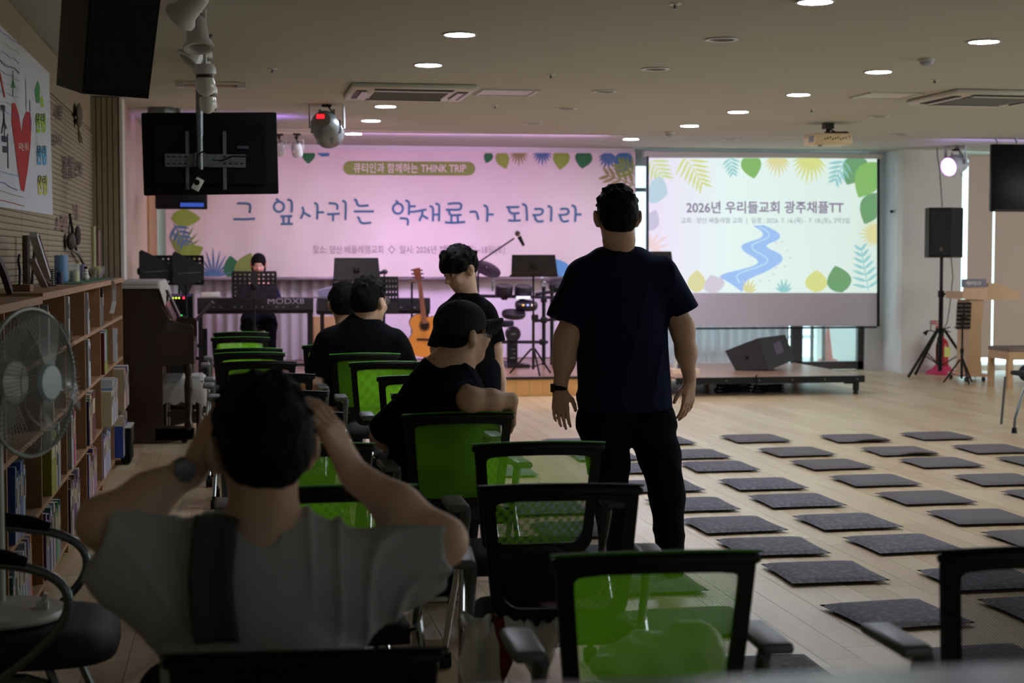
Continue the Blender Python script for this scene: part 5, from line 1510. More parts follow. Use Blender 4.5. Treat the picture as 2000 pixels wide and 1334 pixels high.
for k in range(5):
    a0 = 2 * math.pi * k / 5
    def bl(u, v):
        a = a0 + (v - 0.5) * (0.55 + 0.5 * u); r = 0.035 + u * 0.155
        return cen + Rf @ Vector((r * math.cos(a), r * math.sin(a), 0.012 - 0.03 * (v - 0.5) * 2))
    part('blade', MB().grid(6, 6, bl), mat('fan_blade', (150, 160, 158), 0.2, alpha=0.45), fan, smooth='all', fix=False)
bp_ = cen - nrm * 0.11
part('pole', MB().cyl((bp_.x, bp_.y, 0.02), (bp_.x, bp_.y, cen.z - 0.02), 0.013, n=14), WPLAS, fan)
bq = ay(60, 1206, FY)
part('base', MB().lathe([(0.0, 0.0), (0.175, 0.0), (0.18, 0.008), (0.17, 0.02), (0.03, 0.032), (0.0, 0.034)], (bp_.x + 0.005, 0.0, 0.0), 40), WPLAS, fan)
part('control_switch', MB().box((bp_.x + 0.12, -0.03, 0.032), (0.03, 0.035, 0.022)).box((bp_.x + 0.124, -0.03, 0.05), (0.012, 0.012, 0.03), ry=0.4), WPLAS, fan, smooth=False)
# that chair
ch = thing('cantilever_chair', 'dark padded chair with bent chrome arms carrying the white fan, lower left', 'chair', (fan.location.x - 0.02, FY + 0.02, 0))
def seatp(u, v):
    a, b = 2 * u - 1, 2 * v - 1
    e = max(0, 1 - (a * a) ** 2.2) * max(0, 1 - (b * b) ** 2.2)
    return (a * 0.28 * math.sqrt(1 - 0.3 * b ** 4), b * 0.26 * math.sqrt(1 - 0.3 * a ** 4), 0.43 + 0.042 * e ** 0.5)
part('seat', MB().grid(14, 14, seatp, thick=(0, 0, -0.05)), mat('chair_charcoal', (24, 30, 34), 0.7), ch, smooth='all')
TUB = mat('grey_tube', (112, 120, 124), 0.3, 0.9)
for s, yy in ((-1, -0.27), (1, 0.27)):
    af_ = part('arm_frame', MB().tube(soft([(-0.22, yy, 0.69), (0.02, yy, 0.665), (0.12, yy, 0.64), (0.175, yy, 0.59), (0.17, yy, 0.52), (0.1, yy, 0.44), (0.02, yy, 0.38), (-0.1, yy, 0.3)]), 0.013, 10), TUB, ch)
    part('arm_pad', MB().tube([(-0.24, yy, 0.705), (-0.1, yy, 0.7), (0.02, yy, 0.68), (0.07, yy, 0.665)], [0.018, 0.022, 0.021, 0.015], 10), MATTE, af_)
    for xx in (-0.2, 0.22):
        part('leg', MB().tube([(xx * 0.5, yy * 0.8, 0.39), (xx * 1.15, yy, 0.02)], 0.012, 8), TUB, ch)
part('cross_tube', MB().tube([(-0.2, -0.22, 0.36), (0.06, -0.25, 0.36), (0.14, -0.2, 0.32), (0.2, -0.25, 0.1)], 0.013, 8), TUB, ch)
part('backrest', MB().rbox((-0.27, 0, 0.78), (0.03, 0.44, 0.34), 0.014), mat('chair_charcoal', (24, 30, 34), 0.7), ch)

# ------------------------------------------------------------------ upright piano
pi_ = thing('upright_piano', 'dark brown upright piano seen from its end, white lace cover on top', 'piano', (-0.565, 12.95, 0))
# keyboard faces +X; instrument runs along Y
L0, L1 = -0.32, 0.95
part('body', MB().box((-0.13, (L0 + L1) / 2, 0.63), (0.3, L1 - L0, 1.22)), DWOOD, pi_, smooth=False)
def side_panel(y0, y1):
    prof = [(-0.28, 0.0), (-0.28, 1.24), (0.0, 1.24), (0.02, 1.16), (0.05, 1.05), (0.1, 0.97), (0.2, 0.93), (0.26, 0.93), (0.28, 0.9), (0.28, 0.62), (0.04, 0.6), (0.04, 0.14), (0.27, 0.12), (0.27, 0.04), (0.15, 0.02), (0.05, 0.0)]
    return MB().prism(prof, y0, y1, lambda u, v, w_: (u, w_, v))
part('side_panel', side_panel(L0 - 0.03, L0 + 0.01), DWOOD, pi_, smooth=False)
part('side_panel', side_panel(L1 - 0.02, L1 + 0.03), DWOOD, pi_, smooth=False)
part('inset_panel', MB().box((0.1, L0 - 0.033, 0.77), (0.24, 0.008, 0.2)), mat('piano_inset', (54, 34, 24), 0.35), pi_, smooth=False)
part('key_bed', MB().box((0.12, (L0 + L1) / 2, 0.7), (0.32, L1 - L0, 0.15)), DWOOD, pi_, smooth=False)
part('fallboard', MB().box((0.06, (L0 + L1) / 2, 0.95), (0.02, L1 - L0 - 0.04, 0.24), ry=-0.28), mat('piano_red_wood', (70, 40, 34), 0.25), pi_, smooth=False)
part('music_desk', MB().box((0.05, (L0 + L1) / 2, 1.07), (0.015, L1 - L0 - 0.2, 0.3), ry=-0.42), mat('piano_red_wood', (70, 40, 34), 0.25), pi_, smooth=False)
for yy in (L0 - 0.005, L1 - 0.005):
    part('front_leg', MB().lathe([(0.03, 0.1), (0.036, 0.14), (0.022, 0.18), (0.028, 0.3), (0.034, 0.45), (0.022, 0.52), (0.034, 0.56), (0.03, 0.62)], (0.235, yy, 0), 16), DWOOD, pi_)
    tb_ = part('toe_block', MB().box((0.13, yy, 0.07), (0.3, 0.05, 0.09)), DWOOD, pi_, smooth=False)
    part('caster', MB().cyl((0.2, yy - 0.015, 0.027), (0.2, yy + 0.015, 0.027), 0.027).cyl((-0.2, yy - 0.015, 0.02), (-0.2, yy + 0.015, 0.02), 0.02), BLACK, tb_)
part('lower_board', MB().box((0.0, (L0 + L1) / 2, 0.36), (0.02, L1 - L0, 0.5)), DWOOD, pi_, smooth=False)
def lace(u, v):
    x = -0.3 + u * 0.38; y_ = L0 - 0.06 + v * (L1 - L0 + 0.1)
    z = 1.262 + 0.004 * math.sin(v * 40)
    if u > 0.85: z -= (u - 0.85) / 0.15 * (0.14 + 0.03 * math.sin(v * 24)); x = -0.3 + 0.85 * 0.38 + (u - 0.85) * 0.3
    if v < 0.05: z -= (0.05 - v) / 0.05 * 0.05
    return (x, y_, z)
cl = part('lace_cover', MB().grid(28, 50, lace, thick=(0, 0, -0.004)), CLOTHW, smooth='all')
cl.location = pi_.location; tag(cl, 'white lace cover lying over the top of the piano', 'cover')
bk_ = part('music_book', MB().box((0, 0, 0), (0.012, 0.3, 0.24), ry=-0.42), mat('hymn_brown', (58, 38, 34), 0.5), smooth=False)
bk_.location = (pi_.location.x + 0.115, pi_.location.y + 0.1, 1.08); tag(bk_, 'dark open music book leaning on the piano desk', 'book')
# bench with cloth
pb = thing('piano_bench', 'dark wooden piano bench in front of the piano, under a white fringed cloth', 'bench', (-0.39, 13.2, 0))
part('seat', MB().rbox((0, 0, 0.44), (0.34, 0.66, 0.06), 0.01), DWOOD, pb)
for sx in (-0.13, 0.13):
    for sy in (-0.29, 0.29):
        part('leg', MB().lathe([(0.014, 0.0), (0.018, 0.1), (0.024, 0.41)], (sx, sy, 0), 10), DWOOD, pb)
for sy in (-0.29, 0.29): part('stretcher', MB().box((0, sy, 0.2), (0.26, 0.025, 0.04)), DWOOD, pb, smooth=False)
def bcl(u, v):
    a, b = (2 * u - 1), (2 * v - 1)
    x = a * 0.19; y_ = b * 0.36; z = 0.478
    if abs(a) > 0.85: x = math.copysign(0.178 + 0.02 * (abs(a) - .85) / .15, a); z -= (abs(a) - 0.85) / 0.15 * 0.18 + 0.01 * math.sin(v * 30)
    if abs(b) > 0.9: y_ = math.copysign(0.338 + 0.025 * (abs(b) - .9) / .1, b); z -= (abs(b) - 0.9) / 0.1 * 0.19 + 0.012 * math.sin(u * 22)
    return (x, y_, max(z, 0.26))
cl = part('bench_cloth', MB().grid(30, 40, bcl, thick=(0, 0, 0.004)), CLOTHW, smooth='all'); cl.location = pb.location
tag(cl, 'white fringed cloth draped over the piano bench', 'cloth')

# ------------------------------------------------------------------ generic stands
def tripod_mb(h, r=0.28, z0=0.28, tr_=0.011, hub=0.03, n=3, a0=0.6):
    mb = MB()
    return [MB().tube([(0.02 * math.cos(a0 + k * 2 * math.pi / n), 0.02 * math.sin(a0 + k * 2 * math.pi / n), z0), (r * math.cos(a0 + k * 2 * math.pi / n), r * math.sin(a0 + k * 2 * math.pi / n), 0.012)], tr_, 8) for k in range(n)], \
           [MB().tube([(0.012 * math.cos(a0 + k * 2 * math.pi / n), 0.012 * math.sin(a0 + k * 2 * math.pi / n), z0 * .3), (r * .6 * math.cos(a0 + k * 2 * math.pi / n), r * .6 * math.sin(a0 + k * 2 * math.pi / n), z0 * .43)], tr_ * .5, 6) for k in range(n)]
def music_stand(label, loc, rz, h, w_, hh, tilt, holes, m, group='music stands', r=0.26):
    """desk bottom at height h; holes: perforated desk"""
    t = thing('music_stand', label, 'music stand', loc, rz, group)
    legs, br = tripod_mb(h, r)
    for l in legs: part('leg', l, m, t)
    for l in br: part('brace', l, m, t)
    part('pole', MB().cyl((0, 0, 0.06), (0, 0, h + hh * 0.4), 0.011, n=10).cyl((0, 0, 0.06), (0, 0, h * .55), 0.015, n=10).cyl((0, 0, h * .55), (0, 0, h * .55 + 0.05), 0.022, n=10), m, t)
    cz = h + hh / 2 * math.cos(tilt)
    C0 = Vector((0, -0.035, cz)); R = Euler((-tilt, 0, 0)).to_matrix()
    if holes:
        nx_, nz_ = 9, 6; mb = MB()
        # perforated plate: bars between the holes
        for i in range(nx_ + 1):
            mb.box(C0 + R @ Vector((-w_ / 2 + w_ * i / nx_, 0, 0)), (w_ / nx_ * 0.62, 0.004, hh), rx=-tilt)
        for j in range(nz_ + 1):
            mb.box(C0 + R @ Vector((0, 0, -hh / 2 + hh * j / nz_)), (w_ + w_ / nx_ * .4, 0.004, hh / nz_ * 0.64), rx=-tilt)
        mb.box(C0 + R @ Vector((0, 0, 0)), (w_ * 0.16, 0.005, hh), rx=-tilt)
        part('desk', mb, m, t, smooth=False)
    else:
        mb = MB(); q = [(-w_ / 2, -hh / 2), (w_ / 2, -hh / 2), (w_ / 2 * 0.93, hh / 2), (-w_ / 2 * 0.93, hh / 2)]
        mb.prism(q, -0.003, 0.003, lambda u, v, ww: tuple(C0 + R @ Vector((u, ww, v))))
        part('desk', mb, m, t, smooth=False)
    part('ledge', MB().box(C0 + R @ Vector((0, 0.03, -hh / 2)), (w_ + 0.02, 0.06, 0.006), rx=-tilt), m, t, smooth=False)
    part('clamp', MB().rbox((0, -0.02 if False else -0.05, h + hh * .45), (0.06, 0.05, 0.06), 0.01), m, t)
    return t
ZS = 0.2
def stage_pt(px, py_ref, Y):
    p = ay(px, py_ref, Y); return p
BRN = mat('brown_black_metal', (34, 24, 21), 0.6, 0.0, spec=0.2)
p = ay(1040, 537, 16.6)
music_stand('dark brown music stand in front of the drum kit', (p[0], 16.55, ZS), 0, p[2] - ZS, 0.5, 0.22, 0.25, False, BRN, r=0.26)
p = ay(696, 546, 16.9)
music_stand('solid black music stand above the heads of the two seated men', (p[0], 16.9, ZS), 0, p[2] - ZS, 0.5, 0.235, 0.2, False, BLACK)
p = ay(1285, 535, 16.6)
music_stand('dark music stand half hidden behind the standing man', (p[0] - 0.04, 16.7, ZS), 0, p[2] - ZS, 0.46, 0.25, 0.25, False, BRN)
p = ay(497, 582, 16.9)
music_stand('perforated black music stand in front of the keyboardist', (p[0], 16.95, ZS), 0, p[2] - ZS, 0.44, 0.27, 0.15, True, BLACK)
p = ay(752, 607, 17.3)
music_stand('perforated black music stand beside the solid black one', (p[0] - 0.02, 17.25, ZS), 0, p[2] - ZS, 0.3, 0.36, 0.15, True, BLACK)
p = ay(350, 554, 15.6)
music_stand('perforated black music stand behind the piano and antennas', (p[0], 15.6, 0), 0, p[2], 0.44, 0.26, 0.1, True, BLACK)
p = ay(1882, 637, 16.95)
music_stand('small perforated black music stand leaning beside the lectern', (p[0], 16.98, 0), -0.1, p[2] - 0.02, 0.16, 0.28, -0.1, True, BLACK, r=0.2)

# wireless antennas and rack
def antenna(label, px, py, Y, rz):
    p = ay(px, py, Y)
    t = thing('paddle_antenna', label, 'antenna', (p[0], Y, 0), rz, 'paddle antennas beside the piano')
    z = p[2]
    poly = [(-0.115, 0.17), (-0.095, 0.19), (0.15, 0.07), (0.15, -0.06), (0.06, -0.1), (0.02, -0.19), (-0.03, -0.2), (-0.06, -0.12), (-0.115, -0.09)]
    part('paddle', MB().prism(poly, -0.006, 0.006, lambda u, v, w_: (u, w_, v + z)), mat('antenna_black', (30, 28, 38), 0.6), t, smooth=False)
    part('printed_line', MB().box((0.03, -0.007, z + 0.0), (0.2, 0.001, 0.006), ry=-0.05), GREYP, t, smooth=False)
    part('knob', MB().ball((-0.115, 0, z), (0.02, 0.02, 0.035), 10, 7), BLACK, t)
    part('pole', MB().cyl((0, 0, 0.02), (0, 0, z - 0.1), 0.011, n=8), BLACK, t)
    legs, br = tripod_mb(1, 0.2, 0.22)
    for l in legs: part('leg', l, BLACK, t)
antenna('black paddle antenna left of the perforated music stand, above the piano', 298, 530, 14.35, 0.1)
antenna('black paddle antenna in front of the perforated music stand', 363, 533, 14.35, 0.1)
a, b = ay(310, 576, 14.6), ay(376, 622, 14.6)
rk = thing('equipment_rack', 'black equipment rack with green and red lights beside the piano', 'equipment rack', ((a[0] + b[0]) / 2, 14.8, 0))
W_, zt_, zb_ = b[0] - a[0], a[2], b[2]
part('cabinet', MB().box((0, 0.1, zt_ / 2 + 0.02), (W_, 0.3, zt_ - 0.04)), BLACK, rk, smooth=False)
part('side_rail', MB().box((-W_ / 2, -0.06, zt_ / 2 + 0.02), (0.012, 0.02, zt_ - 0.04)).box((W_ / 2, -0.06, zt_ / 2 + 0.02), (0.012, 0.02, zt_ - 0.04)), STEEL, rk, smooth=False)
part('top_panel', MB().box((0, -0.055, zt_ - 0.01), (W_, 0.012, 0.02)), mat('purple_top', (110, 84, 170), 0.3), rk, smooth=False)
for k in range(4): part('unit', MB().box((0, -0.06, zt_ - 0.05 - k * 0.05), (W_ - 0.03, 0.02, 0.042)), mat('unit_black', (12, 12, 20), 0.3), rk, smooth=False)
for k in range(6): part('green_light', MB().box((-W_ / 2 + 0.04 + k * 0.027, -0.072, zt_ - 0.032), (0.012, 0.006, 0.012)), mat('led_green', (190, 230, 60), 0.4, emit=3), rk, smooth=False)
part('red_light', MB().ball((W_ / 2 - 0.08, -0.072, zt_ - 0.032), 0.009, 8, 6), mat('led_red', (255, 30, 50), 0.4, emit=4), rk)
for k in range(10): part('button', MB().box((-W_ / 2 + 0.05 + k * 0.022, -0.072, zt_ - 0.2), (0.01, 0.005, 0.01)), mat(('btn_blue', 'btn_pink', 'btn_grey')[k % 3], ((60, 90, 160), (170, 110, 120), (120, 120, 130))[k % 3], 0.4), rk, smooth=False)
part('green_light', MB().box((W_ / 2 - 0.1, -0.072, zt_ - 0.2), (0.008, 0.005, 0.03)), mat('led_pure_green', (30, 230, 90), 0.4, emit=3), rk, smooth=False)
# slanted panel on stand
t = thing('tilted_panel_stand', 'black stand with a steeply tilted flat panel between the rack and keyboard', 'stand', (tuple(ay(400, 640, 15.2))[0], 15.2, 0))
a, b = ay(378, 630, 15.2), ay(416, 590, 15.2)
ang = math.atan2(b[2] - a[2], b[0] - a[0])
part('panel', MB().box(((a[0] + b[0]) / 2 - t.location.x, 0, (a[2] + b[2]) / 2), (math.hypot(b[0] - a[0], b[2] - a[2]), 0.3, 0.03), ry=-ang), mat('panel_grey', (66, 58, 72), 0.4), t, smooth=False)
part('pole', MB().box((0, 0, 0.4), (0.045, 0.045, 0.76)), BLACK, t, smooth=False)
part('foot', MB().box((0, 0, 0.015), (0.4, 0.06, 0.03)).box((0, 0, 0.015), (0.06, 0.4, 0.03)), BLACK, t, smooth=False)
for z in (0.3, 0.5, 0.62): part('knob', MB().cyl((-0.03, 0, z), (-0.1, 0, z), 0.018), BLACK, t)

# ------------------------------------------------------------------ keyboards
def keyboard(label, x0, x1, ytop, ybot, Y, text=None, group='stage keyboards'):
    a, b = ay(x0, ytop, Y), ay(x1, ybot, Y)
    cx = (a[0] + b[0]) / 2; W_ = b[0] - a[0]; zt_ = a[2]; zb_ = b[2]; hh = zt_ - zb_
    t = thing('stage_keyboard', label, 'keyboard instrument', (cx, Y, zb_), 0, group)
    prof = [(-0.02, 0.0), (0.3, 0.0), (0.3, hh * .45), (0.12, hh), (0.0, hh), (-0.02, hh * .9)]
    part('case', MB().prism(prof, -W_ / 2, W_ / 2, lambda u, v, w_: (w_, u, v)), mat('keyboard_black', (18, 17, 20), 0.4), t, smooth=False)
    part('keys', MB().box((0, 0.22, hh * .45 + 0.006), (W_ * .88, 0.14, 0.012)), WPLAS, t, smooth=False)
    for k in range(14):
        part('socket', MB().box((-W_ * .42 + k * W_ * .06, -0.023, hh * .25), (0.02, 0.006, 0.015)), GREYP if k % 3 else MATTE, t, smooth=False)
    if text:
        mb = text_mb(text, 0.085, (0, 0), lambda u, v: (u + W_ * 0.26, -0.024, v + hh * .5), 0.0, align='CENTER', sx=1.35)
        part('lettering', mb, mat('silver_print', (150, 140, 160), 0.4), t, smooth=False, fix=False)
    return t, cx, W_, zb_
t, cx, W_, zb_ = keyboard('black stage keyboard with silver model lettering, in front of the keyboardist', 385, 612, 582, 605, 17.6, 'MODX8')
s = thing('keyboard_stand', 'black table-style keyboard stand under the keyboardist\'s instrument', 'keyboard stand', (cx, 17.75, ZS), 0, 'keyboard stands')
hh = zb_ - ZS
part('top_frame', MB().box((0, -0.12, hh - 0.02), (W_, 0.04, 0.04)).box((0, 0.12, hh - 0.02), (W_, 0.04, 0.04)), BLACK, s, smooth=False)
for sx in (-W_ / 2 + 0.03, W_ / 2 - 0.03):
    for sy in (-0.12, 0.12):
        part('leg', MB().box((sx, sy, hh / 2 - 0.02), (0.045, 0.045, hh - 0.04)), BLACK, s, smooth=False)
    part('foot_bar', MB().box((sx, 0, 0.02), (0.05, 0.4, 0.04)), BLACK, s, smooth=False)
part('cross_bar', MB().box((0, 0.12, 0.05), (W_, 0.03, 0.03)), BLACK, s, smooth=False)
a, b = ay(392, 571, 17.65), ay(430, 581, 17.65)
mx_ = part('mixer', MB().rbox(((a[0] + b[0]) / 2, 17.67, (a[2] + b[2]) / 2), (b[0] - a[0], 0.1, a[2] - b[2]), 0.005), WPLAS); tag(mx_, 'small white mixer lying on the left end of the keyboard', 'mixer')
t, cx, W_, zb_ = keyboard('second black stage keyboard behind the seated men and the guitar', 620, 840, 583, 606, 17.9)
s = thing('keyboard_stand', 'black stand under the second keyboard', 'keyboard stand', (cx, 18.05, ZS), 0, 'keyboard stands')
hh = zb_ - ZS
for sx in (-W_ / 2 + 0.06, W_ / 2 - 0.03):
    for sy in (-0.12, 0.12):
        part('leg', MB().box((sx, sy, hh / 2 - 0.01), (0.03, 0.03, hh - 0.02)), BLACK, s, smooth=False)
part('top_frame', MB().box((0, -0.12, hh - 0.02), (W_, 0.04, 0.04)).box((0, 0.12, hh - 0.02), (W_, 0.04, 0.04)), BLACK, s, smooth=False)
a, b = ay(620, 577, 17.8), ay(650, 600, 17.8)
t = thing('laptop', 'open laptop with bluish screen at the left end of the second keyboard', 'laptop', ((a[0] + b[0]) / 2, 17.95, zb_ + 0.15))
part('base', MB().box((0.06, 0.05, 0.0), (0.34, 0.22, 0.015)), GREYP, t, smooth=False)
part('lid', MB().box((0.1, -0.05, 0.06), (0.34, 0.01, 0.15), rx=0.5, ry=-0.25), mat('laptop_lid', (170, 170, 215), 0.3), t, smooth=False)
a, b = ay(632, 610, 18.0), ay(654, 624, 18.0)
bxn = part('cardboard_box', MB().box(((a[0] + b[0]) / 2 + 0.05, 18.6, ZS + 0.28), (0.4, 0.25, 0.56)), mat('carton', (196, 160, 110), 0.7), smooth=False); tag(bxn, 'light brown box under the second keyboard', 'box')
# microphone near the solid music stand
p = ay(748, 531, 17.0)
ms_ = thing('microphone_stand', 'dark microphone on a slim stand right of the solid black music stand', 'microphone', (p[0] + 0.02, 17.05, ZS))
part('pole', MB().cyl((0, 0, 0.05), (0, 0, p[2] - ZS - 0.03), 0.009, n=8), BLACK, ms_); part('base', MB().lathe([(0.09, 0), (0.09, 0.012), (0.02, 0.03)], n=18), BLACK, ms_)
part('head', MB().ball((0.0, -0.03, p[2] - ZS), (0.035, 0.03, 0.028), 12, 8), mat('mic_grille', (40, 40, 56), 0.5), ms_); part('grip', MB().cyl((-0.02, -0.02, p[2] - ZS - 0.005), (-0.14, 0.02, p[2] - ZS - 0.03), 0.018, 0.013), BLACK, ms_)

# ------------------------------------------------------------------ guitar on stand
GY = 17.2
gp = lambda x, y, d=0.0: ay(x, y, GY - d)
base = gp(825, 693)
g = thing('acoustic_guitar', 'acoustic guitar with honey-coloured top standing upright on a stand', 'guitar', (base[0], GY, base[2]))
SPR = mat('spruce_top', (232, 150, 60), 0.3, var=0.06, coat=0.4); ROSE = mat('rosewood', (58, 30, 20), 0.4)
outl = [(853, 618), (846, 617), (838, 621), (833, 619), (826, 614), (818, 613), (808, 617), (801, 624), (800, 634), (806, 645), (806, 652), (799, 662), (796, 674), (799, 686), (808, 694), (822, 698), (836, 697), (849, 691), (857, 681), (860, 668), (858, 655), (852, 645), (850, 636), (857, 628), (858, 621)]
outl = dense(outl + [outl[0]])[:-1]
outl = outl[::2]
mb = MB(); mb.prism([(gp(x, y)[0], gp(x, y)[2]) for x, y in outl], GY, GY + 0.1, lambda u, v, w_: (u, w_, v)); part('body', mb, ROSE, g, world=True)
mb = MB(); mb.prism([(gp(x, y)[0], gp(x, y)[2]) for x, y in outl], GY - 0.006, GY + 0.001, lambda u, v, w_: (u, w_, v)); part('soundboard', mb, SPR, g, world=True)
n0, n1, n2 = gp(829, 632), gp(819, 549), gp(816, 541)
part('neck', MB().tube([(n0[0], GY - 0.012, n0[2]), (n1[0], GY - 0.012, n1[2])], [0.03, 0.024], 4, sq=(0.5, 1.3)), mat('neck_wood', (150, 92, 70), 0.4), g, world=True, smooth=False)
h0, h1 = gp(818, 548), gp(813, 524)
part('headstock', MB().tube([(h0[0], GY - 0.008, h0[2]), (h1[0], GY - 0.0, h1[2])], [0.033, 0.04], 4, sq=(0.4, 1.4)), mat('headstock_wood', (120, 58, 36), 0.4), g, world=True, smooth=False)
for k in range(3):
    for s in (-1, 1):
        q = h0 + (h1 - h0) * (0.25 + 0.3 * k)
        part('tuner', MB().cyl((q[0] + s * 0.02, GY, q[2]), (q[0] + s * 0.065, GY, q[2]), 0.009, n=8), DSTEEL, g, world=True)
q = gp(829, 636); Ry = Euler((math.pi / 2, 0, 0)).to_matrix()
part('sound_hole', MB().lathe([(0, 0.001), (0.05, 0.001), (0.05, -0.001), (0, -0.001)], (q[0], GY - 0.0075, q[2]), 24, Ry), mat('hole_dark', (30, 16, 12), 0.8), g, world=True)
part('rosette', MB().tube([(q[0] + 0.058 * math.cos(a * math.pi / 12), GY - 0.008, q[2] + 0.058 * math.sin(a * math.pi / 12)) for a in range(24)], 0.004, 4, closed=True), ROSE, g, world=True)
q = gp(826, 663)
part('bridge', MB().box((q[0], GY - 0.012, q[2]), (0.13, 0.012, 0.022), ry=0.04), ROSE, g, world=True, smooth=False)
for k in range(6):
    part('string', MB().cyl((q[0] - 0.025 + k * 0.01, GY - 0.022, q[2]), (n1[0] - 0.018 + k * 0.007, GY - 0.028, n1[2] + 0.03), 0.0007, n=3), CHROME, g, world=True)
gs = thing('guitar_stand', 'black guitar stand holding the acoustic guitar', 'guitar stand', (gp(808, 690)[0], GY + 0.16, ZS))
q = gp(812, 552); 
part('pole', MB().cyl((0.0, 0, 0.02), (0.0, 0, q[2] - ZS), 0.012, n=8), BLACK, gs)
part('yoke', MB().tube([(-0.0, 0, q[2] - ZS), (0.02, -0.1, q[2] - ZS + 0.01), (0.0, -0.22, q[2] - ZS + 0.02)], 0.012, 8), mat('yoke_yellow', (110, 80, 30), 0.5), gs)
part('side_arm', MB().tube([(-0.02, 0, 0.35), (-0.11, -0.03, 0.3), (-0.12, -0.05, 0.24), (-0.03, -0.08, 0.08)], 0.016, 8), BLACK, gs)
for k in range(3):
    a = k * 2.1 + 0.5
    part('leg', MB().tube([(0, 0, 0.1), (0.22 * math.cos(a), 0.2 * math.sin(a), 0.012)], 0.011, 8), BLACK, gs)
part('cradle', MB().tube([(0, 0, 0.12), (0.06, -0.14, 0.06), (0.06, -0.2, 0.1)], 0.01, 8).tube([(0, 0, 0.12), (0.14, -0.14, 0.06), (0.14, -0.2, 0.1)], 0.01, 8), BLACK, gs)

# ------------------------------------------------------------------ electronic drum kit
DY = 17.9
dp = lambda x, y, d=0.0: ay(x, y, DY - d)
dr0 = dp(1010, 700)
dk_ = thing('electronic_drum_kit', 'black electronic drum kit with pads, cymbal and rack at centre stage', 'drum kit', (dr0[0], DY, ZS))
PADM = mat('pad_black', (26, 20, 30), 0.35); 
def drum(cx, cy, rx, h, d=0.0, name='tom_pad'):
    c = dp(cx, cy, d); r_ = rx * DY * 1.02 / F
    part(name, MB().lathe([(r_ * .9, -h / 2), (r_, -h / 2 + 0.02), (r_, h / 2 - 0.01), (r_ * .95, h / 2), (0, h / 2 - 0.006)], (c[0], DY - d, c[2]), 26, Euler((0.25, 0, 0)).to_matrix()), PADM, dk_, world=True)
    return c
drum(984, 568, 17, 0.13, 0.1); drum(1022, 569, 17, 0.13, 0.1); drum(1028, 597, 22, 0.07, 0.25, 'snare_pad'); drum(1003, 614, 23, 0.06, 0.35, 'floor_pad')
c = dp(952, 524)
part('cymbal', MB().lathe([(0.165, -0.01), (0.1, 0.006), (0.03, 0.016), (0.02, 0.03), (0, 0.033)], (c[0], DY, c[2]), 30, Euler((0.55, 0.3, 0)).to_matrix()), mat('cymbal_dark', (40, 26, 38), 0.3, 0.3), dk_, world=True)
part('cymbal_stand', MB().cyl((c[0] - 0.1, DY + 0.05, ZS + 0.03), (c[0] - 0.1, DY + 0.05, c[2] - 0.03), 0.012, n=8).tube([(c[0] - 0.1, DY + 0.05, c[2] - 0.06), (c[0] + 0.0, DY, c[2] - 0.01)], 0.01, 6), DSTEEL, dk_, world=True)
RK = mat('rack_black', (30, 26, 32), 0.35, 0.4)
for x in (945, 1062, 1078):
    q0, q1 = dp(x, 700), dp(x, 560 if x > 1000 else 590)
    part('rack_post', MB().cyl((q0[0], DY, ZS + 0.01), (q1[0], DY, q1[2]), 0.022, n=12), RK, dk_, world=True)
for (xa, ya_, xb, yb_) in ((935, 578, 1090, 581), (935, 668, 1070, 668), (1040, 627, 1095, 623), (1045, 575, 1110, 565)):
    q0, q1 = dp(xa, ya_), dp(xb, yb_)
    part('rack_bar', MB().cyl(tuple(q0), tuple(q1), 0.019, n=12), RK, dk_, world=True)
for x, y_ in ((1062, 585), (1062, 625), (1060, 668), (1045, 620), (1078, 560), (1080, 600), (985, 580), (1020, 582)):
    q = dp(x, y_, 0.02)
    part('clamp', MB().rbox((q[0], DY - 0.02, q[2]), (0.07, 0.07, 0.07), 0.012), RK, dk_, world=True)
c = dp(1094, 558); part('module', MB().rbox((c[0], DY, c[2]), (0.22, 0.05, 0.1), 0.01, rx=-0.5), BLACK, dk_, world=True)
c = dp(1080, 548); part('small_cymbal', MB().lathe([(0.12, 0), (0.02, 0.02), (0, 0.022)], (c[0] + 0.06, DY + 0.15, c[2]), 24, Euler((0.3, -0.2, 0)).to_matrix()), PADM, dk_, world=True)
c = dp(1002, 652, 0.1); part('kick_pad', MB().lathe([(0, 0.03), (0.075, 0.03), (0.088, 0.015), (0.088, -0.03), (0, -0.03)], (c[0], DY - 0.1, c[2]), 28, Ry), PADM, dk_, world=True)
part('kick_pad_label', MB().box((c[0], DY - 0.134, c[2]), (0.055, 0.002, 0.016)), GREYP, dk_, world=True, smooth=False)
part('kick_tower', MB().box((c[0], DY - 0.04, (ZS + c[2]) / 2), (0.12, 0.05, c[2] - ZS)), RK, dk_, world=True, smooth=False).data
part('kick_plate', MB().box((c[0] + 0.03, DY - 0.12, ZS + 0.02), (0.26, 0.35, 0.04)), RK, dk_, world=True, smooth=False)
for k in range(4): part('spring', MB().cyl((c[0] - 0.03 + 0.03 * (k % 2), DY - 0.08, ZS + 0.1 + 0.05 * k), (c[0] + 0.03, DY - 0.08, ZS + 0.1 + 0.05 * k), 0.008, n=6), CHROME, dk_, world=True)
for x, y_, z in ((962, 548, 0), (1058, 543, 0), (1064, 552, 0)):
    q = dp(x, y_); part('wing_nut', MB().ball(tuple(q), 0.02, 8, 6).cyl((q[0], DY, q[2] - 0.12), (q[0], DY, q[2]), 0.01, n=6), CHROME, dk_, world=True)
c = dp(1022, 581, 0.22); part('module_light_row', MB().box(tuple(c), (0.16, 0.02, 0.03)), mat('module_white', (230, 232, 250), 0.3, emit=0.6), dk_, world=True, smooth=False)
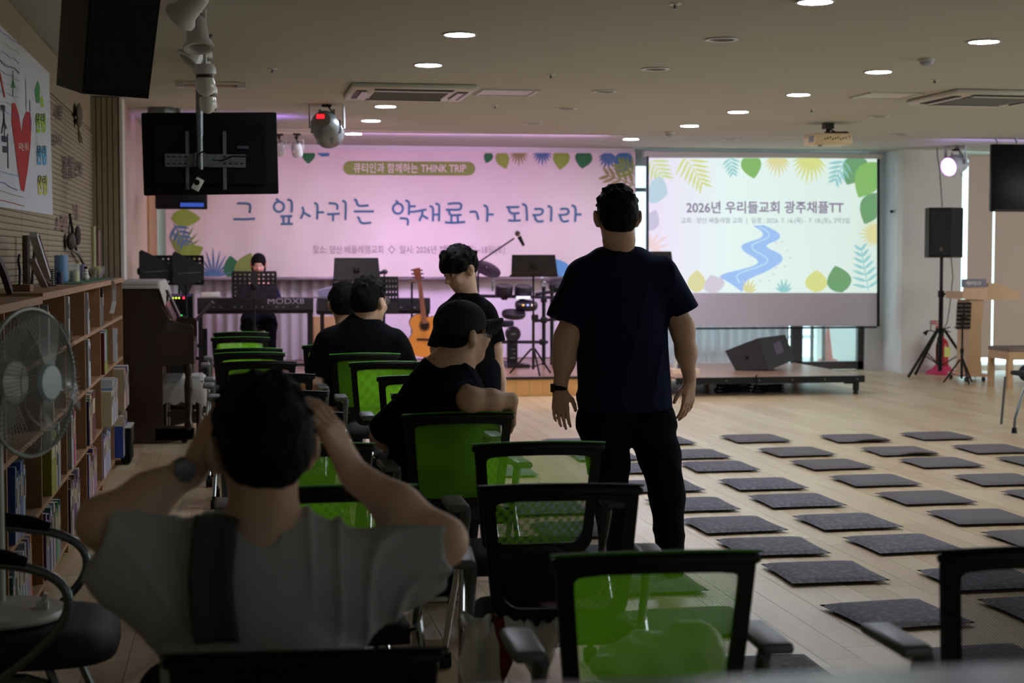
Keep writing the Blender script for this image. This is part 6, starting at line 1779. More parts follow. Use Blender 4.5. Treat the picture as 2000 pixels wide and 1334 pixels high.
for x, m_ in ((1022, 'knob_amber'), (1031, 'knob_blue'), (1040, 'knob_white')):
    q = dp(x, 596, 0.38); part('knob', MB().ball(tuple(q), 0.012, 8, 6), mat(m_, dict(knob_amber=(220, 170, 90), knob_blue=(140, 160, 240), knob_white=(255, 245, 220))[m_], 0.3, emit=1.2), dk_, world=True)
st = part('drum_stool', MB().lathe([(0.0, 0.5), (0.17, 0.5), (0.18, 0.47), (0.17, 0.43), (0.02, 0.42), (0.02, 0.03), (0.15, 0.01), (0.15, 0.0)], n=24), BLACK)
st.location = (dr0[0] - 0.1, 18.55, ZS); tag(st, 'round black drum stool behind the drum pads', 'stool')
# boom microphone stand
q0, q1, q2 = ay(927, 545, 17.2), ay(946, 506, 17.2), ay(1011, 463, 17.2)
bm_ = thing('boom_microphone_stand', 'boom stand holding a gold-banded microphone high above the drum kit', 'microphone stand', (q0[0], 17.2, ZS))
part('pole', MB().cyl((q0[0], 17.2, ZS + 0.1), (q0[0] + 0.01, 17.2, q0[2] + 0.16), 0.011, n=8), DSTEEL, bm_, world=True)
for k in range(3):
    a = k * 2.1 + .3
    part('leg', MB().tube([(q0[0], 17.2, ZS + 0.2), (q0[0] + 0.28 * math.cos(a), 17.2 + 0.28 * math.sin(a), ZS + 0.012)], 0.01, 6), DSTEEL, bm_, world=True)
part('boom_arm', MB().cyl((q0[0] - 0.05, 17.2, q0[2] + 0.12), (q2[0] - 0.04, 17.2, q2[2] - 0.015), 0.009, n=8), BRN, bm_, world=True)
part('joint', MB().ball((q0[0] + 0.01, 17.2, q0[2] + 0.17), 0.025, 10, 7), mat('joint_gold', (150, 120, 70), 0.3, 0.6), bm_, world=True)
m0, m1, m2 = ay(1023, 480, 17.15), ay(1014, 462, 17.15), ay(1011, 456, 17.15)
part('microphone', MB().tube([tuple(m0), tuple(m1)], [0.014, 0.024], 12), BLACK, bm_, world=True); part('microphone_head', MB().ball(tuple(m2), 0.032, 12, 8), mat('mic_dark', (50, 40, 36), 0.4), bm_, world=True)
part('gold_band', MB().tube([tuple(m1 * 0.6 + m2 * 0.4), tuple(m1 * 0.2 + m2 * 0.8)], 0.029, 12), mat('gold_band', (170, 130, 60), 0.3, 0.7), bm_, world=True)
# floor monitor
wd = thing('floor_monitor', 'black wedge floor monitor loudspeaker lying on the portable deck', 'loudspeaker', tuple(az(1478, 722, 0.2)), math.radians(-22))
wd.location.z = 0.2
prof = [(-0.23, 0.0), (0.2, 0.0), (0.27, 0.12), (0.1, 0.4), (-0.05, 0.4), (-0.33, 0.22)]
prof = [(-0.2, 0.0), (0.14, 0.0), (0.34, 0.12), (0.17, 0.40), (-0.06, 0.385), (-0.3, 0.17)]
a = ay(1414, 690, 16.3)
mb = MB()
bmq = [(-0.24, 0.01), (0.0, 0.0), (0.36, 0.12), (0.24, 0.40), (-0.03, 0.385), (-0.34, 0.235)]
fr = [(-0.35, 0.215), (0.0, 0.385), (0.07, 0.03), (0.14, 0.0), (-0.24, 0.0)]
# box rotated: front grille polygon then depth
Y0, Y1 = -0.2, 0.16
V = [(-0.22, Y0, 0.0), (0.15, Y0, 0.01), (0.02, Y0 + 0.05, 0.36), (-0.34, Y0 + 0.02, 0.215),
     (0.1, Y1 + 0.15, 0.0), (0.42, Y1, 0.11), (0.30, Y1 + 0.03, 0.385), (-0.1, Y1 + 0.2, 0.3)]
part('cabinet', MB().add(V, [(0, 1, 2, 3), (1, 5, 6, 2), (3, 2, 6, 7), (4, 7, 6, 5), (0, 3, 7, 4), (0, 4, 5, 1)]), mat('monitor_black', (26, 22, 30), 0.5, bump=0.2, bscale=200), wd, smooth=False)
A, B, C_, D_ = [Vector(V[i]) for i in (1, 5, 6, 2)]
nn = (B - A).cross(D_ - A).normalized()
cc = (A + B + C_ + D_) / 4 + (C_ - A) * .06
e1 = (B - A).normalized(); e2 = (D_ - A).normalized()
part('handle_recess', MB().add([cc + e1 * a_ + e2 * b_ + nn * 0.003 for a_, b_ in ((-0.06, -0.06), (0.07, -0.06), (0.07, 0.07), (-0.06, 0.07))] + [cc + e1 * a_ + e2 * b_ - nn * 0.01 for a_, b_ in ((-0.06, -0.06), (0.07, -0.06), (0.07, 0.07), (-0.06, 0.07))], [(0, 1, 2, 3), (7, 6, 5, 4), (0, 4, 5, 1), (1, 5, 6, 2), (2, 6, 7, 3), (3, 7, 4, 0)]), mat('recess_lilac', (84, 70, 92), 0.5), wd, smooth=False)
A, B, C_, D_ = [Vector(V[i]) for i in (0, 1, 2, 3)]; cg = (A + B + C_ + D_) / 4
part('grille', MB().add([cg + (p - cg) * 0.92 + Vector((0, -0.006, 0)) for p in (A, B, C_, D_)] + [cg + (p - cg) * 0.92 for p in (A, B, C_, D_)], [(0, 1, 2, 3), (7, 6, 5, 4), (0, 4, 5, 1), (1, 5, 6, 2), (2, 6, 7, 3), (3, 7, 4, 0)]), mat('wedge_grille', (40, 34, 36), 0.7), wd, smooth=False)
part('badge', MB().cyl(cg + Vector((0, -0.014, 0)), cg + Vector((0, -0.004, 0)), 0.016), MATTE, wd)
tag(part('monitor_cable', MB().tube([(5.45, 15.95, 0.215), (5.4, 15.84, 0.21), (5.4, 15.82, 0.14), (5.42, 15.85, 0.03), (5.55, 16.0, 0.02)], 0.007, 6), MATTE), 'black cable hanging over the deck edge below the floor monitor', 'cable')
# white easel-like stand behind the man
w0 = ay(1336, 733, 16.5)
we = thing('white_easel', 'small white folding stand on the stage edge behind the standing man', 'stand', (w0[0], 16.5, ZS))
part('frame', MB().tube([(-0.1, 0, 0.02), (-0.07, 0.02, 0.34), (-0.01, 0.02, 0.4), (0.03, 0, 0.34), (0.12, 0, 0.02)], 0.022, 8), WPLAS, we)
part('panel', MB().box((-0.02, 0.03, 0.17), (0.12, 0.02, 0.24)), mat('panel_violet', (60, 50, 90), 0.5), we, smooth=False)
part('base', MB().box((0, 0, 0.025), (0.3, 0.16, 0.05)), mat('base_cream', (240, 214, 190), 0.5), we, smooth=False)

# ------------------------------------------------------------------ right side: tripod speaker, extinguisher, lectern, chairs
SPY = 17.9
b0 = ay(1836, 722, SPY); 
sp = thing('speaker_stand', 'tall black tripod stand carrying the loudspeaker by the right pillar', 'speaker stand', (b0[0], SPY, 0))
zt_ = ay(1836, 500, SPY)[2]
part('pole', MB().cyl((0, 0, 0.1), (0, 0, zt_), 0.02, n=14).cyl((0, 0, 0.08), (0, 0, 1.0), 0.027, n=14), BLACK, sp)
part('collar', MB().cyl((0, 0, 0.97), (0, 0, 1.05), 0.038).cyl((0, 0, 0.55), (0, 0, 0.6), 0.06), BLACK, sp)
part('knob', MB().tube([(0.02, -0.02, 1.0), (0.08, -0.03, 1.03), (0.1, -0.03, 1.0)], 0.012, 6), BLACK, sp)
for k, a in enumerate((math.pi * 1.02, -0.35, 1.9)):
    part('leg', MB().tube([(0.05 * math.cos(a), 0.05 * math.sin(a), 0.57), (0.42 * math.cos(a), 0.42 * math.sin(a), 0.015)], 0.018, 8), BLACK, sp)
    part('brace', MB().tube([(0.01, 0, 0.14), (0.25 * math.cos(a), 0.25 * math.sin(a), 0.3)], 0.008, 6), DSTEEL, sp)
a, b = ay(1797, 402, SPY - 0.1), ay(1864, 500, SPY - 0.1)
spk = thing('loudspeaker', 'black loudspeaker on the tall tripod stand by the right pillar', 'loudspeaker', (b0[0], SPY, zt_ - 0.02))
hh = a[2] - b[2]; ww = b[0] - a[0]
part('cabinet', MB().prism([(-ww / 2, -0.12), (0.02, -0.2), (ww / 2, -0.1), (ww / 2 - 0.05, 0.17), (-ww / 2 + 0.08, 0.17)], 0.0, hh, lambda u, v, w_: (u, v, w_)), BLACK, spk, smooth=False)
part('grille', MB().add([(-ww / 2 + 0.012, -0.128, 0.03), (0.01, -0.207, 0.03), (0.01, -0.207, hh - 0.02), (-ww / 2 + 0.012, -0.128, hh - 0.02), (-ww / 2 + 0.012, -0.118, 0.03), (0.01, -0.197, 0.03), (0.01, -0.197, hh - 0.02), (-ww / 2 + 0.012, -0.118, hh - 0.02)], [(0, 1, 2, 3), (7, 6, 5, 4), (0, 4, 5, 1), (1, 5, 6, 2), (2, 6, 7, 3), (3, 7, 4, 0)]), mat('speaker_grille', (16, 18, 21), 0.65), spk, smooth=False)
part('badge', MB().box((-0.09, -0.175, 0.1), (0.03, 0.01, 0.04), rz=-0.35), mat('badge_grey', (110, 90, 80), 0.4), spk, smooth=False)
for z in (0.15, 0.3, 0.45): part('handle', MB().box((ww / 2 - 0.01, -0.03, z), (0.02, 0.06, 0.06)), MATTE, spk, smooth=False)
tag(part('speaker_cable', MB().tube([tuple(ay(x, y, 18.3)) for x, y in ((1830, 284), (1831, 306), (1835, 330), (1838, 370), (1840, 404))], 0.006, 6), MATTE), 'thin black cable running from the ceiling to the tripod loudspeaker', 'cable')
tag(part('speaker_cable', MB().tube([tuple(ay(x, y, 17.95)) for x, y in ((1856, 485), (1861, 540), (1856, 590), (1850, 630), (1839, 650))], 0.006, 6), MATTE), 'thin black cable hanging from the tripod loudspeaker to the stand hub', 'cable')
tag(part('plug_cable', MB().tube([tuple(ay(x, y, 18.2)) for x, y in ((1806, 652), (1812, 646), (1820, 646), (1828, 650))], [0.03, 0.01, 0.007, 0.007], 6), MATTE), 'short black cable with plug beside the tripod hub', 'cable')
ex = thing('fire_extinguisher', 'red fire extinguisher on a pink base behind the tripod stand', 'fire extinguisher', (ay(1840, 700, 18.45)[0], 18.45, 0))
RED2 = mat('extinguisher_red', (176, 20, 34), 0.3)
part('cylinder', MB().lathe([(0.0, 0.05), (0.075, 0.05), (0.08, 0.08), (0.08, 0.36), (0.06, 0.42), (0.022, 0.45), (0.022, 0.48)], n=24), RED2, ex)
part('label', MB().box((0.03, -0.08, 0.28), (0.08, 0.006, 0.12)), mat('label_yellow', (214, 220, 120), 0.6), ex, smooth=False)
part('valve', MB().cyl((0, 0, 0.47), (0, 0, 0.53), 0.018).box((0.05, 0, 0.54), (0.12, 0.02, 0.012), ry=0.3).box((0.05, 0, 0.57), (0.1, 0.02, 0.012), ry=-0.3), BLACK, ex)
part('hose', MB().tube([(0.0, -0.02, 0.5), (-0.08, -0.05, 0.46), (-0.1, -0.06, 0.3), (-0.085, -0.06, 0.15)], 0.011, 8), MATTE, ex)
part('base', MB().lathe([(0.2, 0.0), (0.2, 0.02), (0.12, 0.07), (0.1, 0.1), (0.085, 0.1), (0.085, 0.05), (0, 0.05)], n=26), mat('base_pink', (200, 50, 96), 0.5), ex)
a, b = ay(1820, 626, 18.66), ay(1840, 644, 18.66)
sg = thing('extinguisher_sign', 'small red and white extinguisher sign on the pillar', 'sign', ((a[0] + b[0]) / 2, 18.67, b[2]))
part('plate', pxbox(1820, 626, 1840, 645, 18.68, 0.006), WPLAS, sg, world=True, smooth=False); part('red_field', pxbox(1820, 626, 1840, 634, 18.674, 0.005), RED2, sg, world=True, smooth=False)
part('symbol', pxbox(1828, 636, 1833, 644, 18.674, 0.005), RED2, sg, world=True, smooth=False)
part('lettering', text_fit('소화기', 1822, 627.5, 1838, 632.5, lambda x, y: tuple(ay(x, y, 18.672))), WPLAS, sg, smooth=False, world=True, fix=False)
hk = part('wall_hook', MB().cyl(tuple(ay(1741, 413, 18.95) + np.array([0, .0, 0])), tuple(ay(1752, 413, 19.1)), 0.012).ball(tuple(ay(1741, 413, 18.93)), 0.022, 8, 6).lathe([(0, 0), (0.035, 0), (0.03, 0.02), (0, 0.02)], tuple(ay(1753, 413, 19.1)), 14, Euler((math.pi / 2, 0, 0)).to_matrix()), DSTEEL)
tag(hk, 'small metal hook on the white wall right of the screen', 'hook')
# lectern
LY = 17.3
a, b = ay(1880, 560, LY), ay(1922, 585, LY)
lc = thing('lectern', 'light wooden lectern with a dark Korean name plate, by the right windows', 'lectern', (ay(1900, 740, LY)[0], LY, 0))
lw = lambda x, y, d=0: ay(x, y, LY + d)
cl_ = [(1893, 586), (1922, 586), (1917, 640), (1916, 700), (1918, 736), (1888, 736), (1891, 690), (1893, 640)]
mb = MB().prism([(lw(*p)[0], lw(*p)[2]) for p in cl_], LY, LY + 0.3, lambda u, v, w_: (u, w_, v)); part('column', mb, OAK, lc, world=True, smooth=False)
fr_ = [(1876, 584), (1879, 560), (1926, 560), (1924, 586)]
q = [lw(*p) for p in fr_]; mb = MB().prism([(p[0], p[2]) for p in q], LY - 0.05, LY - 0.03, lambda u, v, w_: (u, w_, v)); part('front_panel', mb, mat('oak_pinkish', (206, 160, 128), 0.45), lc, world=True, smooth=False)
sd = [(1924, 586), (1927, 553), (1943, 553), (1988, 570), (1989, 585)]
q = [lw(*p) for p in sd]; mb = MB().prism([(p[0], p[2]) for p in q], LY - 0.05, LY + 0.42, lambda u, v, w_: (u, w_, v)); part('desk_box', mb, OAK, lc, world=True, smooth=False)
mb = MB().prism([(lw(*p)[0], lw(*p)[2]) for p in ((1879, 570), (1926, 570), (1926, 584), (1878, 584))], LY - 0.03, LY + 0.42, lambda u, v, w_: (u, w_, v)); part('desk_base', mb, OAK, lc, world=True, smooth=False)
part('name_plate', pxbox(1879, 545, 1926, 561, LY - 0.07, 0.015), mat('plate_slate', (100, 92, 112), 0.4), lc, world=True, smooth=False)
part('lettering', text_fit('베들레헴교회', 1887, 549, 1916, 557, lambda x, y: tuple(ay(x, y, LY - 0.074)), 0.02), WPLAS, lc, smooth=False, world=True, fix=False)
c0, c1_ = lw(1880, 738), lw(1924, 738)
part('base_plate', MB().box(((c0[0] + c1_[0]) / 2, LY + 0.15, 0.075), (c1_[0] - c0[0], 0.5, 0.03)), mat('oak_pinkish', (206, 160, 128), 0.45), lc, world=True, smooth=False)
for x in (1883, 1917):
    for dy in (-0.05, 0.35): part('caster', MB().cyl((lw(x, 740)[0] - 0.012, LY + dy, 0.028), (lw(x, 740)[0] + 0.012, LY + dy, 0.028), 0.028, n=14).cyl((lw(x, 740)[0], LY + dy, 0.03), (lw(x, 740)[0], LY + dy, 0.065), 0.012, n=8), DSTEEL, lc, world=True)
# wooden chair at the right edge
WCY = 16.4
w0 = az(1970, 760, 0)
wc = thing('wooden_chair', 'light wooden chair with padded seat, partly outside at the right edge', 'chair', (8.68, 16.45, 0))
part('seat', MB().rbox((0, 0, 0.43), (0.52, 0.5, 0.05), 0.02), mat('seat_taupe', (120, 104, 92), 0.7), wc)
part('apron', MB().box((0, -0.23, 0.365), (0.5, 0.025, 0.09)).box((-0.24, 0, 0.365), (0.025, 0.46, 0.09)).box((0.24, 0, 0.365), (0.025, 0.46, 0.09)), OAK, wc, smooth=False)
for sx in (-0.225, 0.225):
    for sy in (-0.21, 0.22): part('leg', MB().box((sx, sy, 0.17), (0.06, 0.06, 0.34)), OAK, wc, smooth=False)
part('backrest', MB().box((0.27, 0.0, 0.72), (0.03, 0.44, 0.4)).box((0.26, -0.2, 0.5), (0.04, 0.04, 0.5)).box((0.26, 0.2, 0.5), (0.04, 0.04, 0.5)), OAK, wc, smooth=False)
# folding chair leg at right edge: a second mesh chair mostly outside the frame
q = az(1981, 846, 0)
lg = thing('tubular_chair', 'grey tubular chair leg with black foot at the right edge', 'chair', (q[0], q[1], 0))
part('leg', MB().tube([(0.0, 0, 0.03), (0.005, 0, 0.12), (0.07, 0.02, 0.3), (0.18, 0.1, 0.46)], 0.012, 10), TUB, lg)
part('leg', MB().tube([(0.46, 0, 0.03), (0.46, 0, 0.12), (0.41, 0.02, 0.3), (0.34, 0.1, 0.44)], 0.012, 10), TUB, lg)
for xx in (0.1, 0.36): part('leg', MB().tube([(xx, 0.42, 0.03), (xx, 0.36, 0.44)], 0.012, 10), TUB, lg)
part('foot', MB().cyl((0, 0, 0.0), (0, 0, 0.045), 0.024, 0.019, 14), BLACK, lg)
part('seat', MB().rbox((0.37, 0.22, 0.47), (0.4, 0.4, 0.04), 0.015), SEATB, lg)
bgx = part('seat_bag', MB().ball((0, 0, 0.12), (0.16, 0.14, 0.12), 16, 10), mat('navy_bag', (24, 26, 60), 0.7)); bgx.location = (9.08, 16.9, 0); tag(bgx, 'dark blue bag on the floor at the right edge behind the wooden chair', 'bag')
# towel and things on the chairs
def towel(u, v):
    x = 0.6 + u * 0.27
    fold = 0.022 * math.sin(u * 17 + v * 5) + 0.012 * math.sin(u * 31 - v * 9)
    y_ = 4.2 - 0.12 * v + fold
    lobe = max(0, 1 - abs(u - 0.17) / 0.2) * 0.19 + max(0, 1 - abs(u - 0.62) / 0.24) * 0.15
    vv = max(0, v - 0.3) / 0.7
    z = 0.475 - vv * (0.05 + lobe) + 0.012 * math.sin(u * 23 + v * 14) * (1 - vv)
    x += 0.035 * math.sin(v * 5 + u * 6) * vv
    return (x, y_ - 0.05 * v, z)
def towel_mat():
    m = mat('checked_towel', (238, 236, 230), 0.95, var=0.1, scale=8)
    nt = m.node_tree; b = nt.nodes['Principled BSDF']
    tc = nt.nodes.new('ShaderNodeTexCoord'); sx = nt.nodes.new('ShaderNodeSeparateXYZ'); nt.links.new(tc.outputs['Object'], sx.inputs[0])
    mm = nt.nodes.new('ShaderNodeMath'); mm.operation = 'PINGPONG'; mm.inputs[1].default_value = 0.1; nt.links.new(sx.outputs['X'], mm.inputs[0])
    cr = nt.nodes.new('ShaderNodeValToRGB'); cr.color_ramp.interpolation = 'CONSTANT'
    cr.color_ramp.elements[0].color = lin((238, 236, 230)); cr.color_ramp.elements[1].position = 0.085; cr.color_ramp.elements[1].color = lin((120, 40, 48))
    mm2 = nt.nodes.new('ShaderNodeMath'); mm2.operation = 'ADD'; mm2.inputs[1].default_value = 0
    nt.links.new(mm.outputs[0], mm2.inputs[0]); nt.links.new(mm2.outputs[0], cr.inputs['Fac']); nt.links.new(cr.outputs['Color'], b.inputs['Base Color'])
    return m
TOW = towel_mat()
tw = part('towel', MB().grid(36, 24, towel, thick=(0, 0.004, 0.003)), TOW, smooth='all'); tag(tw, 'crumpled white towel with dark red checks hanging over a chair seat', 'towel')
random.seed(2)
bgw = sdf_mb([ell((0.98, 3.62, 0.50), (0.1, 0.1, 0.06)), ell((1.08, 3.6, 0.52), (0.07, 0.08, 0.07)), ell((0.9, 3.6, 0.49), (0.07, 0.08, 0.04))], 0.012, disp=lambda X, Y, Z: 0.007 * np.sin(60 * X + 30 * Z) * np.sin(50 * Y + 8 * X))
tag(part('plastic_bag', bgw, mat('bag_white', (205, 205, 200), 0.35), smooth='all', fix=False), 'crumpled white plastic bag on the seat of the nearest green chair', 'bag')
bgw = sdf_mb([ell((0.9, 4.5, 0.5), (0.17, 0.12, 0.06)), ell((0.9, 4.55, 0.53), (0.1, 0.08, 0.07))], 0.012)
tag(part('handbag', bgw, MATTE, smooth='all', fix=False), 'black bag on the seat of the black mesh chair', 'bag')
tag(part('pink_booklet', MB().box((0.93, 4.3, 0.475), (0.16, 0.1, 0.012), rz=0.2), mat('booklet_pink', (180, 110, 130), 0.6), smooth=False), 'pink booklet on the seat of the black mesh chair', 'booklet')
fo = sdf_mb([ell(tuple(ay(970, 803, 6.22)), (0.05, 0.03, 0.016)), ell(tuple(ay(950, 805, 6.22)), (0.04, 0.03, 0.012))], 0.006, disp=lambda X, Y, Z: 0.003 * np.sin(150 * X) * np.sin(130 * Z + 90 * Y))
tag(part('foil_wrapper', fo, mat('foil', (210, 205, 215), 0.15, 0.9), smooth=False, fix=False), 'crumpled silver wrapper under the forearm of the man in the cap', 'wrapper')
# counter edge right in front of the camera
ct = thing('counter', 'blurred grey counter edge running along the bottom of the view', 'counter', (0.55, 0.93, 0))
e = ay(1400, 1316, 1.12)
part('top', MB().rbox((0.55, 0.82, e[2] - 0.015), (1.7, 0.6, 0.03), 0.008), mat('counter_grey', (96, 98, 98), 0.25), ct, world=True)
part('front', MB().box((0.55, 1.08, e[2] / 2 - 0.02), (1.66, 0.03, e[2] - 0.04)), mat('counter_front', (70, 70, 70), 0.5), ct, world=True, smooth=False)
# ------------------------------------------------------------------ people
def J(px, py, Y): return ay(px, py, Y)
def U_(px, Y):  # metres per pixel at that depth
    return (ay(px, 600, Y) @ _F - 0) / F if False else float((ay(px, 600, Y) - _C) @ _F) / F
def rotm(yaw, pitch=0.0, roll=0.0):
    """columns = local x, y(face), z; yaw>0 turns towards +X"""
    M_ = Matrix.Rotation(-yaw, 3, 'Z') @ Matrix.Rotation(pitch, 3, 'X') @ Matrix.Rotation(roll, 3, 'Y')
    return np.array(M_)
def head(c, R, s=1.0, neck=None, nr=0.055, ears=True):
    w_ = lambda x, y, z: np.array(c) + R @ (np.array([x, y, z]) * s)
    e = lambda p, r, k=0.02, op='u': ell(w_(*p), np.array(r) * s, R, k * s, op)
    pr = [e((0, -0.012, 0.03), (0.074, 0.094, 0.088)), e((0, 0.028, -0.035), (0.060, 0.066, 0.078), 0.03), e((0, 0.062, -0.088), (0.024, 0.02, 0.018), 0.03),
          e((0, 0.085, 0.025), (0.045, 0.014, 0.012), 0.02), e((0.036, 0.07, -0.03), (0.022, 0.02, 0.022), 0.02), e((-0.036, 0.07, -0.03), (0.022, 0.02, 0.022), 0.02),
          e((0.03, 0.09, 0.004), (0.014, 0.012, 0.01), 0.008, 's'), e((-0.03, 0.09, 0.004), (0.014, 0.012, 0.01), 0.008, 's'),
          cone(w_(0, 0.09, 0.01), w_(0, 0.113, -0.026), 0.008 * s, 0.013 * s, 0.012 * s), e((0.011, 0.1, -0.032), (0.008, 0.01, 0.007), 0.006), e((-0.011, 0.1, -0.032), (0.008, 0.01, 0.007), 0.006),
          e((0, 0.09, -0.054), (0.022, 0.010, 0.005), 0.005), e((0, 0.088, -0.064), (0.019, 0.010, 0.006), 0.005),
          e((0.031, 0.083, 0.003), (0.013, 0.012, 0.006), 0.004), e((-0.031, 0.083, 0.003), (0.013, 0.012, 0.006), 0.004)]
    if ears:
        for sx in (-1, 1):
            pr += [e((sx * 0.081, -0.006, -0.008), (0.013, 0.020, 0.034), 0.008), e((sx * 0.093, -0.014, 0.002), (0.007, 0.019, 0.027), 0.006), e((sx * 0.094, 0.004, -0.002), (0.006, 0.008, 0.014), 0.004, 's')]
    if neck is not None:
        pr.append(cone(w_(0, -0.02, -0.05), neck, nr, nr * 1.05, 0.035))
    return pr, w_
def eyes(w_, R, s, root, glasses=False):
    for sx in (-1, 1):
        q = w_(sx * 0.031, 0.083, 0.005)
        part('eye', MB().ball(tuple(q - np.array(root.location)), 0.0115 * s, 10, 8), mat('eye_white', (190, 180, 175), 0.3), root)
        q = w_(sx * 0.031, 0.0915, 0.005)
        part('iris', MB().ball(tuple(q - np.array(root.location)), 0.0055 * s, 8, 6), mat('iris_dark', (22, 14, 10), 0.2), root)
        mb = MB().tube([tuple(w_(sx * (0.016 + 0.01 * k), 0.096 - 0.004 * k, 0.024 + 0.003 * math.sin(k))) for k in range(4)], 0.003 * s, 6)
        part('eyebrow', mb, HAIR, root, world=True)
def glasses_(w_, root, s=1.0):
    fr = mat('spectacle_frame', (30, 28, 30), 0.3); gl = mat('spectacle_lens', (225, 225, 240), 0.05, alpha=0.35)
    g = part('glasses', MB().tube([tuple(w_(sx, 0.112, 0.008)) for sx in (-0.01, 0.0, 0.01)], 0.0018, 6), fr, root, world=True)
    for sx in (-1, 1):
        ring_ = [tuple(w_(sx * 0.034 + 0.025 * math.cos(a * math.pi / 10), 0.108 - 0.01 * abs(math.cos(a * math.pi / 10)), 0.002 + 0.019 * math.sin(a * math.pi / 10))) for a in range(20)]
        part('glasses_rim', MB().tube(ring_, 0.0018, 6, closed=True), fr, root, world=True)
        part('glasses_lens', MB().flat(ring_), gl, root, world=True, smooth=False, fix=False)
        part('glasses_temple', MB().tube([tuple(w_(sx * 0.06, 0.1, 0.008)), tuple(w_(sx * 0.082, 0.05, 0.01)), tuple(w_(sx * 0.084, -0.01, 0.008))], 0.002, 6), fr, root, world=True)
def unit(v): v = np.array(v, float); return v / np.linalg.norm(v)
def hand(wr, d, n, th, s=1.0, curl=0.35, spread=0.12, thumb=1.0):
    """d: fingers' direction; n: way the palm faces; th: side of the thumb"""
    d = unit(d); n = unit(np.array(n, float) - d * (np.array(n, float) @ d)); th = unit(np.array(th, float) - d * (np.array(th, float) @ d) - n * (np.array(th, float) @ n))
    pr = [cone(np.array(wr) - d * 0.02 * s, np.array(wr) + d * 0.02 * s, 0.024 * s, 0.024 * s, 0.02, 0.7, n)]
    lens = [(0.041, 0.026, 0.020), (0.045, 0.03, 0.021), (0.042, 0.028, 0.020), (0.033, 0.021, 0.018)]
    for i in range(4):
        off = th * (0.031 - 0.0205 * i) * s
        kn = np.array(wr) + d * (0.09 - 0.004 * abs(i - 1.2)) * s + off
        pr.append(cone(np.array(wr) + d * 0.012 * s + off * 0.6, kn, 0.0155 * s, 0.0115 * s, 0.012))
        a = 0.0; p = kn
        sp = (1.2 - i) * spread * 0.5
        for j in range(3):
            a += curl * (0.7 + 0.25 * j) * (1 + 0.12 * i)
            dd = unit(d * math.cos(a) + n * math.sin(a) + th * sp * (1 if j == 0 else .6))
            q = p + dd * lens[i][j] * s
            r0 = (0.0092 - 0.0008 * j - 0.0008 * (i == 3)) * s
            pr.append(cone(p, q, r0, r0 * 0.92, 0.004)); p = q
    t0 = np.array(wr) + d * 0.022 * s + th * 0.022 * s + n * 0.004
    t1 = t0 + unit(d * 0.7 + th * 0.75 * thumb + n * 0.35) * 0.038 * s
    t2 = t1 + unit(d * 0.95 + th * 0.25 * thumb + n * 0.35) * 0.03 * s
    t3 = t2 + unit(d * 1.0 + th * 0.0 + n * 0.4) * 0.024 * s
    pr += [cone(t0, t1, 0.015 * s, 0.0115 * s, 0.012), cone(t1, t2, 0.011 * s, 0.0098 * s, 0.004), cone(t2, t3, 0.0096 * s, 0.0082 * s, 0.004)]
    return pr
def hair_prims(w_, R, s, full=1.0, face_cut=True, nape=-0.045, thick=1.0, sideburn=True):
    e = lambda p, r, k=0.015, op='u': ell(w_(*p), np.array(r) * s, R, k * s, op)
    pr = [e((0, -0.014, 0.036), (0.083 * thick, 0.102 * thick, 0.095 * thick)), e((0, -0.05, -0.005), (0.072, 0.056, 0.065), 0.03)]
    if face_cut:
        pr.append(e((0, 0.088, -0.02), (0.062, 0.058, 0.085), 0.012, 's'))
        pr.append(e((0.085, 0.04, -0.045), (0.05, 0.05, 0.055), 0.01, 's')); pr.append(e((-0.085, 0.04, -0.045), (0.05, 0.05, 0.055), 0.01, 's'))
        pr.append(e((0.1, -0.012, -0.012), (0.026, 0.03, 0.046), 0.008, 's')); pr.append(e((-0.1, -0.012, -0.012), (0.026, 0.03, 0.046), 0.008, 's'))
    return pr
def tufts(w_, R, s, n, seed, low=0.0, r=0.014, ln=0.02):
    rr = random.Random(seed); out = []
    while len(out) < n:
        th = rr.uniform(0, 2 * math.pi); ph = rr.uniform(low, 1.35)
        x, y, z = math.cos(ph) * math.cos(th), math.cos(ph) * math.sin(th), math.sin(ph)
        if y > 0.55 and z < 0.45: continue
        p = w_(0.080 * x, -0.012 + 0.098 * y, 0.038 + 0.092 * z)
        dr = R @ np.array([x * 0.6 + rr.uniform(-.6, .6), y * 0.6 + rr.uniform(-.2, .9), z * 0.6 + rr.uniform(-.6, .2)])
        out.append(cone(p, p + unit(dr) * ln * s, r * s, r * 0.35 * s, 0.012))
    return out
def hnoise(amp, f=120, seed=0.0):
    def g(X, Y, Z):
        return amp * (np.sin(f * X + 2.0 * np.sin(f * .31 * Z + seed)) * np.sin(f * .8 * Y + 1.7 * np.sin(f * .23 * Z)) + 0.6 * np.sin(f * 0.45 * (Z + X) + 3 * np.sin(40 * Y + seed)))
    return g
def folds(amp, fx_=22, fz=9, seed=0.0, fy=12):
    def g(X, Y, Z):
        return amp * (np.sin(fx_ * X + fz * Z + 2.2 * np.sin(7 * Z + seed + 5 * Y)) + 0.6 * np.sin(fx_ * 1.9 * X - fz * 1.7 * Z + 3 * np.sin(9 * X + seed) + fy * Y))
    return g
def ridges(amp, seed, fx_, fz):
    def g(X, Y, Z):
        a = np.sin(fx_ * X + fz * 0.4 * Z + 1.8 * np.sin(6 * Z + seed + 4 * X) + 3 * Y)
        b = np.sin(fz * Z - fx_ * 0.7 * X + 1.7 * np.sin(8 * X + seed) + 5 * Y)
        m_ = 0.5 + 0.5 * np.sin(5 * X + 7 * Z + seed)
        return -amp * (np.clip(1 - np.abs(a) * 1.5, 0, 1) ** 1.6 * m_ + 0.7 * np.clip(1 - np.abs(b) * 1.5, 0, 1) ** 1.6 * (1 - m_))
    return g
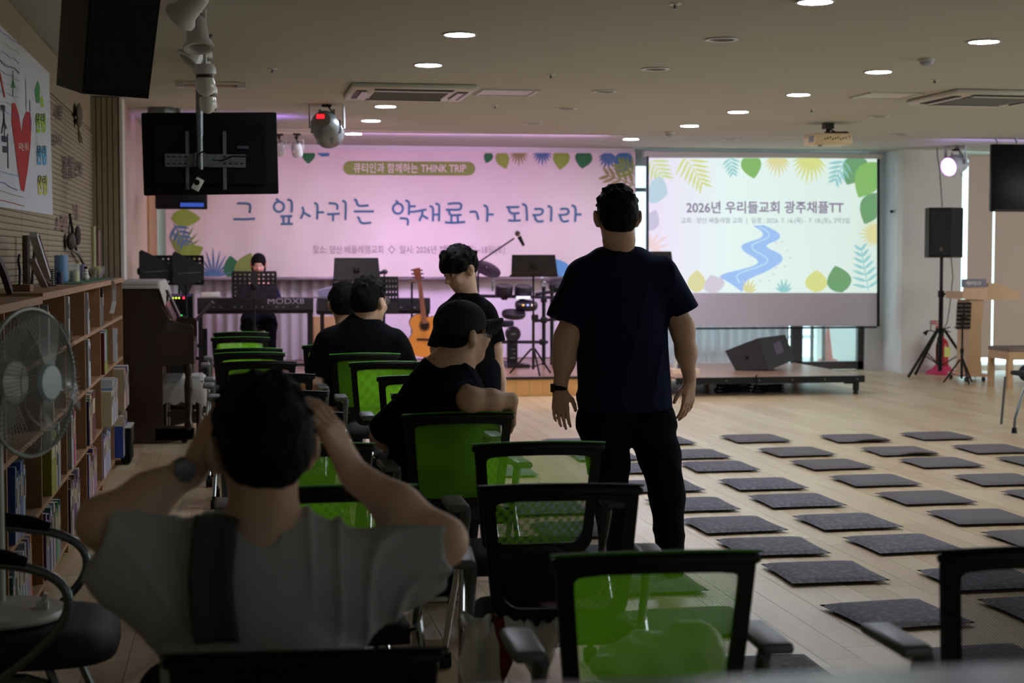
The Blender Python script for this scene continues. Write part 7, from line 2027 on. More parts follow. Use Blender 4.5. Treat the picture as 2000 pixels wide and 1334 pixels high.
def person(label, x, y, group=None):
    return thing('person', label, 'person', (x, y, 0), 0, group)

def cloth(name, c, rough=0.9):
    return mat(name, c, rough, var=0.06, scale=30, bump=0.15, bscale=500, spec=0.08)
NAVY = cloth('navy_tshirt', (27, 32, 58)); NAVY2 = cloth('dark_navy_tshirt', (20, 23, 40)); BLKC = cloth('black_tshirt', (10, 12, 15)); TROU = cloth('black_trousers', (16, 18, 28)); GREYC = cloth('grey_tshirt', (186, 192, 192))

# --- the standing man, seen from behind
Y = 6.85; u = U_(1220, Y)
R0 = rotm(0.05, -0.03)
pm_ = person('man standing with his back turned, navy T-shirt, black trousers, arms hanging', 0, 0)
pm_.location = (J(1240, 1100, Y)[0], Y, 0)
hc = J(1205, 424, Y)
pr, w1 = head(hc, R0, 1.09, neck=J(1209, 498, Y - 0.0), nr=0.066)
pr += [cone(J(1180, 516, Y), J(1240, 516, Y), 0.045, 0.045, 0.04), ell(J(1209, 468, Y - 0.045), (0.07, 0.045, 0.045), None, 0.03),
       cone(J(1215, 580, Y), J(1222, 740, Y), 0.17, 0.16, 0.05, 0.6), cone(J(1150, 545, Y), J(1275, 540, Y), 0.07, 0.07, 0.05)]
# arms: left of picture
pr += [cone(J(1140, 550, Y), J(1106, 665, Y - 0.01), 0.058, 0.05, 0.03), cone(J(1106, 660, Y - .01), J(1101, 705, Y), 0.053, 0.05, 0.03), cone(J(1102, 700, Y), J(1094, 758, Y + 0.03), 0.047, 0.028, 0.03)]
pr += [cone(J(1295, 545, Y), J(1333, 645, Y - .01), 0.058, 0.05, 0.03), cone(J(1333, 640, Y - .01), J(1340, 690, Y), 0.052, 0.046, 0.03), cone(J(1340, 688, Y), J(1347, 742, Y + 0.03), 0.044, 0.027, 0.03)]
for a, b, c, dxx in (((1180, 830), (1194, 985), (1199, 1125), -1), ((1268, 830), (1302, 975), (1312, 1118), 1)):
    pr += [cone(J(*a, Y), J(*b, Y + 0.02), 0.09, 0.06, 0.04), cone(J(*b, Y + 0.02), J(*c, Y - 0.02), 0.055, 0.042, 0.03)]
pr += hand(J(1094, 760, Y + .03), (0.03, 0.05, -1), (0.55, 0.75, 0), (0.75, -0.45, 0), 1.02, 0.2, 0.1, 1.0)
pr += hand(J(1347, 745, Y + .03), (-0.05, 0.05, -1), (-0.55, 0.75, 0), (-0.75, -0.45, 0), 1.02, 0.24, 0.1, 1.0)
sdf_part('body', pr, 0.0062, SKIN, pm_)
hp = hair_prims(w1, R0, 1.09, thick=1.0)
hp += [ell(w1(0, -0.05, -0.03), (0.062, 0.045, 0.05), R0, 0.02)]
hp[2:2] = tufts(w1, R0, 1.09, 50, 1, 0.1, 0.010, 0.012)
sdf_part('hair', hp, 0.006, HAIR, pm_, disp=hnoise(0.0012, 140), clips=((w1(0, 0, -0.068), R0 @ np.array([0, 0.25, -1.0])),))
eyes(w1, R0, 1.03, pm_)
# shirt
sh = [cone(J(1210, 590, Y), J(1222, 790, Y), 0.205, 0.212, 0.06, 0.64), cone(J(1152, 545, Y), J(1272, 541, Y), 0.088, 0.088, 0.06, 0.9), cone(J(1184, 515, Y), J(1236, 514, Y), 0.076, 0.076, 0.06),
      cone(J(1140, 543, Y), J(1095, 640, Y), 0.085, 0.078, 0.035, 1.0, clip=[(J(1101, 627, Y), unit(J(1095, 640, Y) - J(1128, 560, Y)))]),
      cone(J(1290, 540, Y), J(1342, 622, Y), 0.085, 0.074, 0.035, 1.0, clip=[(J(1335, 609, Y), unit(J(1346, 635, Y) - J(1316, 565, Y)))])]
sdf_part('tshirt', sh, 0.0065, NAVY, pm_, disp=ridges(0.010, 1.0, 15, 5), clips=((J(1222, 801, Y), (0.02, 0, -1)), (J(1208, 483, Y), (0, 0.2, 1))))
tr_p = [cone(J(1178, 815, Y), J(1266, 815, Y), 0.115, 0.115, 0.05, 0.85)]
for a, k1, b, c in (((1176, 830), (1188, 900), (1196, 985), (1199, 1135)), ((1270, 830), (1288, 890), (1303, 975), (1312, 1130))):
    tr_p += [cone(J(*a, Y), J(*k1, Y), 0.108, 0.09, 0.04), cone(J(*k1, Y), J(*b, Y + .02), 0.09, 0.074, 0.04), cone(J(*b, Y + .02), J(*c, Y - .02), 0.074, 0.058, 0.03)]
sdf_part('trousers', tr_p, 0.0075, TROU, pm_, disp=ridges(0.010, 0.5, 8, 17), clips=((J(1222, 792, Y), (0, 0, 1)), ((0, 0, 0.055), (0, 0, -1))))
for px in (1199, 1312):
    q = J(px, 1130, Y - .02)
    sdf_part('shoe', [cone((q[0], q[1] - 0.03, 0.045), (q[0] + (0.02 if px > 1250 else -0.02), q[1] + 0.15, 0.035), 0.044, 0.04, 0.02), ell((q[0], q[1] - 0.02, 0.07), (0.042, 0.06, 0.045), None, 0.02)], 0.008, MATTE, pm_, clips=(((0, 0, 0.003), (0, 0, -1)),))
wq = J(1094, 757, Y + .03)
part('watch_strap', MB().lathe([(0.030, 0.011), (0.034, 0.010), (0.034, -0.010), (0.030, -0.011), (0.030, 0.011)], tuple(wq), 20, cap=False), MATTE, pm_, world=True)
part('watch_case', MB().rbox((wq[0] - 0.037, wq[1] - 0.01, wq[2]), (0.014, 0.036, 0.04), 0.005), BLACK, pm_, world=True)
nq = J(1209, 486, Y)
part('necklace', MB().tube([(nq[0] + 0.075 * math.cos(a), nq[1] + 0.065 * math.sin(a) * .9 - 0.0, nq[2] + 0.004 + 0.012 * math.sin(a)) for a in [k * math.pi / 12 for k in range(24)]], 0.0018, 5, closed=True), CHROME, pm_, world=True)

# --- the man in the grey shirt, foreground left
Y = 2.98; u = U_(515, Y)
R1 = rotm(-0.16, -0.1)
pg = person('seated man in a grey T-shirt, back turned, both hands raised to his head', 0, 0)
pg.location = (J(510, 1200, Y)[0], Y, 0)
hc = J(512, 878, Y)
pr, w2 = head(hc, R1, 1.05, neck=J(514, 1075, Y - .01), nr=0.058)
pr += [cone(J(400, 1105, Y), J(640, 1110, Y), 0.055, 0.055, 0.06), cone(J(512, 1150, Y), J(512, 1400, Y + 0.02), 0.14, 0.14, 0.06, 0.62), cone(J(512, 1400, Y), J(512, 1560, Y + 0.08), 0.15, 0.15, 0.06, 0.7)]
# arms
EL, WL = J(205, 1022, Y), J(378, 915, Y + 0.06)
ER, WR = J(862, 1058, Y), J(690, 925, Y + 0.06)
pr += [cone(J(375, 1110, Y), EL, 0.055, 0.047, 0.03), cone(EL, EL * .5 + WL * .5, 0.047, 0.040, 0.03), cone(EL * .5 + WL * .5, WL, 0.040, 0.027, 0.03)]
pr += [cone(J(665, 1112, Y), ER, 0.055, 0.045, 0.03), cone(ER, ER * .5 + WR * .5, 0.045, 0.041, 0.03), cone(ER * .5 + WR * .5, WR, 0.041, 0.029, 0.03)]
pr += hand(WR + np.array([-0.005, 0, 0.008]), (-0.42, 0.2, 0.9), (-0.8, 0.5, -0.1), (0.15, 0.7, 0.1), 1.0, 0.3, 0.06, 0.7)
pr += hand(WL + np.array([0.005, 0, 0.008]), (0.42, 0.3, 0.9), (0.8, 0.5, -0.1), (-0.15, 0.7, 0.1), 1.0, 0.3, 0.06, 0.7)
# legs on the seat
for dx in (-0.1, 0.1):
    h0_ = np.array([pg.location.x + dx, Y + 0.05, 0.53]); kn = np.array([pg.location.x + dx * 1.8, Y + 0.46, 0.5]); an = np.array([pg.location.x + dx * 1.8, Y + 0.5, 0.1])
    pr += [cone(h0_, kn, 0.075, 0.055, 0.04), cone(kn, an, 0.05, 0.038, 0.03)]
sdf_part('body', pr, 0.0058, SKIN, pg)
hp = hair_prims(w2, R1, 1.07, thick=1.03)
hp[2:2] = tufts(w2, R1, 1.07, 70, 2, 0.0, 0.012, 0.016)
sdf_part('hair', hp, 0.0055, HAIR, pg, disp=hnoise(0.0016, 150, 1.0), clips=((w2(0, 0, -0.06), R1 @ np.array([0, 0.2, -1.0])),))
eyes(w2, R1, 1.05, pg)
sh = [cone(J(512, 1185, Y), J(512, 1330, Y), 0.19, 0.165, 0.06, 0.6), cone(J(512, 1330, Y), J(512, 1580, Y + 0.05), 0.165, 0.175, 0.05, 0.7), cone(J(415, 1112, Y), J(620, 1118, Y), 0.068, 0.068, 0.05), cone(J(455, 1098, Y), J(572, 1100, Y), 0.074, 0.074, 0.06),
      cone(J(390, 1125, Y), J(205, 1050, Y), 0.088, 0.074, 0.04, clip=[(J(208, 1040, Y), unit(np.array([-1, 0, 0.35])))]), cone(J(330, 1160, Y), J(250, 1130, Y), 0.09, 0.06, 0.05),
      cone(J(650, 1128, Y), J(850, 1085, Y), 0.085, 0.066, 0.04, clip=[(J(862, 1085, Y), unit(np.array([1, 0, 0.08])))]), cone(J(700, 1160, Y), J(790, 1130, Y), 0.075, 0.05, 0.05)]
def gfold(X, Y_, Z):
    cx_ = pg.location.x
    s1 = X - cx_
    a = np.sin(30 * s1 + 20 * (Z - 0.8) + 1.6 * np.sin(14 * Z + 9 * s1)); b = np.sin(24 * Z - 34 * np.abs(s1) + 1.8 * np.sin(17 * s1)); w_ = np.clip(np.abs(s1) / 0.12, 0.25, 1)
    m1 = 0.5 + 0.5 * np.sin(8 * X + 12 * Z + 1.0); b2 = np.sin(20 * Z - 30 * s1 * np.sign(s1 + 0.02) + 2.4 * np.sin(13 * s1 + 9 * Z))
    return -w_ * (0.004 + 0.011 * m1) * np.clip(1 - np.abs(b2) * 1.3, 0, 1) ** 1.4
sh.append(ell(J(513, 1040, Y), (0.066, 0.085, 0.064), None, 0.012, 's'))
sdf_part('tshirt', sh, 0.006, GREYC, pg, disp=gfold, clips=(((0, 0, 0.5), (0, 0, -1)),
    (J(513, 1066, Y - 0.03), (0, 0.45, 1))) if False else (((0, 0, 0.5), (0, 0, -1)),))
tr_p = [cone((pg.location.x - 0.1, Y + 0.03, 0.54), (pg.location.x + 0.1, Y + 0.03, 0.54), 0.12, 0.12, 0.05, 0.9)]
for dx in (-0.1, 0.1):
    tr_p += [cone((pg.location.x + dx, Y + 0.05, 0.54), (pg.location.x + dx * 1.8, Y + 0.46, 0.51), 0.092, 0.072, 0.04), cone((pg.location.x + dx * 1.8, Y + 0.46, 0.51), (pg.location.x + dx * 1.8, Y + 0.5, 0.09), 0.068, 0.052, 0.03)]
sdf_part('trousers', tr_p, 0.011, TROU, pg)
for dx in (-0.18, 0.18):
    sdf_part('shoe', [cone((pg.location.x + dx, Y + 0.48, 0.045), (pg.location.x + dx, Y + 0.64, 0.035), 0.042, 0.036, 0.02)], 0.01, MATTE, pg, clips=(((0, 0, 0.003), (0, 0, -1)),))
part('lanyard', MB().tube([tuple(J(px, py, Y + dy)) for px, py, dy in ((448, 1040, 0.0), (458, 1062, -0.045), (484, 1080, -0.078), (512, 1085, -0.086), (542, 1076, -0.078), (564, 1058, -0.045), (576, 1038, 0.0))], 0.0035, 6), mat('lanyard_violet', (60, 52, 110), 0.6), pg, world=True)
wv = unit(WL - EL)
a1 = unit(np.cross(wv, [0, 0, 1])); a2 = np.cross(wv, a1)
wc0 = WL - wv * 0.018
part('watch_strap', MB().lathe([(0.029, 0.011), (0.033, 0.010), (0.033, -0.010), (0.029, -0.011), (0.029, 0.011)], tuple(wc0), 20, Vector(wv).to_track_quat('Z', 'Y').to_matrix(), cap=False), STEEL, pg, world=True)
q = wc0 - a1 * 0.0 + np.array([0, -0.034, 0.008]); part('watch_case', MB().lathe([(0, 0.008), (0.02, 0.006), (0.021, -0.004), (0, -0.006)], tuple(q), 20, Euler((math.pi / 2, 0, 0)).to_matrix()), STEEL, pg, world=True)
tx0, tx1 = J(376, 1100, Y)[0], J(462, 1100, Y)[0]
zt0 = J(420, 1008, Y)[2]
def tw_f(uu, v):
    x = tx0 + (tx1 - tx0) * uu + 0.006 * math.sin(v * 7)
    t = v
    if t < 0.3: yy = Y + 0.1 - 0.1 * (t / 0.3); z = zt0 - 0.1 + 0.1 * math.sin(t / 0.3 * math.pi / 2)
    elif t < 0.48: a = (t - 0.3) / 0.18; yy = Y - 0.105 * math.sin(a * math.pi / 2); z = zt0 - 0.045 * (1 - math.cos(a * math.pi / 2))
    else: a = (t - 0.48) / 0.52; yy = Y - 0.105 - 0.012 * math.sin(a * 2.5); z = zt0 - 0.045 - a * 0.165
    return (x, yy - 0.006 * math.sin(uu * 9) - 0.006, z)
tw2 = part('shoulder_towel', MB().grid(14, 40, tw_f, thick=(0, -0.014, 0.008)), mat('grey_terry', (88, 86, 88), 0.95, var=0.15, scale=120, bump=0.8, bscale=500), smooth='all')
tag(tw2, 'folded dark grey towel hanging over the left shoulder of the grey-shirted man', 'towel')

# --- the man in the cap
Y = 6.36
pc = person('seated man in a black cap and navy T-shirt, forearm over the chair back', 0, 0)
pc.location = (J(870, 900, Y)[0], Y, 0)
R2 = rotm(1.15, 0.06)
hc = J(904, 655, Y)
pr, w3 = head(hc, R2, 1.05, neck=J(872, 715, Y - .03), nr=0.066)
pr += [ell(J(893, 697, Y - 0.04), (0.06, 0.05, 0.04), None, 0.03), cone(J(868, 760, Y), J(850, 920, Y + 0.02), 0.14, 0.16, 0.05, 0.7), cone(J(825, 765, Y), J(885, 750, Y - 0.05), 0.06, 0.06, 0.04)]
EB = J(918, 781, 6.08); WRS = J(998, 783, 6.12)
pr += [cone(J(888, 762, Y - 0.06), EB, 0.055, 0.047, 0.03), cone(EB, (EB + WRS) / 2, 0.047, 0.044, 0.03), cone((EB + WRS) / 2, WRS, 0.042, 0.03, 0.025)]
pr += hand(WRS + np.array([0.008, 0.02, -0.01]), (0.1, 0.35, -0.95), (-0.9, 0.1, -0.1), (0, 0.9, 0.2), 0.95, 0.35, 0.06, 0.7)
pr += [cone(J(815, 775, Y), (pc.location.x - 0.25, Y + 0.08, 0.72), 0.055, 0.045, 0.03), cone((pc.location.x - 0.25, Y + 0.08, 0.72), (pc.location.x - 0.12, Y + 0.34, 0.6), 0.045, 0.028, 0.03)]
pr += hand((pc.location.x - 0.11, Y + 0.36, 0.6), (0.3, 1, -0.1), (0, 0, -1), (1, 0, 0), 1, 0.3)
for dx, kx, fx_ in ((-0.11, -0.18, J(862, 1172, 6.55)[0]), (0.1, 0.16, J(900, 1160, 6.6)[0])):
    kn = (pc.location.x + kx, Y + 0.46, 0.5)
    pr += [cone((pc.location.x + dx, Y + 0.03, 0.53), kn, 0.08, 0.06, 0.04), cone(kn, (fx_, Y + 0.26, 0.1), 0.055, 0.04, 0.03)]
sdf_part('body', pr, 0.0065, SKIN, pc)
hp = hair_prims(w3, R2, 1.04)
sdf_part('hair', hp, 0.007, HAIR, pc, clips=((w3(0, 0, -0.05), R2 @ np.array([0, 0.2, -1.0])),))
eyes(w3, R2, 1.05, pc); glasses_(w3, pc)
# cap
cp_ = [ell(w3(0, -0.01, 0.055), (0.095, 0.113, 0.088), R2, 0.02), ell(w3(0, -0.01, 0.02), (0.094, 0.111, 0.05), R2, 0.02)]
cap_ = sdf_part('cap', cp_, 0.006, mat('cap_black', (30, 31, 37), 0.9, bump=0.2, bscale=300), pc, disp=lambda X, Y_, Z: 0.0018 * np.sin(40 * X + 25 * Z) * np.sin(30 * Y_ + 20 * Z), clips=((w3(0, 0, 0.012), R2 @ np.array([0, 0.22, -1.0])),))
def vis_(uu, v):
    a = (uu - 0.5) * 2; l = 0.1 * v
    return tuple(w3(0.078 * a * (1 - 0.15 * v), 0.085 * math.sqrt(max(0, 1 - a * a * 0.55)) + l * (1 - 0.45 * a * a), 0.05 - 0.05 * a * a * (0.8 + 0.25 * v) + 0.004 * v))
part('cap_visor', MB().grid(14, 6, vis_, thick=(0, 0, -0.005)), mat('cap_black', (30, 31, 37), 0.9), pc, world=True, smooth='all')
part('cap_button', MB().ball(tuple(w3(0, -0.01, 0.144)), 0.007, 8, 6), mat('cap_black', (30, 31, 37), 0.9), pc, world=True)
sh = [cone(J(868, 775, Y), J(845, 930, Y + 0.02), 0.165, 0.19, 0.06, 0.72), cone(J(828, 775, Y), J(884, 757, Y - 0.05), 0.075, 0.078, 0.05), cone(J(862, 735, Y - .02), J(880, 730, Y - .03), 0.07, 0.07, 0.05),
      cone(J(884, 765, Y - .05), J(908, 778, 6.12), 0.078, 0.074, 0.03, clip=[(J(903, 775, 6.15), unit(np.array([0.75, -0.6, -0.15])))]),
      cone(J(820, 780, Y), (pc.location.x - 0.23, Y + 0.05, 0.76), 0.075, 0.07, 0.03), cone(J(850, 930, Y + .02), (pc.location.x - 0.02, Y, 0.56), 0.19, 0.18, 0.05, 0.8)]
sdf_part('tshirt', sh, 0.0075, NAVY2, pc, disp=ridges(0.010, 2.0, 18, 16))
tr_p = [cone((pc.location.x - 0.11, Y + 0.02, 0.55), (pc.location.x + 0.1, Y + 0.02, 0.55), 0.125, 0.125, 0.05)]
for dx, kx, fx_ in ((-0.11, -0.18, J(862, 1172, 6.55)[0]), (0.1, 0.16, J(900, 1160, 6.6)[0])):
    kn = (pc.location.x + kx, Y + 0.46, 0.52)
    tr_p += [cone((pc.location.x + dx, Y + 0.03, 0.54), kn, 0.1, 0.08, 0.04), cone(kn, (fx_, Y + 0.27, 0.1), 0.075, 0.058, 0.03)]
    sdf_part('shoe', [cone((fx_, Y + 0.25, 0.05), (fx_ - 0.03, Y + 0.4, 0.045), 0.045, 0.038, 0.02)], 0.008, MATTE, pc, clips=(((0, 0, 0.02), (0, 0, -1)),))
    part('shoe_sole', MB().rbox((fx_ - 0.015, Y + 0.32, 0.012), (0.09, 0.26, 0.022), 0.01), WPLAS, pc, world=True)
sdf_part('trousers', tr_p, 0.011, TROU, pc)
part('necklace', MB().tube([tuple(J(870, 705, Y) + np.array([0.078 * math.cos(a), 0.07 * math.sin(a) - 0.02, 0.015 * math.cos(a) * -1.0])) for a in [k * math.pi / 12 for k in range(24)]], 0.002, 5, closed=True), CHROME, pc, world=True)

for o in list(pc.children):
    if o.name.startswith(('cap_visor', 'cap_button')): o.parent = cap_
# --- the man with glasses in front of the left rows
Y = 10.22; u = U_(705, Y)
pa = person('seated man with glasses and black T-shirt seen from behind, face turned right', 0, 0)
pa.location = (J(712, 800, Y)[0], Y, 0)
R3 = rotm(0.75, 0.0)
pr, w4 = head(J(722, 590, Y), R3, 1.22, neck=J(708, 640, Y), nr=0.075)
pr += [cone(J(660, 665, Y), J(755, 665, Y), 0.08, 0.08, 0.05), cone(J(708, 690, Y), J(708, 780, Y), 0.2, 0.22, 0.05, 0.65)]
pr += [cone(J(640, 670, Y), J(614, 745, Y - 0.02), 0.07, 0.055, 0.03), cone(J(614, 745, Y - .02), (pa.location.x - 0.25, Y + 0.25, 0.62), 0.055, 0.035, 0.03)]
pr += hand((pa.location.x - 0.24, Y + 0.27, 0.62), (0.2, 1, 0), (0, 0, -1), (1, 0, 0), 1, 0.3)
pr += [cone(J(775, 670, Y), J(795, 750, Y + 0.02), 0.07, 0.055, 0.03), cone(J(795, 750, Y), (pa.location.x + 0.2, Y + 0.3, 0.62), 0.055, 0.035, 0.03)]
pr += hand((pa.location.x + 0.2, Y + 0.32, 0.62), (-0.2, 1, 0), (0, 0, -1), (-1, 0, 0), 1, 0.3)
def legs(pr_, tp_, x, Y_, seat=0.53, r=1.0):
    for dx in (-0.11, 0.11):
        a_, k_, f_ = (x + dx, Y_ + 0.03, seat), (x + dx * 1.4, Y_ + 0.46, seat - 0.02), (x + dx * 1.4, Y_ + 0.48, seat - 0.43)
        pr_ += [cone(a_, k_, 0.08 * r, 0.06 * r, 0.04), cone(k_, f_, 0.055 * r, 0.04 * r, 0.03), cone(f_, (f_[0], f_[1] + 0.12, f_[2] - 0.05), 0.035, 0.03, 0.02)]
        tp_ += [cone(a_, k_, 0.1 * r, 0.078 * r, 0.04), cone(k_, f_, 0.072 * r, 0.055 * r, 0.03)]
    tp_ += [cone((x - 0.1, Y_ + .02, seat + .02), (x + 0.1, Y_ + .02, seat + .02), 0.13 * r, 0.13 * r, 0.05)]
def shoes(root, x, Y_, z=0.0, dxs=(-0.154, 0.154), dy=0.5, m=None):
    for dx in dxs:
        sdf_part('shoe', [cone((x + dx, Y_ + dy - .03, z + 0.05), (x + dx, Y_ + dy + 0.14, z + 0.04), 0.048, 0.04, 0.02)], 0.01, m or MATTE, root, clips=(((0, 0, z + 0.003), (0, 0, -1)),))
tp_ = []; legs(pr, tp_, pa.location.x, Y)
sdf_part('body', pr, 0.009, SKIN, pa)
sdf_part('hair', hair_prims(w4, R3, 1.24, thick=1.0)[:2] + tufts(w4, R3, 1.24, 50, 4, 0.0, 0.013, 0.02) + hair_prims(w4, R3, 1.24)[2:], 0.009, HAIR, pa, disp=hnoise(0.002, 90, 2), clips=((w4(0, 0, -0.045), R3 @ np.array([0, 0.1, -1.0])),))
eyes(w4, R3, 1.22, pa)
w4s = lambda x, y, z: w4(x, y, z)
glasses_(w4s, pa)
sdf_part('tshirt', [cone(J(707, 690, Y), J(707, 790, Y), 0.235, 0.25, 0.06, 0.66), cone(J(662, 668, Y), J(752, 668, Y), 0.098, 0.098, 0.06), cone(J(700, 640, Y), J(716, 640, Y), 0.085, 0.085, 0.06),
    cone(J(645, 672, Y), J(617, 738, Y), 0.1, 0.085, 0.04, clip=[(J(619, 733, Y), unit(np.array([-0.35, 0, -0.9])))]), cone(J(770, 672, Y), J(796, 735, Y), 0.1, 0.09, 0.04)], 0.01, BLKC, pa, disp=folds(0.004, 18, 10, 3.0), clips=(((0, 0, 0.5), (0, 0, -1)),))
sdf_part('trousers', tp_, 0.014, TROU, pa); shoes(pa, pa.location.x, Y)

# --- the boy beyond him
Y = 11.25
pb_ = person('person with thick black hair and pale sleeve stripe, beyond the seated man with glasses', 0, 0)
pb_.location = (J(668, 800, Y)[0], Y, 0)
R4 = rotm(-0.1, -0.15)
pr, w5 = head(J(672, 596, Y), R4, 1.2, neck=J(672, 650, Y), nr=0.06)
pr += [cone(J(645, 665, Y), J(710, 665, Y), 0.06, 0.06, 0.05), cone(J(672, 690, Y), J(672, 770, Y), 0.16, 0.17, 0.05, 0.65), cone(J(640, 668, Y), J(622, 740, Y), 0.055, 0.045, 0.03), cone(J(705, 668, Y), J(716, 740, Y), 0.055, 0.045, 0.03),
       cone(J(622, 740, Y), (pb_.location.x - 0.15, Y + 0.27, 0.62), 0.045, 0.03, 0.03), cone(J(716, 740, Y), (pb_.location.x + 0.15, Y + 0.27, 0.62), 0.045, 0.03, 0.03)]
pr += hand((pb_.location.x - 0.15, Y + 0.28, 0.62), (0.2, 1, 0), (0, 0, -1), (1, 0, 0), 1, 0.3) + hand((pb_.location.x + 0.15, Y + 0.28, 0.62), (-0.2, 1, 0), (0, 0, -1), (-1, 0, 0), 1, 0.3)
tp_ = []; legs(pr, tp_, pb_.location.x, Y)
sdf_part('body', pr, 0.011, SKIN, pb_)
sdf_part('hair', hair_prims(w5, R4, 1.27, thick=1.04)[:2] + tufts(w5, R4, 1.27, 60, 5, -0.3, 0.015, 0.022) + hair_prims(w5, R4, 1.27)[2:], 0.01, HAIR, pb_, disp=hnoise(0.003, 80, 4), clips=((w5(0, 0, -0.06), R4 @ np.array([0, 0.1, -1.0])),))
eyes(w5, R4, 1.2, pb_)
sdf_part('tshirt', [cone(J(672, 695, Y), J(672, 790, Y), 0.19, 0.2, 0.06, 0.66), cone(J(648, 668, Y), J(700, 668, Y), 0.08, 0.08, 0.06), cone(J(643, 672, Y), J(622, 712, Y), 0.085, 0.08, 0.04), cone(J(702, 672, Y), J(718, 715, Y), 0.08, 0.075, 0.04)], 0.011, NAVY2, pb_, clips=(((0, 0, 0.5), (0, 0, -1)),))
part('sleeve_stripe', MB().tube([tuple(J(x, y_, Y - 0.09)) for x, y_ in ((634, 648), (625, 668), (617, 692))], [0.008, 0.02, 0.012], 6, sq=(1.2, 0.5)), mat('stripe_pale', (160, 180, 196), 0.7), pb_, world=True)
sdf_part('trousers', tp_, 0.015, TROU, pb_); shoes(pb_, pb_.location.x, Y)

# --- young man standing, head bent
Y = 8.95
py_ = person('young man in a black T-shirt standing with bowed head beyond the capped man', 0, 0)
py_.location = (J(915, 900, Y)[0], Y, 0)
R5 = rotm(math.radians(-118), -0.42)
pr, w6 = head(J(899, 527, Y), R5, 1.0, neck=J(914, 583, Y + 0.02), nr=0.055)
pr += [cone(J(885, 605, Y), J(945, 605, Y + 0.03), 0.055, 0.055, 0.05), cone(J(915, 620, Y), J(918, 740, Y), 0.12, 0.13, 0.05, 0.75)]
pr += [cone(J(953, 612, Y), J(966, 680, Y), 0.05, 0.042, 0.03), cone(J(966, 680, Y), J(981, 752, Y + 0.0), 0.040, 0.026, 0.03)]
pr += hand(J(981, 755, Y), (0.05, 0.05, -1), (-0.9, 0.1, 0), (0, 1, 0), 1.0, 0.25)
pr += [cone(J(872, 612, Y), J(856, 682, Y), 0.05, 0.042, 0.03), cone(J(856, 682, Y), J(862, 752, Y + 0.05), 0.04, 0.026, 0.03)]
pr += hand(J(862, 755, Y + 0.05), (0.05, 0.1, -1), (0.9, 0.1, 0), (0, 1, 0), 1.0, 0.25)
tq = [cone(J(895, 745, Y), J(935, 745, Y), 0.11, 0.11, 0.05)]
for dx in (-0.09, 0.09):
    a_, k_, f_ = (py_.location.x + dx, Y, 0.8), (py_.location.x + dx * 1.2, Y + .02, 0.45), (py_.location.x + dx * 1.3, Y, 0.08)
    pr += [cone(a_, k_, 0.075, 0.055, 0.04), cone(k_, f_, 0.05, 0.038, 0.03)]; tq += [cone(a_, k_, 0.1, 0.075, 0.04), cone(k_, f_, 0.075, 0.06, 0.03)]
sdf_part('body', pr, 0.0066, SKIN, py_)
hp = hair_prims(w6, R5, 1.03, thick=1.05) 
hp = [ell(w6(0, 0.0, 0.048), (0.092, 0.108, 0.092), R5, 0.02), ell(w6(0, -0.06, 0.0), (0.07, 0.05, 0.06), R5, 0.03), ell(w6(0, 0.07, 0.055), (0.068, 0.045, 0.042), R5, 0.02)] + hp[2:]
hp[3] = ell(w6(0, 0.1, -0.045), (0.066, 0.055, 0.07), R5, 0.01, 's')
hp[3:3] = tufts(w6, R5, 1.05, 60, 3, 0.05, 0.015, 0.024)
sdf_part('hair', hp, 0.0065, HAIR, py_, disp=hnoise(0.005, 80, 5), clips=((w6(0, 0, -0.055), R5 @ np.array([0, 0.1, -1.0])),))
eyes(w6, R5, 1.0, py_)
sdf_part('tshirt', [cone(J(914, 640, Y), J(916, 760, Y), 0.155, 0.16, 0.05, 0.8), cone(J(888, 612, Y), J(942, 612, Y + .02), 0.078, 0.078, 0.05), cone(J(903, 592, Y), J(922, 592, Y), 0.065, 0.065, 0.05),
    cone(J(948, 618, Y), J(965, 668, Y), 0.07, 0.065, 0.03, clip=[(J(965, 668, Y), unit(np.array([0.15, 0, -1])))]), cone(J(876, 618, Y), J(856, 680, Y), 0.07, 0.062, 0.03, clip=[(J(856, 678, Y), unit(np.array([-0.2, 0, -1])))])], 0.0075, BLKC, py_, disp=folds(0.003, 26, 10, 4.0), clips=((J(915, 790, Y), (0, 0, -1)),))
sdf_part('trousers', tq, 0.011, TROU, py_)
for dx in (-0.117, 0.117):
    sdf_part('shoe', [cone((py_.location.x + dx, Y + 0.03, 0.045), (py_.location.x + dx, Y - 0.14, 0.04), 0.046, 0.04, 0.02)], 0.01, MATTE, py_, clips=(((0, 0, 0.003), (0, 0, -1)),))

# --- the keyboardist facing us
Y = 18.35
pk = person('young woman with dark hair and fringe playing the keyboard on stage, facing the camera', 0, 0)
pk.location = (J(505, 620, Y)[0], Y, ZS)
R6 = rotm(math.pi + 0.05, -0.22)
pr, w7 = head(J(505, 517, Y), R6, 0.98, neck=J(506, 547, Y), nr=0.045)
SX = pk.location.x
pr += [cone(J(490, 558, Y), J(523, 558, Y), 0.045, 0.045, 0.05), cone((SX, Y, 0.98), (SX, Y + 0.05, 0.72), 0.11, 0.13, 0.05, 0.7)]
for s in (-1, 1):
    sh_ = np.array([SX + s * 0.155, Y, 1.08]); el_ = np.array([SX + s * 0.24, Y - 0.08, 0.86]); wr_ = np.array([SX + s * 0.2, Y - 0.35, 0.97])
    pr += [cone(sh_, el_, 0.042, 0.034, 0.03), cone(el_, wr_, 0.034, 0.022, 0.02)] + hand(wr_, (-s * 0.1, -1, -0.12), (0, 0, -1), (-s, 0, 0), 0.9, 0.35)
tk = []
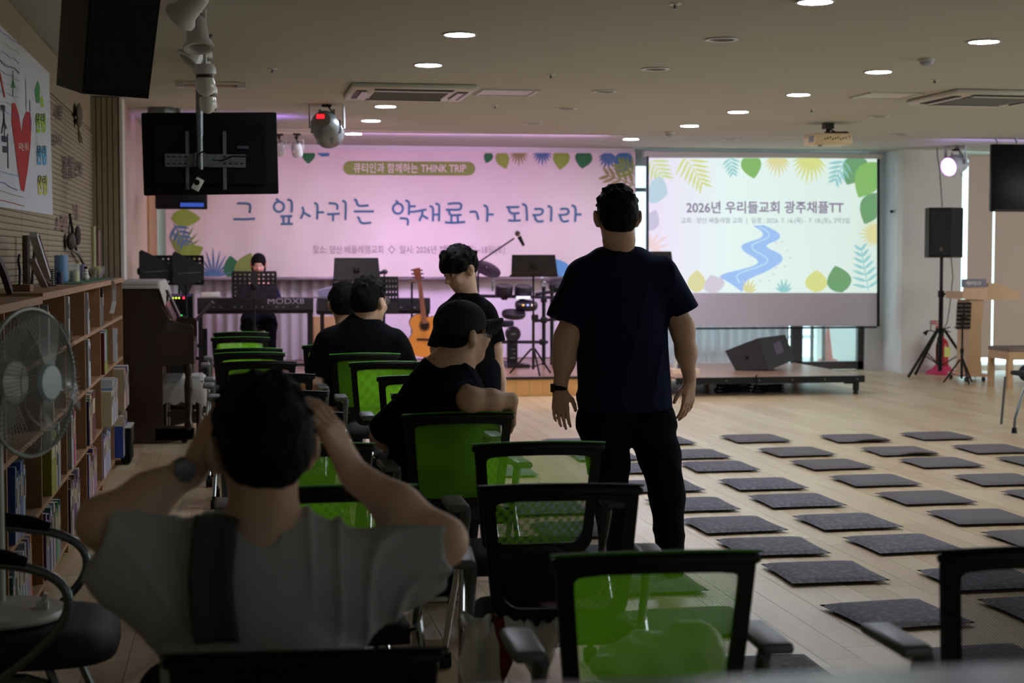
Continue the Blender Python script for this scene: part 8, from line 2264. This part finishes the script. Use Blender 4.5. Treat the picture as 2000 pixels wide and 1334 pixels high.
for dx in (-0.1, 0.1):
    a_, k_, f_ = (SX + dx, Y - .02, 0.72), (SX + dx * 1.3, Y - 0.42, 0.7), (SX + dx * 1.3, Y - 0.38, 0.28)
    pr += [cone(a_, k_, 0.07, 0.055, 0.04), cone(k_, f_, 0.05, 0.036, 0.03)]; tk += [cone(a_, k_, 0.088, 0.07, 0.04), cone(k_, f_, 0.066, 0.05, 0.03)]
tk += [cone((SX - 0.09, Y, 0.74), (SX + 0.09, Y, 0.74), 0.11, 0.11, 0.05)]
sdf_part('body', pr, 0.0085, mat('fair_skin', (214, 160, 140), 0.55), pk)
hp = [ell(w7(0, -0.014, 0.036), (0.086, 0.104, 0.098), R6, 0.02), ell(w7(0, -0.03, -0.05), (0.082, 0.06, 0.09), R6, 0.03), ell(w7(0, 0.1, -0.04), (0.056, 0.06, 0.068), R6, 0.01, 's')]
sdf_part('hair', hp, 0.007, HAIR, pk, disp=hnoise(0.0012, 120, 6))
eyes(w7, R6, 0.98, pk)
part('lips', MB().ball(tuple(w7(0, 0.096, -0.06)), (0.02, 0.008, 0.007), 10, 6), mat('lips', (170, 80, 80), 0.5), pk, world=True)
shk = [cone((SX, Y, 1.0), (SX, Y + 0.03, 0.75), 0.13, 0.15, 0.05, 0.75), cone((SX - 0.13, Y, 1.08), (SX + 0.13, Y, 1.08), 0.062, 0.062, 0.05)]
for s in (-1, 1): shk.append(cone((SX + s * 0.16, Y, 1.08), (SX + s * 0.225, Y - .06, 0.92), 0.062, 0.06, 0.03, clip=[((SX + s * 0.22, Y - .05, 0.93), unit(np.array([s * 0.4, -0.2, -1])))]))
sdf_part('tshirt', shk, 0.01, NAVY, pk); sdf_part('trousers', tk, 0.013, TROU, pk); shoes(pk, SX, Y, ZS, (-0.13, 0.13), -0.42)
stl = part('keyboard_stool', MB().rbox((0, 0, 0.45), (0.42, 0.3, 0.07), 0.02).box((-0.17, -0.1, 0.2), (0.03, 0.03, 0.42)).box((0.17, -0.1, 0.2), (0.03, 0.03, 0.42)).box((-0.17, 0.1, 0.2), (0.03, 0.03, 0.42)).box((0.17, 0.1, 0.2), (0.03, 0.03, 0.42)), BLACK)
stl.location = (SX, Y + 0.03, ZS); tag(stl, 'black stool under the keyboardist', 'stool')

# fittings one level down: glasses pieces under the glasses, watch case under its strap, iris under the eye
for p_ in [o for o in COL.objects if o.name.startswith('person') and o.type == 'EMPTY']:
    kids_ = list(p_.children)
    def first_(n): return next((k for k in kids_ if k.name.split('.')[0] == n), None)
    for a_, b_ in (('glasses_rim', 'glasses'), ('glasses_lens', 'glasses'), ('glasses_temple', 'glasses'), ('watch_case', 'watch_strap')):
        h_ = first_(b_)
        for k in kids_:
            if h_ and k.name.split('.')[0] == a_: k.parent = h_
    ey = [k for k in kids_ if k.name.split('.')[0] == 'eye']; ir = [k for k in kids_ if k.name.split('.')[0] == 'iris']
    for a_, b_ in zip(ir, ey): a_.parent = b_
    sh_ = [k for k in kids_ if k.name.split('.')[0] == 'shoe']; so_ = [k for k in kids_ if k.name.split('.')[0] == 'shoe_sole']
    for a_, b_ in zip(so_, sh_): a_.parent = b_
